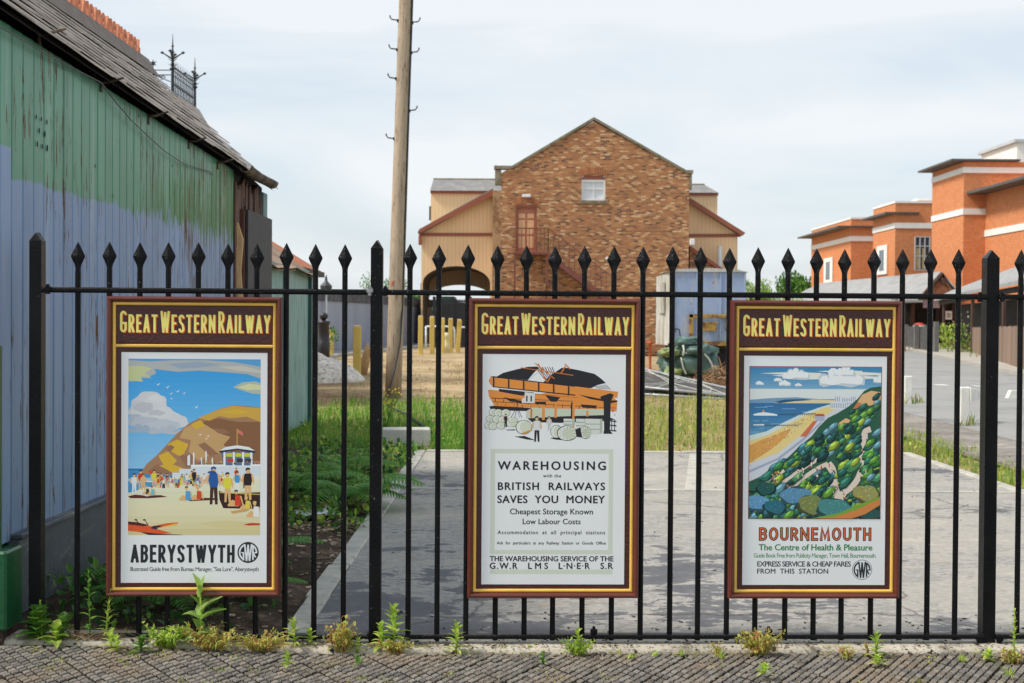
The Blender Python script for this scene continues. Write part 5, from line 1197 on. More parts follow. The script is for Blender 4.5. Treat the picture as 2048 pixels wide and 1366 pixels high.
# blue goods van body, tarpaulins, mesh panels, twigs
m_van = M('faded_blue_van_paint', S(150, 170, 202), .6, .16, 2.5, .2, 20, dirt=(S(176, 180, 180), 3.2, .58, (1, 1, .5)), speck=(S(150, 112, 70), 5, .70))
m_rusty = M('rusty_yellow_frame', S(184, 152, 70), .75, .3, 5, .4, 30, dirt=(S(112, 78, 52), 5, .52)); m_vside = M('grimy_white_van_side', S(196, 196, 190), .7, .25, 2, .3, 20, dirt=(S(158, 150, 132), 2.4, .52, (1, 1, .35)))
m_under = M('dark_underframe', S(36, 33, 31), .9, .4, 6)
YV = 40.0; vx0 = PY(1341, 600, YV).x; vx1 = PY(1492, 600, YV).x; vzt = PY(1400, 541, YV).z; vzb = PY(1400, 687, YV).z
t = thing('goods_van', 'derelict blue goods van body with rusty yellow frames standing on dark underframe', 'goods van', ((vx0 + vx1) / 2, YV, 0))
def van(b, p, q, m=None, bev=0):      # the van stands turned a little to the left
    b.bb(p, q, m, bev)
b = MB(); b.bb((vx0 + .02, YV, vzb), (vx1, YV + 2.8, vzt - .04), None, .01); b.build('end_wall', m_van, t)
b = MB(); b.add([(vx0 - .02, YV + .03, vzb - .06), (vx0 - .12, YV + 2.8, vzb - .06), (vx0 - .12, YV + 2.8, vzt - .1), (vx0 - .02, YV + .03, vzt - .04), (vx0 + .03, YV + .03, vzb - .06), (vx0 + .03, YV + 2.8, vzb - .06), (vx0 + .03, YV + 2.8, vzt - .1), (vx0 + .03, YV + .03, vzt - .04)], [(0, 1, 2, 3), (4, 7, 6, 5), (0, 3, 7, 4), (1, 5, 6, 2), (3, 2, 6, 7), (0, 4, 5, 1)]); b.build('side_wall', m_vside, t)
b = MB(); b.prism([(vx0 - .1, vzt - .04), (vx1 + .06, vzt - .04), (vx1 - .3, vzt + .04), ((vx0 + vx1) / 2, vzt + .07), (vx0 + .2, vzt + .04)], 'y', YV - .05, YV + 2.85); b.build('roof', m_vside, t)
for k in range(4): x = vx0 + (vx1 - vx0) * (.02 + .32 * k); b = MB(); b.bb((x - .02, YV - .035, vzb), (x + .03, YV - .002, vzt - .05), None, .006); b.build('rib', m_van, t)
def onv(u, v): q = PY(u, v, YV - .05); return q.x, q.z
for (a, c) in (((1378, 628), (1462, 636)), ((1378, 628), (1386, 688)), ((1452, 628), (1460, 664)), ((1341, 682), (1492, 692)), ((1410, 648), (1426, 658))):
    xa, za = onv(*a); xb_, zb_ = onv(*c); b = MB(); b.bb((xa, YV - .10, zb_), (xb_, YV - .036, za), None, .008); b.build('frame_bar', m_rusty, t)
xa, za = onv(1404, 646); xb_, zb_ = onv(1432, 662); b = MB(); b.bb((xa, YV - .2, zb_), (xb_, YV - .11, za), None, .01); b.bb((xa - .05, YV - .22, za + .002), (xb_ + .05, YV - .1, za + .03)); b.build('lamp_bracket', m_rusty, t)
b = MB(); b.tube([(onv(1350, 660)[0], YV - .1, onv(1350, 664)[1]), (onv(1350, 655)[0], YV - .12, onv(1350, 657)[1]), (onv(1358, 655)[0], YV - .12, onv(1358, 659)[1]), (onv(1360, 670)[0], YV - .1, onv(1360, 672)[1])], .02, 6); b.build('hose', m_under, t)
b = MB(); b.bb((vx0 + .15, YV + .15, .1), (vx1 - .1, YV + 2.7, vzb - .005)); b.bb((vx0 - .05, YV - .05, vzb - .14), (vx1 + .03, YV + .14, vzb - .002)); b.build('underframe', m_under, t)
for x in (vx0 + .1, vx1 - .35): b = MB(); b.lathe([(.42, -.07), (.42, .07)], (0, 0, 0), 20); b.lathe([(.12, -.1), (.12, -.075)], (0, 0, 0), 12); b.v = [Vector((x + .13 + v.z, YV + .5 + v.x, .40 + v.y)) for v in b.v]; b.build('wheel', m_under, t)
q = PY(1326, 600, YV + 2.4); b = MB(); b.box((vx0 - .10, YV + 1.4, vzb + 1.3), (.05, 1.2, .9)); b.build('side_panel', m_vside, t)
p = PY(1300, 722, 38.5); t = thing('screw_jack', 'rusty orange screw jack beside the van wheel', 'jack', (p.x, 38.5, .0)); m_rj = M('orange_rust', S(190, 92, 52), .8, .3, 20)
zj = PY(1300, 682, 38.5).z; b = MB(); b.lathe([(.10, 0), (.06, .08), (.035, .2), (.035, zj - .1), (.07, zj - .08), (.07, zj)], (p.x, 38.5, 0), 10); b.tube([(p.x - .1, 38.5, zj - .05), (p.x + .08, 38.45, zj - .05)], .02, 6); b.build('jack', m_rj, t, True)
def lump(cx, cy, cz, rx, ry, rz, seed, fold=.2, n=44, k=26, flat=0):
    b = MB(); vs = []
    for j in range(k + 1):
        th = math.pi * j / k
        for i in range(n):
            ph = 2 * math.pi * i / n; d = Vector((math.sin(th) * math.cos(ph), math.sin(th) * math.sin(ph), math.cos(th)))
            r = 1 + fold * 1.9 * mnoise.noise(d * 1.6 + Vector((seed, 0, 0))) + fold * 1.5 * (abs(mnoise.noise(d * 3.5 + Vector((seed, 2, 0)))) - .25) + fold * 1.1 * (abs(mnoise.noise(Vector((d.x * 9, d.y * 4, d.z * 5 + seed)))) - .2)
            vs.append((cx + rx * r * math.copysign(abs(d.x) ** .8, d.x), cy + ry * r * d.y, max(.01, cz + rz * r * math.copysign(abs(d.z) ** .7, d.z))))
    b.add(vs, [(j * n + i, j * n + (i + 1) % n, (j + 1) * n + (i + 1) % n, (j + 1) * n + i) for j in range(k) for i in range(n)]); return b
YT = 34.0; tx = lambda u: PY(u, 700, YT).x; tz = lambda v: PY(1370, v, YT).z
t = thing('folded_tarpaulins', 'bundle of folded dark green tarpaulins with white piping beside the blue van', 'tarpaulin', (tx(1372), YT, 0)); m_tarp = M('dark_green_tarpaulin', S(74, 104, 96), .42, .25, 3, .15, 12, dirt=(S(98, 122, 112), 3, .58)); m_tarpy = M('yellow_green_tarpaulin', S(132, 146, 92), .5, .3, 3); m_pipe = M('white_piping', S(222, 226, 216), .5)
lump(tx(1372), YT + .2, tz(728), .66, .6, .38, 1).build('lower_fold', m_tarp, t, True); lump(tx(1410), YT - .05, tz(727), .30, .4, .33, 5, .2).build('side_fold', m_tarp, t, True)
lump(tx(1384), YT, tz(700), .50, .5, .17, 8, .2).build('upper_fold', m_tarp, t, True); lump(tx(1374), YT - .05, tz(684), .34, .42, .12, 12, .18).build('top_fold', m_tarp, t, True)
lump(tx(1338), YT - .2, tz(704), .24, .4, .10, 15, .2).build('yellow_fold', m_tarpy, t, True); lump(tx(1345), YT - .3, tz(742), .22, .3, .12, 19, .2).build('yellow_fold', m_tarpy, t, True)
for pts in (((1362, 715), (1364, 725), (1366, 735), (1372, 748)), ((1366, 690), (1368, 700), (1366, 712)), ((1408, 707), (1418, 718), (1424, 730), (1426, 742))):
    b = MB(); b.tube([PY(u, v, YT - .50) for (u, v) in pts], .022, 6); b.build('piping', m_pipe, t, True)
# flat-lying site fence panels
m_tube = M('galvanised_tube', S(176, 182, 184), .4, .2, 8, metal=.3); m_mesh = M('dark_debris_netting', S(84, 78, 74), .8, .35, 2, dirt=(S(120, 112, 104), 3, .56))
def panel(name, label, cs, net):
    A, B_, C_, D = cs; t = thing(name, label, 'fence panel', tuple((A + B_ + C_ + D) / 4))
    b = MB(); b.tube([A, B_, C_, D, A], .024, 8); b.build('frame', m_tube, t, True)
    if net:
        b = MB(); n = 14; vs = []
        for i in range(n + 1):
            for k in range(7): s_, r_ = i / n, k / 6; q = (A * (1 - s_) + B_ * s_) * (1 - r_) + (D * (1 - s_) + C_ * s_) * r_; vs.append(q + Vector((0, 0, -.03 - .05 * math.sin(math.pi * s_) * math.sin(math.pi * r_) + .015 * mnoise.noise(q * 3))))
        b.add(vs, [(i * 7 + k, i * 7 + k + 1, i * 7 + 8 + k, i * 7 + 7 + k) for i in range(n) for k in range(6)]); b.build('netting', m_mesh, t, True)
        rr = random.Random(5)
        b = MB()
        for i in range(9):
            s0, s1 = rr.random(), rr.random(); q0 = A * (1 - s0) + B_ * s0; q1 = D * (1 - s1) + C_ * s1; mid = (q0 + q1) / 2 + Vector((rr.uniform(-.3, .3), 0, -.04)); b.tube([q0, mid + Vector((0, 0, .02)), q1], .007, 4)
        b.build('cord', m_pipe, t)
    else:
        for i in range(1, 4): b = MB(); f = i / 4; b.tube([A * (1 - f) + B_ * f, D * (1 - f) + C_ * f], .012, 6); b.build('cross_tube', m_tube, t)
panel('site_fence_panel', 'tilted site fence panel filled with dark netting, propped behind the grass', [PY(1262, 732, 30.5), PY(1478, 782, 28.6), PY(1478, 793, 27.2), PY(1252, 771, 27.6)], True)
panel('site_fence_panel', 'galvanised site fence panel lying flat under the netted one', [PY(1250, 779, 28.6), PY(1480, 795, 28.2), PY(1484, 800, 26.7), PY(1250, 786, 27.0)], False)
m_twig = M('dry_brown_twigs', S(150, 116, 84), .9, .4, 8)
q = PY(1440, 765, 31.5); t = thing('brushwood_pile', 'pile of dry brown twigs at the end of the fence panels', 'brushwood', (q.x, 31.5, 0)); rr = random.Random(7); b = MB()
for i in range(240):
    a = rr.uniform(0, 6.28); r_ = rr.random() ** .6 * .75; c = Vector((q.x + r_ * math.cos(a), 31.5 + r_ * math.sin(a), .02 + (.75 - r_) * .7 * rr.random())); d = Vector((rr.uniform(-1, 1), rr.uniform(-1, 1), rr.uniform(-.3, .5))).normalized() * rr.uniform(.08, .22); b.tube([c - d, c, c + d + Vector((0, 0, .03))], [.012, .012, .005], 4)
b.build('twigs', m_twig, t)
# slab of concrete at the back of the pad, loose pipes
q = PZ(815, 892); t = thing('concrete_block', 'loose pale concrete block at the back corner of the slab', 'concrete block', (q.x, 16.0, 0)); b = MB(); b.box((PZ(812, 892).x, 16.0, .10), (.54, .30, .2), None, Matrix.Rotation(.08, 3, 'Z'), .012); b.build('block', M('pale_block_concrete', S(196, 194, 184), .9, .2, 6, .4, 40), t)
m_hose = M('blue_grey_pipe', S(84, 104, 112), .5, .3, 8)
for (v, r, lb) in ((940, .02, 'thin'), (976, .028, 'thick')):
    a = PZ(520, v, .03); c = PZ(640, v + 2, .04); t = thing('pipe', lb + ' blue grey pipe lying across the soil bed among ferns', 'pipe', tuple((a + c) / 2)); b = MB(); b.tube([a, a * .5 + c * .5 + Vector((0, .02, .012)), c], r, 8); b.build('tube', m_hose, t, True)
# white knee rails along the road
m_wk = M('flaking_white_timber', S(224, 222, 214), .6, .16, 6, .3, 40, dirt=(S(160, 150, 136), 9, .64))
def knee(u, vt, vb, w, label, rail=None, ln=1.2):
    g = PZ(u, vb); Y = g.y; zt = PY(u, vt, Y).z; t = thing('knee_rail_post', label, 'post', (g.x, Y, 0)); b = MB(); b.bb((g.x - w / 2, Y - w / 2, -.05), (g.x + w / 2, Y + w / 2, zt), None, .012); b.build('post', m_wk, t)
    if rail:
        b = MB(); z = zt - .09; x0 = g.x + w / 2 + .002; b.add([(x0, Y - .10, z - .10), (x0, Y - .10, z + .08), (x0, Y + .06, z + .10), (x0, Y + .06, z - .10), (x0 + ln, Y + .35, z - .10), (x0 + ln, Y + .35, z + .01), (x0 + ln, Y + .5, z + .02), (x0 + ln, Y + .5, z - .10)], [(0, 1, 2, 3), (4, 7, 6, 5), (0, 4, 5, 1), (1, 5, 6, 2), (2, 6, 7, 3), (3, 7, 4, 0)]); b.build('rail', m_wk, t)
knee(1815, 752, 806, .14, 'worn white timber post without a rail at the roadside')
knee(1927, 774, 850, .13, 'white timber post carrying a short tapered white rail at the roadside', True, .30)
g = PZ(2030, 850); t = thing('knee_rail', 'short white tapered knee rail at the right edge beyond the right post', 'knee rail', (g.x, g.y, 0)); z = PY(2030, 789, g.y).z; x0 = PY(2013, 789, g.y).x; b = MB(); b.prism([(x0, z - .05), (x0 + .05, z + .06), (x0 + 1.2, z + .06), (x0 + 1.2, z - .05)], 'y', g.y - .07, g.y + .07); b.build('rail', m_wk, t); b = MB(); b.bb((x0 + .9, g.y + .072, -.05), (x0 + 1.03, g.y + .2, z + .05)); b.build('post', m_wk, t)
# ------------------------------------------------------------------ brick station building with cream side porches
m_brick = brickmat('mixed_buff_and_red_brick', [(0, S(78, 62, 58)), (.10, S(120, 82, 64)), (.22, S(160, 104, 70)), (.55, S(176, 118, 76)), (.80, S(190, 138, 92)), (.92, S(212, 172, 126)), (1, S(222, 192, 152))], S(166, 134, 104), bw=.205, bh=.070, msize=.010, bigvar=.18)
m_cream = boardmat('cream_matchboard', S(246, 208, 160), .17, .6, .08); m_choc = M('red_brown_gloss', S(152, 86, 62), .5, .15, 4); m_rslate = M('grey_roof_slates', S(134, 132, 130), .8, .25, 2.5, .3, 14, dirt=(S(160, 152, 140), 2, .60), stretch=(1, 1, 3)); m_stone = M('weathered_coping_stone', S(142, 132, 112), .9, .3, 4, .4, 20, dirt=(S(110, 108, 84), 3, .54)); m_sash = M('white_sash_paint', S(226, 228, 228), .45, .05, 6)
m_glass, nt, b = newmat('window_glass'); b.inputs['Base Color'].default_value = S(212, 218, 222) + (1,); b.inputs['Roughness'].default_value = .12; b.inputs['Specular IOR Level'].default_value = .9
Y0 = 60.0; U = lambda u, v, y=Y0: PY(u, v, y)
stn = thing('station_building', 'large brown brick gabled building with cream boarded porches and an outside stair', 'building', (U(1190, 640).x, Y0, 0))
xl, xr = U(1002, 420).x, U(1378, 420).x; ze_l = U(1000, 345).z; ap = U(1188, 240); zer = U(1383, 350).z; zeav = (ze_l + zer) / 2
dz = lambda u, v: U(u, v).z
# gable wall with real openings: built of pieces round the door and the window
dx0, dx1, dzt, dzb = U(1031, 450).x, U(1074, 450).x, dz(1052, 410), dz(1052, 503); wx0, wx1, wzt, wzb = U(1163, 380).x, U(1211, 380).x, dz(1187, 351), dz(1187, 401)
b = MB(); W_T = .35
def pr(poly): b.prism(poly, 'y', Y0, Y0 + W_T)
pr([(xl, 0), (dx0, 0), (dx0, dzt), (xl, dzt)]); pr([(dx0, 0), (dx1, 0), (dx1, dzb), (dx0, dzb)]); pr([(dx1, 0), (wx0, 0), (wx0, dzt), (dx1, dzt)]); pr([(wx0, 0), (wx1, 0), (wx1, wzb), (wx0, wzb)]); pr([(wx1, 0), (xr, 0), (xr, dzt), (wx1, dzt)])
pr([(xl, dzt), (wx0, dzt), (wx0, wzt), (xl, wzt)]); pr([(wx1, dzt), (xr, dzt), (xr, wzt), (wx1, wzt)]); pr([(wx0, wzb), (wx0, wzb), (wx0, wzb)]) if 0 else None
pr([(xl, wzt), (xr, wzt), (xr, zeav), (ap.x, ap.z - .06), (xl, zeav)])
b.bb((xl, Y0 + W_T, 0), (xl + .3, 85, zeav)); b.bb((xr - .3, Y0 + W_T, 0), (xr, 85, zeav)); b.build('wall', m_brick, stn)
b = MB()
for s_, xe, zz in ((-1, U(988, 340).x, dz(990, 338)), (1, U(1386, 346).x, dz(1386, 347))):
    xi = xl + .42 if s_ < 0 else xr - .10; n = Vector((-(ap.z - zz), 0, ap.x - xi)) ; 
    b.add([(xi, Y0 - .06, zz), (ap.x, Y0 - .06, ap.z), (ap.x, Y0 - .06, ap.z + .12), (xi, Y0 - .06, zz + .12), (xi, Y0 + .42, zz), (ap.x, Y0 + .42, ap.z), (ap.x, Y0 + .42, ap.z + .12), (xi, Y0 + .42, zz + .12)], [(0, 1, 2, 3), (4, 7, 6, 5), (2, 6, 7, 3), (0, 4, 5, 1)])
    b.bb((min(xe, xi), Y0 - .07, zz), (max(xe, xi) + .0, Y0 + .42, zz + .14))
b.build('coping', m_stone, stn)
b = MB()
for xe, xi, zz in ((U(990, 340).x, xl, dz(990, 340)), (xr, U(1384, 346).x, dz(1386, 349))): b.bb((xe, Y0 - .02, zz - .62), (xi, Y0 + .4, zz - .005))
b.build('kneeler', m_stone, stn)
b = MB()
for s_ in (1, -1):
    xe = xl - .05 if s_ < 0 else xr + .05; b.add([(xe, Y0 + .42, zeav - .1), (ap.x, Y0 + .42, ap.z - .02), (ap.x, 85, ap.z - .02), (xe, 85, zeav - .1)], [(0, 1, 2, 3)])
b.build('roof', m_rslate, stn)
# window
w = MB(); w.bb((wx0, Y0 + .14, wzb), (wx1, Y0 + .145, wzt)); gl = w.build('pane', m_glass, stn)
f = MB(); t_ = .09
for (a, c) in (((wx0, wzb), (wx0 + t_, wzt)), ((wx1 - t_, wzb), (wx1, wzt)), ((wx0 + t_, wzb), (wx1 - t_, wzb + t_)), ((wx0 + t_, wzt - .26), (wx1 - t_, wzt - .17))): f.bb((a[0], Y0 + .06, a[1]), (c[0], Y0 + .14, c[1]))
xm = (wx0 + wx1) / 2; zm = wzb + (wzt - wzb) * .48; f.bb((xm - .03, Y0 + .09, wzb + t_), (xm + .03, Y0 + .138, wzt - .26)); f.bb((wx0 + t_, Y0 + .085, zm - .035), (wx1 - t_, Y0 + .137, zm + .035)); fr = f.build('window_frame', m_sash, stn)
w = MB(); w.prism([(wx0, wzt - .17), (wx1, wzt - .17), (wx1, wzt - .08), (xm, wzt + .06), (wx0, wzt - .08)], 'y', Y0 + .05, Y0 + .1); w.build('window_head', m_choc, stn)
w = MB(); w.bb((wx0 - .08, Y0 - .08, wzb - .13), (wx1 + .1, Y0 + .1, wzb - .002)); w.build('sill', m_stone, stn)
m_arch = M('red_arch_brick', S(172, 112, 74), .85, .25, 12, island=.25)
def brick_arch(x0, x1, z, rise):
    n = 13; b = MB(); c = (x0 + x1) / 2; hw = (x1 - x0) / 2 + .05
    for i in range(n):
        q0, q1 = -1 + 2 * i / n, -1 + 2 * (i + .86) / n; f = lambda q, e: (c + hw * q * (1 + e * .18), z + rise * (1 - q * q) + e * .26)
        b.prism([f(q0, 0), f(q1, 0), f(q1, 1), f(q0, 1)], 'y', Y0 - .012, Y0 + .05)
    b.build('brick_arch', m_arch, stn)
brick_arch(wx0, wx1, wzt - .04, .12); brick_arch(dx0, dx1, dzt - .06, .14)
# door
d = MB(); d.bb((dx0, Y0 + .12, dzb), (dx1, Y0 + .17, dzt)); dr = d.build('door', M('faded_red_door', S(180, 112, 84), .5, .15, 5), stn)
d = MB(); wd = dx1 - dx0
for (a, c, z0, z1) in ((.14, .45, .08, .33), (.55, .86, .08, .33), (.14, .45, .38, .68), (.55, .86, .38, .68), (.14, .45, .72, .82), (.55, .86, .72, .82)): d.bb((dx0 + wd * a, Y0 + .105, dzb + (dzt - dzb) * z0), (dx0 + wd * c, Y0 + .119, dzb + (dzt - dzb) * z1))
d.build('door_panel', M('salmon_door_panel', S(222, 172, 124), .5, .1, 5), dr)
d = MB(); d.bb((dx0, Y0 + .02, dzb), (dx0 + .07, Y0 + .12, dzt)); d.bb((dx1 - .07, Y0 + .02, dzb), (dx1, Y0 + .12, dzt)); d.bb((dx0 + .07, Y0 + .02, dzt - .1), (dx1 - .07, Y0 + .12, dzt)); d.build('door_frame', m_choc, dr)
d = MB(); q = U(1053, 392); d.box((q.x, Y0 - .08, q.z), (.36, .15, .13), None, None, .02); d.build('bulkhead_lamp', m_sash, stn)
# iron landing and stair
m_stair = M('red_oxide_iron', S(122, 70, 58), .6, .2, 5); sx0, sx1 = U(1028, 505).x, U(1095, 505).x; zl = dz(1060, 506)
b = MB(); b.bb((sx0, Y0 - 1.0, zl - .1), (sx1, Y0 - .003, zl)); b.build('landing', m_stair, stn)
for x in (sx0 + .04, sx1 - .04): b = MB(); b.bb((x - .04, Y0 - .98, zl - 1.35), (x + .04, Y0 - .90, zl - .102)); b.tube([(x, Y0 - .95, zl - 1.3), (x, Y0 - .02, zl - 2.0)], .035, 6); b.build('bracket', m_stair, stn)
for x in rng(sx0, sx1, 9): b = MB(); b.bb((x - .014, Y0 - 1.0, zl + .002), (x + .014, Y0 - .97, zl + .95)); b.build('baluster', m_stair, stn)
b = MB(); b.bb((sx0, Y0 - 1.01, zl + .95), (sx1, Y0 - .95, zl + 1.0)); b.build('handrail', m_stair, stn)
ex, ez = U(1225, 600).x, dz(1225, 604); b = MB()
for yy in (Y0 - 1.0, Y0 - .12): b.prism([(sx1, zl), (sx1, zl - .26), (ex, ez - .26), (ex, ez)], 'y', yy, yy + .05)
b.build('stringer', m_stair, stn)
for i in range(12): f_ = (i + .5) / 12; b = MB(); b.bb((sx1 + (ex - sx1) * f_ - .12, Y0 - .949, zl + (ez - zl) * f_ - .06), (sx1 + (ex - sx1) * f_ + .12, Y0 - .121, zl + (ez - zl) * f_ - .03)); b.build('tread', m_stair, stn)
for i in range(13): f_ = i / 12.5; x = sx1 + (ex - sx1) * f_; z = zl + (ez - zl) * f_; b = MB(); b.bb((x - .014, Y0 - 1.0, z - .02), (x + .014, Y0 - .97, z + .93)); b.build('baluster', m_stair, stn)
b = MB(); b.prism([(sx1, zl + .95), (sx1, zl + 1.0), (ex, ez + 1.0), (ex, ez + .95)], 'y', Y0 - 1.01, Y0 - .95); b.build('handrail', m_stair, stn)
q = U(1096, 488); b = MB(); rr = random.Random(3)
for i in range(60): c = Vector((q.x + rr.gauss(0, .2), Y0 - .5 + rr.gauss(0, .2), zl + .1 + rr.random() * .5)); d_ = Vector((rr.uniform(-1, 1), rr.uniform(-1, 1), rr.uniform(-.4, 1))).normalized() * .09; e_ = d_.orthogonal().normalized() * .035; b.quad(c - e_, c + d_ * .5 - e_ * .2, c + d_, c + e_)
b.build('ivy', leafmat('dull_green_leaf', [S(70, 84, 44), S(104, 110, 60)]), stn)
for (u, v) in ((1384, 484), (1340, 516)): q = U(u, v); b = MB(); b.box((q.x, Y0 - .07, q.z), (.2, .13, .26), None, None, .02); b.build('meter_box', m_sash, stn)
q = U(1215, 517); b = MB(); b.box((q.x, Y0 - .06, q.z), (.16, .11, .12), None, None, .02); b.build('wall_lamp', m_sash, stn)
q = U(1440, 500, 61.5); b = MB(); b.tube([(q.x, 61.6, 0), (q.x, 61.6, U(1430, 492, 61.6).z)], .10, 10); b.build('flue', m_sash, stn)
# left porch (boarded end, arch through it), pier between porch and gable
YL = 62.0; L = lambda u, v: (PY(u, v, YL).x, PY(u, v, YL).z)
b = MB(); p0 = L(986, 400); b.bb((p0[0], YL - .9, 0), (xl - .003, YL + 22, L(986, 385)[1])); b.build('pier', M('pale_quoin_stone', S(186, 158, 122), .9, .25, 3, dirt=(S(140, 108, 80), 3, .52)), stn)
b = MB(); ac = L(898, 640)[0]; aw = (L(950, 640)[0] - L(845, 640)[0]) / 2 * 1.02; ac = (L(845, 600)[0] + L(980, 600)[0]) / 2; aw = (L(980, 600)[0] - L(845, 600)[0]) / 2; az = L(898, 532)[1]; asp = L(850, 566)[1]
arcp = [(ac + aw * math.cos(R(a)), asp + (az - asp) * math.sin(R(a))) for a in range(0, 181, 9)]
xo0, xo1 = L(843, 500)[0], L(986, 500)[0]; ztop = L(900, 466)[1]
for i in range(20): b.prism([arcp[i], arcp[i + 1], (arcp[i + 1][0], ztop), (arcp[i][0], ztop)], 'y', YL, YL + .12)
b.bb((xo0, YL, 0), (ac - aw, YL + .12, ztop)); b.bb((ac + aw, YL, 0), (max(ac + aw + .01, xo1), YL + .12, ztop))
b.prism([L(846, 466), L(986, 466), L(986, 388)], 'y', YL, YL + .1); b.build('porch_wall', m_cream, stn)
b = MB(); m_vault = M('dark_vault_boards', S(120, 110, 100), .8, .3, 2)  # vault boards in a darker grey-brown than the porch walls
for i in range(20):
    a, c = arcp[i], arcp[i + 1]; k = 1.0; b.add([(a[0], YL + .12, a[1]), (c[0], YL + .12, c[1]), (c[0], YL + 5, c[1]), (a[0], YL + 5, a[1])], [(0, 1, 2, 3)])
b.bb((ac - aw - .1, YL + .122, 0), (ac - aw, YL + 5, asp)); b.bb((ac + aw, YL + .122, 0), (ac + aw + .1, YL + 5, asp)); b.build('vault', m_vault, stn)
b = MB(); a2 = [(ac + aw * .98 * math.cos(R(a)), asp - .55 + (az - asp) * .8 * math.sin(R(a))) for a in range(0, 181, 9)]
for i in range(20): b.prism([a2[i], a2[i + 1], (ac + (arcp[i + 1][0] - ac) * 1.08, arcp[i + 1][1] + .12), (ac + (arcp[i][0] - ac) * 1.08, arcp[i][1] + .12)], 'y', YL + 4.9, YL + 5.0)
b.build('inner_arch', m_cream, stn)
b = MB(); b.add([L(838, 463) and (L(838, 466)[0], YL - .06, L(838, 466)[1]), (L(989, 466)[0], YL - .06, L(989, 466)[1]), (L(989, 472)[0], YL - .06, L(989, 472)[1]), (L(838, 472)[0], YL - .06, L(838, 472)[1])] + [(L(838, 466)[0], YL - .002, L(838, 466)[1]), (L(989, 466)[0], YL - .002, L(989, 466)[1]), (L(989, 472)[0], YL - .002, L(989, 472)[1]), (L(838, 472)[0], YL - .002, L(838, 472)[1])], [(0, 1, 2, 3), (0, 4, 5, 1), (3, 2, 6, 7)]); b.build('beam', m_choc, stn)
b = MB()
for yy0, yy1 in ((YL - .5, YL + 22),): b.prism([L(836, 466), L(840, 459), L(986, 378), L(989, 388)], 'y', YL - .35, YL + 22)
b.build('porch_roof', m_rslate, stn)
b = MB(); b.prism([L(837, 469), L(839, 460), L(986, 381), L(988, 392)], 'y', YL - .40, YL - .352); b.build('barge_board', m_choc, stn)
b = MB(); b.bb((L(838, 470)[0], YL - .34, L(838, 490)[1]), (L(843, 470)[0], YL + .1, L(838, 472)[1])); b.build('bracket', m_choc, stn)
YU = 66.0; Lu = lambda u, v: (PY(u, v, YU).x, PY(u, v, YU).z)
def upper(u0, u1, vr, ve, vb, ur0, ur1):
    x0, x1 = Lu(u0, ve)[0], Lu(u1, ve)[0]; b = MB(); b.bb((x0, YU, Lu(u0, vb)[1]), (x1, YU + 9, Lu(u0, ve)[1])); b.build('clerestory_wall', m_cream, stn)
    b = MB(); b.bb((Lu(u0 - 1, ve)[0], YU - .12, Lu(u0, ve)[1] + .002), (Lu(u1 + 1, ve)[0], YU - .002, Lu(u0, ve - 5)[1])); b.build('fascia', m_choc, stn)
    xa, xb_ = Lu(ur0, vr)[0], Lu(ur1, vr)[0]; zf, zr2 = Lu(u0, ve - 5)[1] + .002, Lu(u0, vr)[1]
    b = MB(); b.add([(x0 - .03, YU - .2, zf), (x1 + .03, YU - .2, zf), (xb_, YU + 2.0, zr2), (xa, YU + 2.0, zr2), (x0 - .03, YU + 4.2, zf), (x1 + .03, YU + 4.2, zf)], [(0, 1, 2, 3), (3, 2, 5, 4), (1, 5, 2), (0, 3, 4)]); b.build('clerestory_roof', m_rslate, stn)
    b = MB(); b.tube([(xa, YU + 2.0, zr2), (xb_, YU + 2.0, zr2)], .06, 6); b.build('ridge', m_stone, stn)
upper(862, 1000, 350, 387, 470, 862, 1000); upper(1370, 1435, 361, 391, 470, 1370, 1421)
b = MB(); b.bb((Lu(858, 420)[0], YU + .1, Lu(858, 440)[1]), (Lu(861.5, 420)[0], YU + .3, Lu(858, 412)[1])); b.build('downpipe', m_step, stn)
# right porch
b = MB(); b.prism([L(1374, 404), L(1476, 470), L(1374, 470)], 'y', YL, YL + .1); b.prism([L(1374, 471), L(1475, 471), L(1475, 640), L(1374, 640)], 'y', YL, YL + .12); b.build('porch_wall', m_cream, stn)
b = MB(); b.prism([L(1374, 468), L(1483, 468), L(1481, 474), L(1374, 474)], 'y', YL - .06, YL - .002); b.build('beam', m_choc, stn)
b = MB(); b.prism([L(1374, 396), L(1374, 406), L(1482, 473), L(1488, 467)], 'y', YL - .40, YL - .352); b.build('barge_board', m_choc, stn)
b = MB(); b.prism([L(1374, 394), L(1374, 404), L(1480, 470), L(1487, 466)], 'y', YL - .35, YL + 22); b.build('porch_roof', m_rslate, stn)
b = MB(); b.prism([L(1374, 503), L(1440, 549), L(1440, 640), L(1374, 640)], 'y', YL - 1.0, YL - .1); b.build('lean_to_wall', m_brick, stn)
b = MB(); b.prism([L(1374, 494), L(1374, 503), L(1452, 556), L(1455, 550)], 'y', YL - 1.1, YL - .1); b.build('lean_to_roof', m_choc, stn)

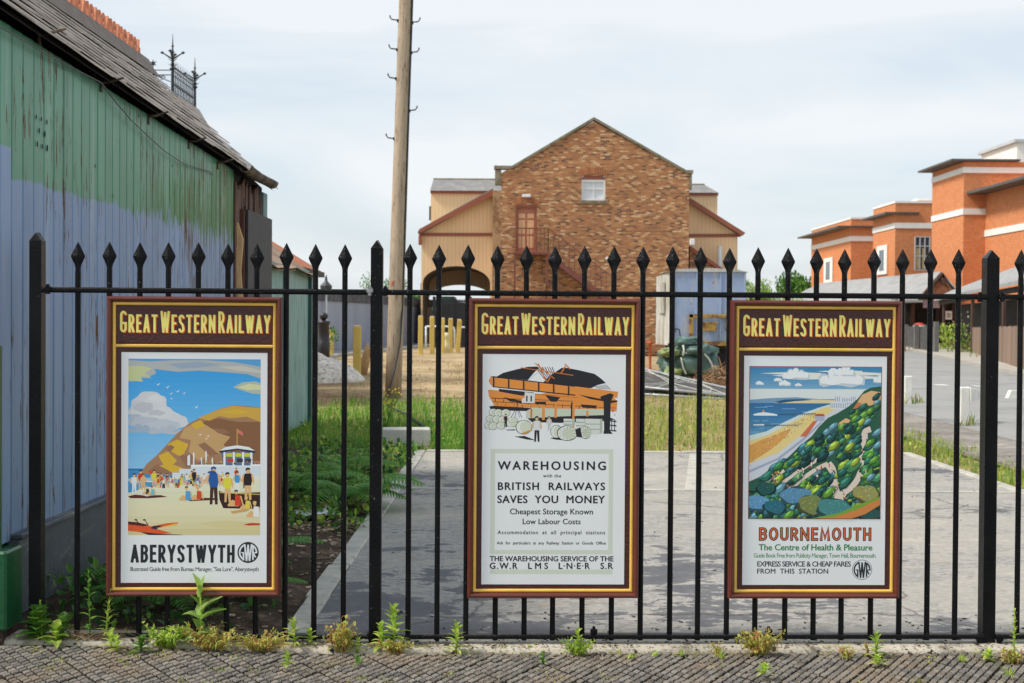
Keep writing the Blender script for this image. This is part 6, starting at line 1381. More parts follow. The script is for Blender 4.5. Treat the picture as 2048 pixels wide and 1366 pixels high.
# ------------------------------------------------------------------ modern orange brick block on the right
m_mod = brickmat('smooth_orange_brick', [(0, S(206, 130, 86)), (.5, S(214, 140, 94)), (1, S(220, 150, 102))], S(200, 128, 86), bw=.225, bh=.15, msize=.02, bigvar=.08)
m_band = M('white_render', S(236, 234, 228), .7, .06, 2); m_eave = M('dark_grey_eaves', S(84, 84, 82), .6, .2, 2); m_grey = M('pale_grey_cladding', S(186, 190, 192), .6, .08, 1); m_mgl, nt, b = newmat('dark_window_glass'); b.inputs['Base Color'].default_value = S(70, 84, 92) + (1,); b.inputs['Roughness'].default_value = .08
blk = thing('brick_block', 'modern orange brick block of stepped towers with white bands and thin dark roofs', 'building', (28.5, 90, 0)); XM = 28.5
def zat(u, v, y): return PY(u, v, y).z
def tower(u_far, u_near, u_end, vtop_near, bands, canopy=None, par=None, x=XM):
    yn, yf = x * FPX / (u_near - 1024), x * FPX / (u_far - 1024); xe = PY(u_end, 500, yn).x; zt = zat(u_near, vtop_near, yn)
    b = MB(); b.bb((x, yn, 0), (xe + 3, yf, zt)); b.build('wall', m_mod, blk)
    for v, h in bands:
        z = zat(u_near, v, yn); b = MB(); b.bb((x - .06, yn - .06, z - h / 2), (xe + 3, yf, z + h / 2)); b.build('white_band', m_band, blk)
    if canopy:
        v, o, h = canopy; z = zat(u_near, v, yn); b = MB(); b.bb((x - o, yn - o * .25, z), (xe + o * .4, yf + o * .6, z + h)); b.build('roof_overhang', m_eave, blk)
    if par: b = MB(); b.bb((x - .05, yn - .05, zt + .002), (xe + 3, yf + .02, zt + .16)); b.build('parapet_cap', m_band, blk)
    return yn, yf, xe
tower(1861, 1924, 2026, 323, ((340, .36), (423, .38)), (322, .85, .12))
tower(1744, 1788, 1828, 406, ((451, .40),), (428, .8, .14), True)
tower(1621, 1700, 1742, 438, ((477, .42),), (455, 1.2, .14), True)
tower(1790, 1833, 1870, 401, ((446, .42),), None, True, XM + 3.2)
tower(1700, 1760, 1800, 438, ((475, .44),), None, False, XM + 4)
tower(1968, 2160, 2300, 318, ((432, .40),), None, None, 29.9)
yq = 29.9 * FPX / (1968 - 1024); b = MB(); z = zat(1968, 389, yq); b.bb((28.7, 66, z), (40, yq + .6, z + .16)); b.build('roof_overhang', m_eave, blk)
zs = zat(2030, 285, 120); b = MB(); b.bb((42.4, 120, 8), (60, 129, zs)); b.build('stair_head', m_band, blk)
b = MB(); b.bb((42.1, 119.7, zs + .002), (60, 129.3, zs + .25)); b.build('parapet_cap', m_grey, blk)
b = MB(); b.bb((43.6, 118.2, 8), (60, 119.69, zat(2036, 300, 118))); b.build('grey_wall', m_grey, blk)
b = MB(); b.bb((PY(2026, 400, 93).x + .0, 92.8, 0), (50, 95.7, zat(2030, 345, 93))); b.build('grey_wall', m_grey, blk)
def mwin(x, uy0, uy1, v0, v1, frame=.45):
    y0, y1 = x * FPX / (uy1 - 1024), x * FPX / (uy0 - 1024); um = uy1; z1, z0 = zat(um, v0, y0), zat(um, v1, y0)
    b = MB(); b.bb((x - .10, y0, z0), (x - .03, y1, z1)); f_ = b.build('window_surround', m_band, blk); b = MB(); b.bb((x - .13, y0 + (y1 - y0) * .28, z0 + (z1 - z0) * .14), (x - .102, y1 - (y1 - y0) * .28, z1 - (z1 - z0) * .16)); b.build('pane', m_mgl, f_)
mwin(XM, 1648, 1665, 514, 565); mwin(XM, 1754, 1774, 489, 548)
yq = (XM + 3.2) * FPX / (1833 - 1024); xa = PY(1829, 500, 104.5).x; xb_ = PY(1858, 500, 104.5).x; za, zb_ = zat(1845, 474, 104.5), zat(1845, 540, 104.5)
b = MB(); b.bb((xa, 104.4, zb_), (xb_, 104.5, za)); b.build('tall_window', m_mgl, blk)
b = MB()
for i in range(4): x = xa + (xb_ - xa) * i / 3; b.bb((x - .04, 104.3, zb_), (x + .04, 104.39, za))
for f_ in (0, .42, .72, 1): z = zb_ + (za - zb_) * f_; b.bb((xa, 104.31, z - .04), (xb_, 104.385, z + .04))
b.build('window_frame', m_grey, blk)
b = MB(); b.bb((xa, 104.32, zb_ + .1), (xa + .5, 104.36, zb_ + (za - zb_) * .66)); b.bb((xb_ - .7, 104.32, zb_ + .1), (xb_ - .35, 104.36, zb_ + (za - zb_) * .66)); b.build('curtain', M('buff_curtain', S(176, 160, 116), .9), blk)
# timber cabins with grey slate roofs by the road
m_tim = M('black_stained_timber', S(46, 40, 36), .8, .35, 3, .4, 12, stretch=(.4, .4, 4)); m_tb = M('brown_timber_post', S(88, 68, 56), .8, .25, 4); m_cab = M('pale_slate_roof', S(158, 158, 156), .85, .18, 1.5, .3, 9, stretch=(1, 1, 4), dirt=(S(136, 138, 138), 1.2, .58))
cb = thing('timber_cabin', 'black timber cabin with a pale slate roof and a small brown gable', 'cabin', (20, 90.44, 0))
P3 = lambda u, v, y: tuple(PY(u, v, y))
rl = [P3(1560, 606, 117.04), P3(1836, 596, 85.12), P3(1882, 543, 89.11), P3(1640, 566, 122.36)]
def slabq(b, q, th):
    q = [Vector(x) for x in q]; d = Vector((0, 0, th)); b.add(q + [x - d for x in q], [(0, 1, 2, 3), (7, 6, 5, 4), (0, 4, 5, 1), (1, 5, 6, 2), (2, 6, 7, 3), (3, 7, 4, 0)])
b = MB(); slabq(b, rl, .12); b.build('roof', m_cab, cb)
b = MB(); slabq(b, [P3(1882, 543, 89.11), P3(1912, 575, 87.78), P3(1912, 590, 106.4), P3(1890, 560, 109.06)], .12); b.build('roof', m_cab, cb)
g0, g1, g2 = PY(1848, 596, 85.918), PY(1910, 596, 87.78), PY(1884, 549, 88.844); b = MB(); b.add([g0, g1, g2, g0 + Vector((0, .2, 0)), g1 + Vector((0, .2, 0)), g2 + Vector((0, .2, 0))], [(0, 1, 2), (3, 5, 4), (0, 3, 4, 1)]); b.build('gable', M('brown_gable_boards', S(120, 82, 58), .8, .3, 3), cb)
b = MB(); b.tube([g0 + Vector((-.2, -.1, -.06)), g2 + Vector((0, -.1, .03)), g1 + Vector((.2, -.1, -.06))], .1, 6); b.build('barge_board', m_tim, cb)
b = MB(); q = PY(1884, 560, 88.312); b.bb((q.x - .1, 88.046, q.z - .9), (q.x + .1, 88.445, q.z + .12)); b.build('king_post', m_tb, cb)
xc0, xc1 = PY(1800, 640, 87.78).x, PY(1920, 640, 88.445).x; zc1 = PY(1850, 598, 87.78).z
b = MB(); b.bb((xc0, 88.578, 0), (xc1, 111.72, zc1)); b.build('wall', m_tim, cb)
b = MB(); b.bb((xc0 - 1.2, 84.588, zc1 - .25), (PY(1846, 600, 84.588).x, 88.312, zc1 - .12)); b.build('porch_roof', m_cab, cb)
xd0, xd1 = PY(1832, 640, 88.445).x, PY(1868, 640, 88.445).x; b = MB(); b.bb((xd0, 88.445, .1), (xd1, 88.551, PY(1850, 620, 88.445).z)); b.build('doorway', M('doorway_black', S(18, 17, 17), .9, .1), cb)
for u in (1826, 1874, 1906): x = PY(u, 640, 88.312).x; b = MB(); b.bb((x - .1, 88.245, 0), (x + .1, 88.571, zc1 - .3)); b.build('post', m_tim if u != 1826 else m_tb, cb)
q0, q1 = PY(1847, 600, 88.046), PY(1880, 616, 88.046); b = MB(); b.bb((q0.x, 88.113, q1.z), (q1.x, 88.179, q0.z)); b.build('lilac_board', M('pale_lilac_board', S(196, 190, 214), .6), cb)
q0, q1 = PY(1891, 622, 88.046), PY(1904, 639, 88.046); b = MB(); b.bb((q0.x, 88.046, q1.z), (q1.x, 88.113, q0.z)); nb = b.build('white_notice', m_sash, cb)
b = MB(); b.bb((q0.x + .09, 88.033, q1.z + .12), (q1.x - .09, 88.043, q0.z - .12)); b.build('notice_print', M('pale_green_print', S(150, 172, 168), .6), nb)
sh = thing('open_fronted_shed', 'long black open fronted shed with brown posts and slate roof at the right edge', 'shed', (20, 63, 0))
A = Vector(P3(1868, 597, 79.8)); Bq = Vector(P3(2062, 555, 47.9)); T0 = Vector(P3(1905, 580, 82.46)); T1 = Vector(P3(2062, 514, 53.2)); 
b = MB(); slabq(b, [A, Bq, T1 + Vector((.4, 0, 0)), T0], .14); b.build('roof', m_cab, sh)
dv = (Bq - A); dn = Vector((-dv.y, dv.x, 0)).normalized(); dn = dn if dn.x > 0 else -dn
def along(f_, o, z): q = A + dv * f_ + dn * o; return Vector((q.x, q.y, z))
b = MB(); vs = [along(f_, o, z) for z in (0, 2.45) for (f_, o) in ((0, 1.2), (1.1, 1.2), (1.1, 4), (0, 4))]; b.add(vs, [(3, 2, 1, 0), (4, 5, 6, 7), (0, 1, 5, 4), (1, 2, 6, 5), (2, 3, 7, 6), (3, 0, 4, 7)]); b.build('wall', m_tim, sh)
b = MB(); vs = [along(f_, o, A.z + dv.z * f_ - z) for z in (.15, .36) for (f_, o) in ((0, .25), (1.0, .25), (1.0, .4), (0, .4))]; b.add(vs, [(0, 1, 2, 3), (7, 6, 5, 4), (0, 4, 5, 1), (1, 5, 6, 2), (2, 6, 7, 3), (3, 7, 4, 0)]); b.build('fascia', m_tim, sh)
for f_ in (.06, .26, .44, .60, .74, .86, .96): q = along(f_, .35, 0); zt_ = A.z + dv.z * f_ - .37; b = MB(); b.bb((q.x - .06, q.y - .06, 0), (q.x + .06, q.y + .09, zt_)); b.build('post', m_tb, sh)
# brown close-boarded fence in front of it and grey posts
bf = thing('boarded_fence', 'brown close boarded fence along the far side of the road', 'fence', tuple(PZ(1946, 712))); m_bf = M('brown_fence_boards', S(140, 116, 98), .85, .2, 3, island=.25, stretch=(2, 2, .4))
fa, fb = PZ(1944, 709), PZ(2080, 757); fd = fb - fa; n = 46; zt0, zt1 = PY(1944, 655, fa.y).z, PY(2080, 651, fb.y).z
b = MB()
for i in range(n):
    f0, f1 = i / n, (i + .9) / n; p0, p1 = fa + fd * f0, fa + fd * f1; h = zt0 + (zt1 - zt0) * f0 + .02 * math.sin(i * 2.1); nn = Vector((fd.y, -fd.x, 0)).normalized() * .03; b.add([p0, p1, p1 + Vector((0, 0, h)), p0 + Vector((0, 0, h)), p0 - nn, p1 - nn, p1 - nn + Vector((0, 0, h)), p0 - nn + Vector((0, 0, h))], [(0, 1, 2, 3), (4, 7, 6, 5), (2, 6, 7, 3), (0, 3, 7, 4), (1, 5, 6, 2)])
b.build('boards', m_bf, bf)
for f_ in (.2, .75): b = MB(); q0 = fa + nn * -1.2; b.add([q0 + Vector((0, 0, f_)), q0 + fd + Vector((0, 0, f_)), q0 + fd + Vector((0, 0, f_ + .09)), q0 + Vector((0, 0, f_ + .09))], [(0, 1, 2, 3)]); b.build('rail', m_bf, bf)
gp = thing('picket_fence', 'short grey picket fence with taller posts in front of the black cabin', 'fence', tuple(PZ(1830, 695))); m_gp = M('grey_weathered_pickets', S(116, 114, 112), .85, .25, 4, island=.2)
for (u, v, h) in ((1812, 697, 1.35), (1832, 702, 1.35), (1852, 702, 1.35), (1872, 708, 1.5)): q = PZ(u, v); b = MB(); b.bb((q.x - .1, q.y - .1, 0), (q.x + .1, q.y + .1, h)); b.build('post', m_gp, gp)
b = MB(); q0, q1 = PZ(1806, 695), PZ(1878, 709)
for i in range(26): f_ = i / 26; q = q0 + (q1 - q0) * f_; b = MB(); b.bb((q.x - .05, q.y - .02 + .3, .05), (q.x + .07, q.y + .02 + .3, 1.2 + .05 * (i % 2))); b.build('picket', m_gp, gp)
q = PZ(1808, 694); t = thing('wheelie_bin', 'dark bin with a red and white lid by the cabin doorway', 'bin', (PY(1833, 690, 84).x, 84, 0)); b = MB(); xx = PY(1838, 690, 84).x; b.prism([(xx - .24, 0), (xx + .24, 0), (xx + .34, 1.2), (xx - .34, 1.2)], 'y', 83.7, 84.3); b.build('body', m_tim, t); b = MB(); b.lathe([(.36, 1.21), (.35, 1.3), (.24, 1.4), (.08, 1.45)], (xx, 84, 0), 14); b.build('lid', M('red_lid', S(190, 70, 56), .5), t, True); b = MB(); b.lathe([(.365, 1.225), (.362, 1.275)], (xx, 84, 0), 14); b.build('lid_band', m_sash, t, True)
q0 = PZ(1908, 700); t = thing('chain_link_fence', 'low dark chain link fence panel between cabin and brown fence', 'fence', tuple(q0)); b = MB(); q1 = PZ(1944, 706)
for i in range(24): f_ = i / 24; q = q0 + (q1 - q0) * f_; b.tube([q, q + Vector((0, 0, 1.25))], .015, 4)
b.build('wires', m_bi, t); b = MB(); b.tube([q0 + Vector((0, 0, 1.25)), q1 + Vector((0, 0, 1.25))], .03, 5); b.build('rail', m_bi, t)
# ------------------------------------------------------------------ plants
L_bright = leafmat('bright_weed_leaf', [S(138, 174, 66), S(168, 200, 80), S(196, 216, 98), S(212, 218, 112)], .5)
L_mid = leafmat('mid_green_leaf', [S(78, 124, 50), S(104, 152, 60), S(132, 174, 70)], .45)
L_dark = leafmat('dark_green_leaf', [S(44, 86, 42), S(62, 110, 50), S(88, 132, 58)], .4)
L_red = leafmat('reddish_weed_leaf', [S(194, 196, 92), S(214, 206, 112), S(204, 190, 104), S(186, 104, 78), S(206, 214, 116), S(176, 196, 92)], .45)
L_dry = leafmat('dry_grass_stalk', [S(190, 168, 132), S(160, 134, 104), S(150, 110, 92), S(206, 190, 156)], .2)
L_grass = leafmat('lush_grass', [S(66, 122, 38), S(88, 148, 46), S(112, 166, 54), S(136, 180, 66)], .45)
L_grassy = leafmat('yellow_green_grass', [S(112, 150, 54), S(146, 172, 66), S(176, 186, 84), S(196, 190, 116)], .45)
L_flow = leafmat('yellow_flower', [S(226, 190, 40), S(236, 206, 60)], .3)
L_fern = leafmat('fern_frond', [S(78, 138, 50), S(102, 164, 60), S(128, 182, 72)], .45)
L_moss = leafmat('joint_moss', [S(146, 156, 70), S(172, 174, 86), S(186, 180, 110), S(150, 128, 76)], .3)
def leaf(b, p, d, ln, w, bend=.3, fold=.15, n=4, up=Vector((0, 0, 1)), lobes=0, m=None):
    d = d.normalized(); s = d.cross(up); s = s.normalized() if s.length > 1e-4 else d.orthogonal().normalized(); u = s.cross(d).normalized(); vs = []
    for i in range(n + 1):
        f = i / n; q = p + d * ln * f - Vector((0, 0, 1)) * bend * ln * f * f
        ww = w * math.sin(math.pi * (.10 + .90 * f) ** .8) * (1 if i < n else .03)
        if lobes and 0 < i < n: ww *= 1 + lobes * (-1 if i % 2 else 1)
        vs += [q - s * ww / 2 + u * fold * ww, q, q + s * ww / 2 + u * fold * ww]
    b.add(vs, [(i * 3 + k, i * 3 + k + 1, i * 3 + k + 4, i * 3 + k + 3) for i in range(n) for k in (0, 1)], m)
def blade(b, p, d, ln, w, bend, m=None):
    s = Vector((-d.y, d.x, 0)); s = s.normalized() if s.length > 1e-4 else Vector((1, 0, 0)); vs = []
    for f, ww in ((0, 1), (.5, .75)):
        q = p + d * ln * f - Vector((0, 0, bend * ln * f * f)); vs += [q - s * w * ww / 2, q + s * w * ww / 2]
    vs.append(p + d * ln - Vector((0, 0, bend * ln)))
    b.add(vs, [(0, 1, 3, 2), (2, 3, 4)], m)
def rdir(r, tilt): a = r.uniform(0, 6.283); t = abs(r.gauss(0, tilt)); return Vector((math.sin(t) * math.cos(a), math.sin(t) * math.sin(a), math.cos(t)))
def grassfield(name, mats, region, n, h0, h1, w, seed, zf, patch=.6, keep=None):
    r = random.Random(seed); b = MB(); k = 0; tries = 0
    while k < n and tries < n * 6:
        tries += 1; x, y = region(r)
        d = mnoise.noise(Vector((x * 1.1, y * .8, seed))) + .5 * mnoise.noise(Vector((x * 3.3, y * 2.6, seed)))
        if d < -patch + r.uniform(-.25, .25): continue
        if keep and not keep(x, y, r): continue
        h = r.uniform(h0, h1) * (1 + .7 * d); dr = rdir(r, .6); m = mats[0] if r.random() > .22 + .4 * max(0, -d) else mats[-1]
        blade(b, Vector((x, y, zf(x, y) - .01)), dr, h, w * r.uniform(.6, 1.3), r.uniform(.05, .5), m); k += 1
    for i in range(int(n * .09)):
        x, y = region(r)
        if keep and not keep(x, y, r): continue
        leaf(b, Vector((x, y, zf(x, y) + r.uniform(0, h1 * .55))), rdir(r, .9), r.uniform(.03, .09) * (1 if n > 6000 else .6), r.uniform(.015, .04) * (1 if n > 6000 else .6), .4, .1, 3, m=r.choice([L_mid, L_bright, mats[0]]))
    o = b.build(name, None, None, False, 'stuff'); return o
zg = lambda x, y: gz(x, y) * sstep(4, 18, y) - .045
gA = grassfield('grass', [L_grass, L_dark, L_grassy], lambda r: (r.uniform(-3.1, .6), 15.5 + 9.5 * r.random() ** 1.3), 19000, .08, .26, .010, 1, zg, .55, lambda x, y, r: not (x > -1.3 and y < 15.5) and y < 25.6 + 1.2 * mnoise.noise(Vector((x * .9, 0, 4))) and not (abs(x + 1.18) < .35 and 15.75 < y < 16.25) and r.random() < 1.15 - (y - 16) / 12)
tag(gA, 'lush green grass behind the slab around the telegraph pole', 'grass')
gB = grassfield('grass', [L_grassy, L_grass, L_dry], lambda r: (r.uniform(.6, 5.2), 15.5 + 11 * r.random() ** 1.15), 19000, .05, .24, .009, 2, zg, .38, lambda x, y, r: r.random() < 1.2 - (y - 16) / 16)
tag(gB, 'long yellow green grass behind the slab in front of the site fence panels', 'grass')
gC = grassfield('grass', [L_grassy, L_dry, L_mid], lambda r: (4.37 + .75 * r.random(), r.uniform(8, 19)), 5200, .04, .17, .009, 3, lambda x, y: -.03, .25)
tag(gC, 'patchy grass verge along the right edge of the slab', 'grass')
gD = grassfield('grass', [L_dry, L_grassy], lambda r: (r.uniform(-6.5, 4.5), r.uniform(22, 40)), 5200, .04, .14, .014, 4, zg, -.05)
tag(gD, 'sparse dry grass on the trodden yard', 'grass')
for v, u0, u1, n in ((806, 1806, 1845, 60), (850, 1915, 1950, 60), (700, 1806, 1945, 220), (716, 1940, 2060, 160)):
    r = random.Random(v); b = MB()
    for i in range(n): q = PZ(r.uniform(u0, u1), v + r.uniform(-4, 4)); blade(b, q, rdir(r, .5), r.uniform(.08, .3) * (1 if v > 780 else 1.8), .02 if v > 780 else .05, .3, r.choice([L_grassy, L_dry, L_mid]))
    tag(b.build('grass', None, None, False, 'stuff'), 'tufts of grass at the foot of the roadside ' + {806: 'left white post', 850: 'white railed post', 700: 'cabin fence', 716: 'brown boarded fence'}[v], 'grass')
# ferns
def fern(loc, label, nf, ln, seed, zrot=0, az=None):
    r = random.Random(seed); t = thing('fern', label, 'fern', loc, zrot, 'ferns in the soil bed'); base = Vector(loc)
    for k in range(nf):
        a = (az[0] + (az[1] - az[0]) * (k + .5) / nf + r.uniform(-.2, .2)) if az else 2 * math.pi * k / nf + r.uniform(-.25, .25); L_ = ln * r.uniform(.75, 1.1); b = MB(); e = r.uniform(.75, 1.15); n = 22; P = []
        for i in range(n + 1):
            f = i / n; rr = L_ * (f * .85); zz = L_ * (math.sin(e) * f * 1.0 - .62 * f * f); P.append(base + Vector((math.cos(a) * rr, math.sin(a) * rr, .02 + zz)))
        b.tube(P, [.005 * (1 - i / n) + .001 for i in range(n + 1)], 4)
        for i in range(2, n):
            f = i / n; d = (P[i + 1] - P[i - 1]).normalized(); s = d.cross(Vector((0, 0, 1))).normalized(); pl_ = L_ * .24 * math.sin(math.pi * (f * .92 + .06)) ** .8
            for sg in (1, -1): leaf(b, P[i], s * sg + d * .35, pl_, L_ * .032, .25, .1, 3)
        b.build('frond', L_fern, t)
fern((-1.50, 8.1, 0), 'low fern beside the slab edge, left of the middle post', 7, .52, 1); fern((-1.28, 10.6, .02), 'large fern spilling over the slab edge behind the middle post', 11, .72, 2, 0, (-2.2, 1.4))
fern((-1.75, 11.2, .02), 'tall upright fern behind the loose pipes', 9, .85, 3); fern((-1.38, 12.6, .02), 'fern at the far end of the soil bed, near the concrete block', 9, .62, 4)
fern((-1.72, 6.9, 0), 'dark fern under the beach poster', 8, .46, 5); fern((-1.33, 7.1, 0), 'small fern behind the railings between beach poster and slab edge', 7, .36, 6); fern((-1.98, 7.5, 0), 'narrow fern against the shed skirting', 6, .55, 7)
# broad-leaved undergrowth, soil litter
r = random.Random(12); b = MB()
for i in range(2700):
    x, y = (r.uniform(-2.15, -1.1), r.uniform(6.4, 7.3)) if i < 520 else (r.uniform(-2.1, -1.0), r.uniform(9.5, 15.4))
    if i < 520 and x > -1.35 and r.random() < .75: continue
    z = soilz(x, y); leaf(b, Vector((x, y, z + r.uniform(.0, .2) * (1 if i < 520 else .6))), rdir(r, 1.1) + Vector((0, 0, .2)), r.uniform(.03, .10), r.uniform(.02, .055), .4, .12, 3, m=r.choice([L_dark, L_dark, L_mid]) if i < 520 else r.choice([L_dark, L_mid, L_mid, L_bright]))
tag(b.build('undergrowth', None, None, False, 'stuff'), 'dark broad leaved undergrowth over the soil bed beside the shed', 'undergrowth')
m_chip = M('pale_wood_chips', S(176, 156, 130), .9, .3, 20, island=.4); b = MB(); r = random.Random(31)
for i in range(2600):
    x, y = r.uniform(-2.15, -1.06), 6.4 + 9 * r.random()
    dens = .35 + .9 * mnoise.noise(Vector((x * 1.5, y * 1.1, 9))) + (.6 if 9.6 < y < 11.5 else 0)
    if r.random() > dens: continue
    z = soilz(x, y); s_ = r.uniform(.006, .02) * (1.3 if y > 9 else 1); b.box((x, y, z + .004), (s_ * r.uniform(1, 3.5), s_, .006), None, Matrix.Rotation(r.uniform(0, 6.3), 3, 'Z') @ Matrix.Rotation(r.uniform(-.5, .5), 3, 'X'))
tag(b.build('wood_chips', m_chip, None, False, 'stuff'), 'pale wood chips scattered on the dark soil bed', 'wood chips')
m_lit = M('white_litter', S(220, 226, 226), .6, .1, 5); q = PZ(632, 1024, .05); t = thing('crumpled_paper', 'crumpled white paper on the soil beside the low fern', 'paper', tuple(q)); b = MB(); r = random.Random(3)
n = 9; vs = [(q.x + (i - 4) * .035, q.y + (j - 4) * .035, .03 + .05 * abs(mnoise.noise(Vector((i * .9, j * .9, 3)))) + .015 * r.random()) for j in range(n) for i in range(n)]
b.add(vs, [(j * n + i, j * n + i + 1, (j + 1) * n + i + 1, (j + 1) * n + i) for j in range(n - 1) for i in range(n - 1) if (i - 3.5) ** 2 + (j - 3.5) ** 2 < 15]); b.build('sheet', m_lit, t)
# weeds along the threshold: kinds built of stem + leaves
def stem(t, pts, rad, m, n=5): b = MB(); b.tube(pts, rad, n); return b.build('stem', m, t, True)
def zth(x, y): return (-.006 if y < FR + .033 * x else .005) + rise(x)
def at_px(u, v):
    q = PZ(u, v, -.012)
    for _ in range(3): q = PZ(u, v, zth(q.x, q.y))
    y = min(q.y, 6.165 + .033 * q.x); return Vector((q.x * y / q.y, y, zth(q.x, y) - .008))
GRP = 'weeds along the railing threshold'
def weed_spire(u, v, h, label, seed, nl=26, ln=.045, w=.011, mat=None):
    h *= 1.1; w *= 1.4; ln *= 1.2
    """upright stem with narrow leaves all the way up"""
    r = random.Random(seed); p = at_px(u, v); t = thing('weed', label, 'weed', p, 0, GRP); lx, ly = r.uniform(-.08, .08), r.uniform(-.05, .05); mat = mat or L_bright
    P = [p + Vector((lx * h * f * f, ly * h * f, h * f)) for f in (0, .35, .7, 1)]; stem(t, P, [.0035, .003, .0025, .001], mat); b = MB()
    for i in range(nl):
        f = .08 + .92 * i / nl; q = P[0].lerp(P[-1], f); a = i * 2.4; el = .3 + .9 * f; d = Vector((math.cos(a) * math.cos(el), math.sin(a) * math.cos(el), math.sin(el))); l = ln * (1.1 - .55 * f) * r.uniform(.8, 1.2); leaf(b, q, d, l, w * (1.2 - .6 * f), .35, .15, 4)
    b.build('leaves', mat, t)
def weed_leafy(u, v, h, label, seed, nl=12, ln=.10, w=.026, mat=None, lob=0):
    h *= 1.2; ln *= 1.25; w *= 1.35; nl = int(nl * 1.3)
    r = random.Random(seed); p = at_px(u, v); t = thing('weed', label, 'weed', p, 0, GRP); mat = mat or L_bright; P = [p, p + Vector((.002, 0, h * .5)), p + Vector((r.uniform(-.01, .01), 0, h))]; stem(t, P, [.005, .004, .002], mat); b = MB()
    for i in range(nl):
        f = i / nl; a = i * 2.4 + seed; el = .15 + 1.1 * f; d = Vector((math.cos(a) * math.cos(el), math.sin(a) * math.cos(el) * .8, math.sin(el))); leaf(b, P[0].lerp(P[-1], .05 + .9 * f), d, ln * r.uniform(.75, 1.1) * (1 - .35 * f), w * r.uniform(.8, 1.15), .35, .2, 7, lobes=lob)
    b.build('leaves', mat, t)
def weed_clump(u, v, wd, h, label, seed, n=150, mat=None, ls=.016):
    n = int(n * 1.7); ls *= 1.15
    r = random.Random(seed); p = at_px(u, v); t = thing('weed', label, 'weed', p, 0, GRP); mat = mat or L_red; b = MB(); sb = MB()
    for i in range(max(6, n // 9)):
        a = r.uniform(0, 6.28); e = p + Vector((math.cos(a) * wd * .5 * r.random() ** .5, math.sin(a) * wd * .32 * r.random(), h * r.uniform(.3, 1))); mid = p.lerp(e, .5) + Vector((0, 0, .01)); sb.tube([p + Vector((math.cos(a) * wd * .12, 0, 0)), mid, e], .0014, 4)
        for k in range(9): f = r.uniform(.25, 1.05); q = p.lerp(e, f); q.z = p.z + (e.z - p.z) * f; leaf(b, q + Vector((r.gauss(0, .008), r.gauss(0, .006), r.gauss(0, .006))), rdir(r, 1.2), ls * r.uniform(.6, 1.5), ls * r.uniform(.4, .75), .3, .15, 2)
    sb.build('stems', mat, t); b.build('leaves', mat, t)
def weed_tuft(u, v, h, label, seed, n=22, mat=None):
    r = random.Random(seed); p = at_px(u, v); t = thing('weed', label, 'weed', p, 0, GRP); b = MB()
    for i in range(n): d = rdir(r, .75); blade(b, p + Vector((r.gauss(0, .008), r.gauss(0, .008), 0)), d, h * r.uniform(.5, 1.1), .0045, r.uniform(.1, .5))
    b.build('blades', mat or L_bright, t)
# the tall sow-thistle by the beach poster
p = at_px(400, 1283); t = thing('sow_thistle', 'tall pale leafy sow thistle in front of the beach poster', 'weed', p, 0, GRP); stem(t, [p, p + Vector((.004, 0, .12)), p + Vector((.0, .0, .225))], [.006, .005, .003], L_bright); b = MB()
for (a, z, ln, w, el, bd) in ((2.7, .20, .15, .040, 1.25, .1), (.4, .20, .13, .034, 1.35, .05), (.2, .14, .15, .042, .65, .1), (-.1, .10, .17, .046, .55, .15), (3.2, .10, .13, .044, .75, .45), (3.0, .16, .09, .026, .9, .1), (-.3, .04, .13, .05, .35, .5), (2.5, .05, .10, .04, 1.0, .2), (3.6, .02, .10, .042, .2, .5), (-.9, .02, .09, .05, .1, .4), (1.2, .12, .12, .034, .9, .2)): leaf(b, p + Vector((0, 0, z)), Vector((math.cos(a) * math.cos(el), math.sin(a) * math.cos(el) * .5 - .05, math.sin(el))), ln * .82, w * 1.9, bd, .22, 9, lobes=.07)
b.build('leaves', leafmat('sow_thistle_leaf', [S(140, 176, 84), S(168, 198, 104), S(190, 212, 124)], .45), t)
weed_spire(212, 1268, .20, 'feathery upright weed at the left corner of the beach poster', 2, 34, .05, .007)
weed_spire(180, 1262, .28, 'thin weed leaning on the second picket from the left', 41, 14, .05, .014, L_mid)
weed_leafy(78, 1272, .11, 'broad leaved weed at the foot of the left post', 3, 16, .09, .05, L_mid, .15); weed_spire(84, 1262, .16, 'yellow flowering weed stalk rising at the left post', 4, 12, .035, .012)
weed_leafy(112, 1280, .06, 'pale floppy leaved weed just right of the left post', 5, 9, .07, .03, L_bright, .1); weed_leafy(126, 1262, .09, 'small ragged weed between left post and first picket', 42, 10, .06, .03, L_mid, .25)
p = at_px(185, 1262); t = thing('dry_grass_tuft', 'tuft of bent dry brown grass left of the beach poster', 'grass', p); b = MB(); r = random.Random(6)
for i in range(70):
    a = r.choice([r.uniform(2.6, 3.6), r.uniform(-.7, .5), r.uniform(0, 6.28)]); l = r.uniform(.08, .2); e = r.uniform(.5, 1.2); c = p + Vector((.06 * r.gauss(0, .5), r.gauss(0, .01), 0)); P = [c + Vector((math.cos(a) * l * f * .9, math.sin(a) * l * f * .3, l * (math.sin(e) * f - .75 * f * f))) for f in (0, .3, .6, 1)]; b.tube(P, [.0016, .0014, .001, .0005], 3)
b.build('stalks', L_dry, t)
weed_leafy(222, 1292, .05, 'small three leaved weed on the threshold under the feathery weed', 7, 7, .06, .02); weed_leafy(234, 1298, .05, 'bright pointed weed on the setts left of the sow thistle', 8, 10, .05, .012)
weed_clump(335, 1290, .24, .09, 'spreading green weed left of the sow thistle', 9, 200, L_bright, .022); weed_leafy(282, 1298, .045, 'dark toothed weed at the setts below the beach poster', 10, 12, .05, .02, L_mid, .25)
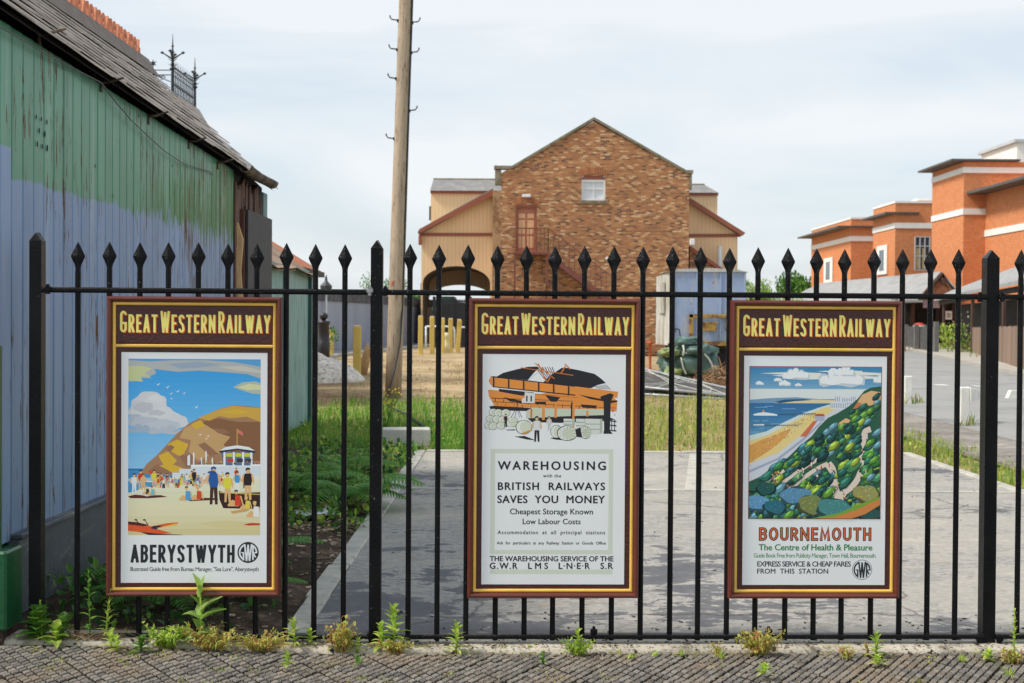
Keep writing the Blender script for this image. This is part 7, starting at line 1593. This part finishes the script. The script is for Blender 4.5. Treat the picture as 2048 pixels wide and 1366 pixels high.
weed_clump(425, 1296, .30, .10, 'dense yellow green weed mat around the sow thistle', 11, 300, L_red, .016); weed_clump(520, 1298, .30, .08, 'reddish weed mat at the right corner of the beach poster', 12, 320, L_red, .014)
weed_leafy(588, 1290, .10, 'light green pointed weed left of the first open picket', 13, 14, .06, .014); weed_leafy(622, 1284, .06, 'small bright weed at the slab corner', 14, 12, .05, .014)
weed_clump(682, 1296, .17, .14, 'orange tinted weed clump left of the middle post', 15, 220, L_red, .018); weed_leafy(700, 1272, .05, 'thin green sprig behind the orange tinted clump', 43, 8, .04, .014, L_mid)
weed_leafy(788, 1290, .15, 'bright star leaved weed right of the middle post', 16, 22, .085, .017); weed_leafy(762, 1288, .08, 'shorter star leaved weed touching the middle post', 17, 14, .06, .016); weed_clump(790, 1302, .16, .06, 'red and yellow weed mat under the star leaved weed', 18, 220, L_red, .013)
weed_leafy(912, 1304, .11, 'bright upright weed left of the warehouse poster', 19, 18, .065, .014); weed_leafy(714, 1296, .05, 'pale narrow leaved weed on the setts before the middle post', 20, 12, .05, .009)
weed_leafy(1158, 1300, .09, 'pointed green weed beside the left rail foot', 21, 14, .05, .014); weed_clump(1155, 1306, .17, .07, 'yellow weed mat beside the left rail foot', 22, 200, L_bright, .014)
weed_clump(1520, 1306, .21, .11, 'big red and green weed mound at the right rail foot', 23, 380, L_red, .016); weed_clump(1437, 1306, .07, .05, 'small red weed left of the weed mound', 24, 60, L_red, .012)
for (u, v, h, s_, lb) in ((1262, 1312, .05, 25, 'small grass tuft right of the left rail foot'), (1362, 1308, .06, 26, 'grass tuft halfway between the rail feet'), (1445, 1312, .07, 27, 'grass tuft with long stalks left of the weed mound'), (1925, 1318, .05, 28, 'yellowish grass tuft left of the right post'), (2018, 1345, .06, 29, 'grass tuft at the lower right corner'), (1310, 1308, .04, 44, 'tiny grass tuft between the left rail foot and the open bay')): weed_tuft(u, v, h, lb, s_)
weed_leafy(1752, 1312, .085, 'bright green weed under the right part of the cliff gardens poster', 30, 16, .06, .013); weed_leafy(1735, 1310, .05, 'small yellowish sprig left of the bright green weed', 31, 8, .03, .012, L_red); weed_leafy(1757, 1326, .03, 'flat green weed on the setts below the cliff gardens poster', 32, 12, .045, .012)
weed_leafy(1528, 1345, .03, 'flat star shaped weed on the setts below the weed mound', 33, 12, .05, .012); weed_clump(1692, 1312, .09, .05, 'small dull weed under the cliff gardens poster', 34, 80, L_red, .012)
weed_spire(2028, 1318, .20, 'tall thin weed right of the right post', 35, 30, .035, .009); weed_clump(2026, 1320, .12, .05, 'reddish base leaves of the tall thin weed', 36, 90, L_red, .016)
weed_leafy(1975, 1316, .03, 'flat leafy weed at the foot of the right post', 37, 10, .045, .016); weed_leafy(1085, 1322, .04, 'small dark weed on the setts under the warehouse poster', 38, 9, .03, .012, L_mid)
weed_tuft(715, 1322, .06, 'green grass tuft on the setts before the middle post', 39, 34, L_mid); weed_leafy(575, 1330, .05, 'lone pale weed on the setts right of the beach poster', 40, 12, .04, .012)
# moss and seedlings in the sett joints
r = random.Random(77); b = MB()
spots = []
for (u, v, n) in ((62, 1312, 16), (40, 1290, 14), (68, 1316, 20), (115, 1330, 22), (160, 1298, 30), (148, 1302, 20), (105, 1345, 18), (245, 1330, 22), (270, 1318, 16), (265, 1320, 14), (318, 1314, 22), (330, 1322, 14), (346, 1306, 20), (465, 1320, 20), (400, 1318, 12), (445, 1340, 20), (430, 1362, 16), (505, 1342, 14), (360, 1360, 20), (720, 1348, 22), (700, 1362, 18), (655, 1328, 22), (765, 1350, 14), (905, 1340, 22), (1090, 1336, 18), (1100, 1350, 14), (1210, 1345, 20), (1430, 1330, 12), (1600, 1362, 16), (1835, 1352, 18), (1720, 1352, 12), (1860, 1322, 16), (1960, 1312, 20), (1780, 1316, 16), (1660, 1308, 18), (1000, 1306, 22), (1060, 1308, 26), (1230, 1310, 20), (1400, 1312, 20), (850, 1306, 16), (950, 1308, 14), (20, 1280, 26), (150, 1284, 26), (260, 1290, 24)):
    for i in range(n * 2):
        q = PZ(u + r.gauss(0, 12), v + r.gauss(0, 3.2), -.02); q.z = slope(q.x, q.y) - .004 if q.y < FR + .033 * q.x else .003 + rise(q.x)
        leaf(b, q, rdir(r, .9), r.uniform(.008, .024), r.uniform(.003, .009), .3, .1, 2, m=r.choice([L_moss, L_moss, L_bright]))
tag(b.build('moss', None, None, False, 'stuff'), 'yellow green moss and seedlings in the joints of the setts', 'moss')
r = random.Random(5); b = MB(); m_deb = M('dry_leaf_crumbs', S(150, 128, 100), .9, .3, 40, island=.5)
for i in range(2300):
    u = r.uniform(-10, 2060); v = (1303 + r.gauss(0, 5) if r.random() < .55 else r.uniform(1285, 1366)) + (u - 1024) * .008; q = PZ(u, v, -.01); q.z = (slope(q.x, q.y) + .002) if q.y < FR - .01 + .033 * q.x else .008 + rise(q.x); s_ = r.uniform(.002, .006); b.box(q, (s_ * r.uniform(1, 3), s_, .002), None, Matrix.Rotation(r.uniform(0, 6.3), 3, 'Z') @ Matrix.Rotation(r.uniform(-.4, .4), 3, 'X'))
tag(b.build('leaf_litter', m_deb, None, False, 'stuff'), 'dry crumbs of leaf litter along the threshold and setts', 'leaf litter')
r = random.Random(91); b = MB(); m_fl = M('dark_debris', S(58, 52, 46), .9, .3, 40, island=.5)
for i in range(260):
    x = r.uniform(-.9, 4.2); y = r.uniform(6.34, 6.9) if r.random() < .5 else r.uniform(6.4, 15); s_ = r.uniform(.003, .010); b.box((x, y, .004), (s_ * r.uniform(1, 3), s_, .003), None, Matrix.Rotation(r.uniform(0, 6.3), 3, 'Z'))
for i in range(110):
    x = r.uniform(-1.0, 2.4); y = 6.17 + .033 * x + r.uniform(-.03, .09); s_ = r.uniform(.004, .010); b.box((x, y, .012 + rise(x)), (s_ * r.uniform(1, 2.8), s_ * .8, .004), None, Matrix.Rotation(r.uniform(0, 6.3), 3, 'Z'))
tag(b.build('slab_debris', m_fl, None, False, 'stuff'), 'dark crumbs and dead leaves lying on the concrete slab', 'debris')
# ragwort by the pole, weeds near the cabin, trees far behind
q = PZ(768, 884); t = thing('ragwort', 'yellow flowering ragwort in the grass beside the middle post', 'ragwort', (q.x, 16.6, 0)); b = MB(); fl = MB(); r = random.Random(15)
for i in range(11):
    e = Vector((q.x + r.gauss(0, .12), 16.6 + r.gauss(0, .1), r.uniform(.25, .62))); b.tube([(q.x + r.gauss(0, .04), 16.6, 0), e], .004, 4)
    for k in range(9): f = r.random(); leaf(b, Vector((q.x, 16.6, 0)).lerp(e, f), rdir(r, 1.2), .07, .02, .3, .1, 3)
    for k in range(7): leaf(fl, e + Vector((r.gauss(0, .03), r.gauss(0, .03), r.gauss(0, .015))), rdir(r, .8), .028, .022, .1, .1, 2)
b.build('stems', L_mid, t); fl.build('flowers', L_flow, t)
q = PZ(890, 705); t = thing('tall_weeds', 'bright green weeds growing against the black cabin wall', 'weed', tuple(PZ(1897, 702))); b = MB(); r = random.Random(8); q = PZ(1897, 702)
for i in range(260): leaf(b, Vector((q.x + r.gauss(0, .45), q.y + r.gauss(0, .3), r.uniform(0, 1.3))), rdir(r, .9), .30, .10, .3, .1, 3)
b.build('leaves', L_bright, t)
q = PZ(1928, 708); t = thing('bush', 'small pale bush climbing the chain link fence', 'bush', tuple(q)); b = MB()
for i in range(420): leaf(b, Vector((q.x + r.gauss(0, .42), q.y + r.gauss(0, .3), abs(r.gauss(.4, .5)))), rdir(r, 1.2), .16, .08, .3, .1, 3, m=r.choice([L_bright, L_mid, L_dry]))
b.build('leaves', None, t)
def tree(name, label, cat, p, w_, h, seed, mats, trunk=.3, n=1500, ls=.5):
    r = random.Random(seed); t = thing(name, label, cat, p); p = Vector(p); b = MB(); b.tube([p, p + Vector((.1, 0, h * .35)), p + Vector((-.1, 0, h * .7))], [trunk, trunk * .75, trunk * .3], 8)
    for k in range(5): a = k * 1.3; b.tube([p + Vector((0, 0, h * .35)), p + Vector((math.cos(a) * w_ * .25, math.sin(a) * w_ * .25, h * .65))], [trunk * .4, trunk * .1], 5)
    b.build('trunk', m_tb, t, True); c = MB(); cl_ = [(Vector((r.uniform(-.5, .5) * w_, r.uniform(-.35, .35) * w_, h * r.uniform(.35, .86))), r.uniform(.16, .30) * w_) for _ in range(16)]
    for i in range(n):
        cc, rad = r.choice(cl_); d = Vector((r.gauss(0, 1), r.gauss(0, 1), r.gauss(0, 1))).normalized() * rad * r.random() ** .33; leaf(c, p + cc + d, rdir(r, 1.3), ls * r.uniform(.6, 1.3), ls * r.uniform(.35, .6), .2, .1, 2, m=r.choice(mats))
    c.build('crown', None, t)
tree('tree', 'rounded dark green tree left of the orange brick block', 'tree', (PY(1592, 600, 140).x + 2, 140, 0), 6, 6.2, 1, [L_mid, L_dark], .35, 2600, .55); tree('tree', 'dark tree touching the orange brick block', 'tree', (PY(1618, 600, 138).x + 2, 138, 0), 6, 6.9, 2, [L_mid, L_dark], .35, 2600, .55)
tree('tree', 'low light green tree in the gap beside the blue van', 'tree', (PY(1503, 600, 95).x, 95, 0), 2.6, 4.6, 3, [L_bright, L_mid], .2, 2600, .2); tree('tree', 'bright bush topped tree between van and dark trees', 'tree', (PY(1556, 600, 110).x, 110, 0), 3.2, 3.7, 4, [L_bright, L_mid], .2, 2400, .2)
tree('tree', 'small tree peeping out left of the telegraph pole', 'tree', (PY(768, 600, 100).x, 100, 0), 3.0, 4.6, 5, [L_mid, L_dark], .2, 3200, .18); tree('tree', 'small tree just right of the telegraph pole above the hoarding', 'tree', (PY(816, 600, 100).x, 100, 0), 2.4, 3.7, 6, [L_mid, L_dark], .2, 2600, .18)
tree('shrub', 'small green shrub between the rubble heap and the hoarding', 'shrub', (PY(634, 725, 41).x, 41, .25), 1.2, .9, 7, [L_dark, L_mid], .05, 500, .12)
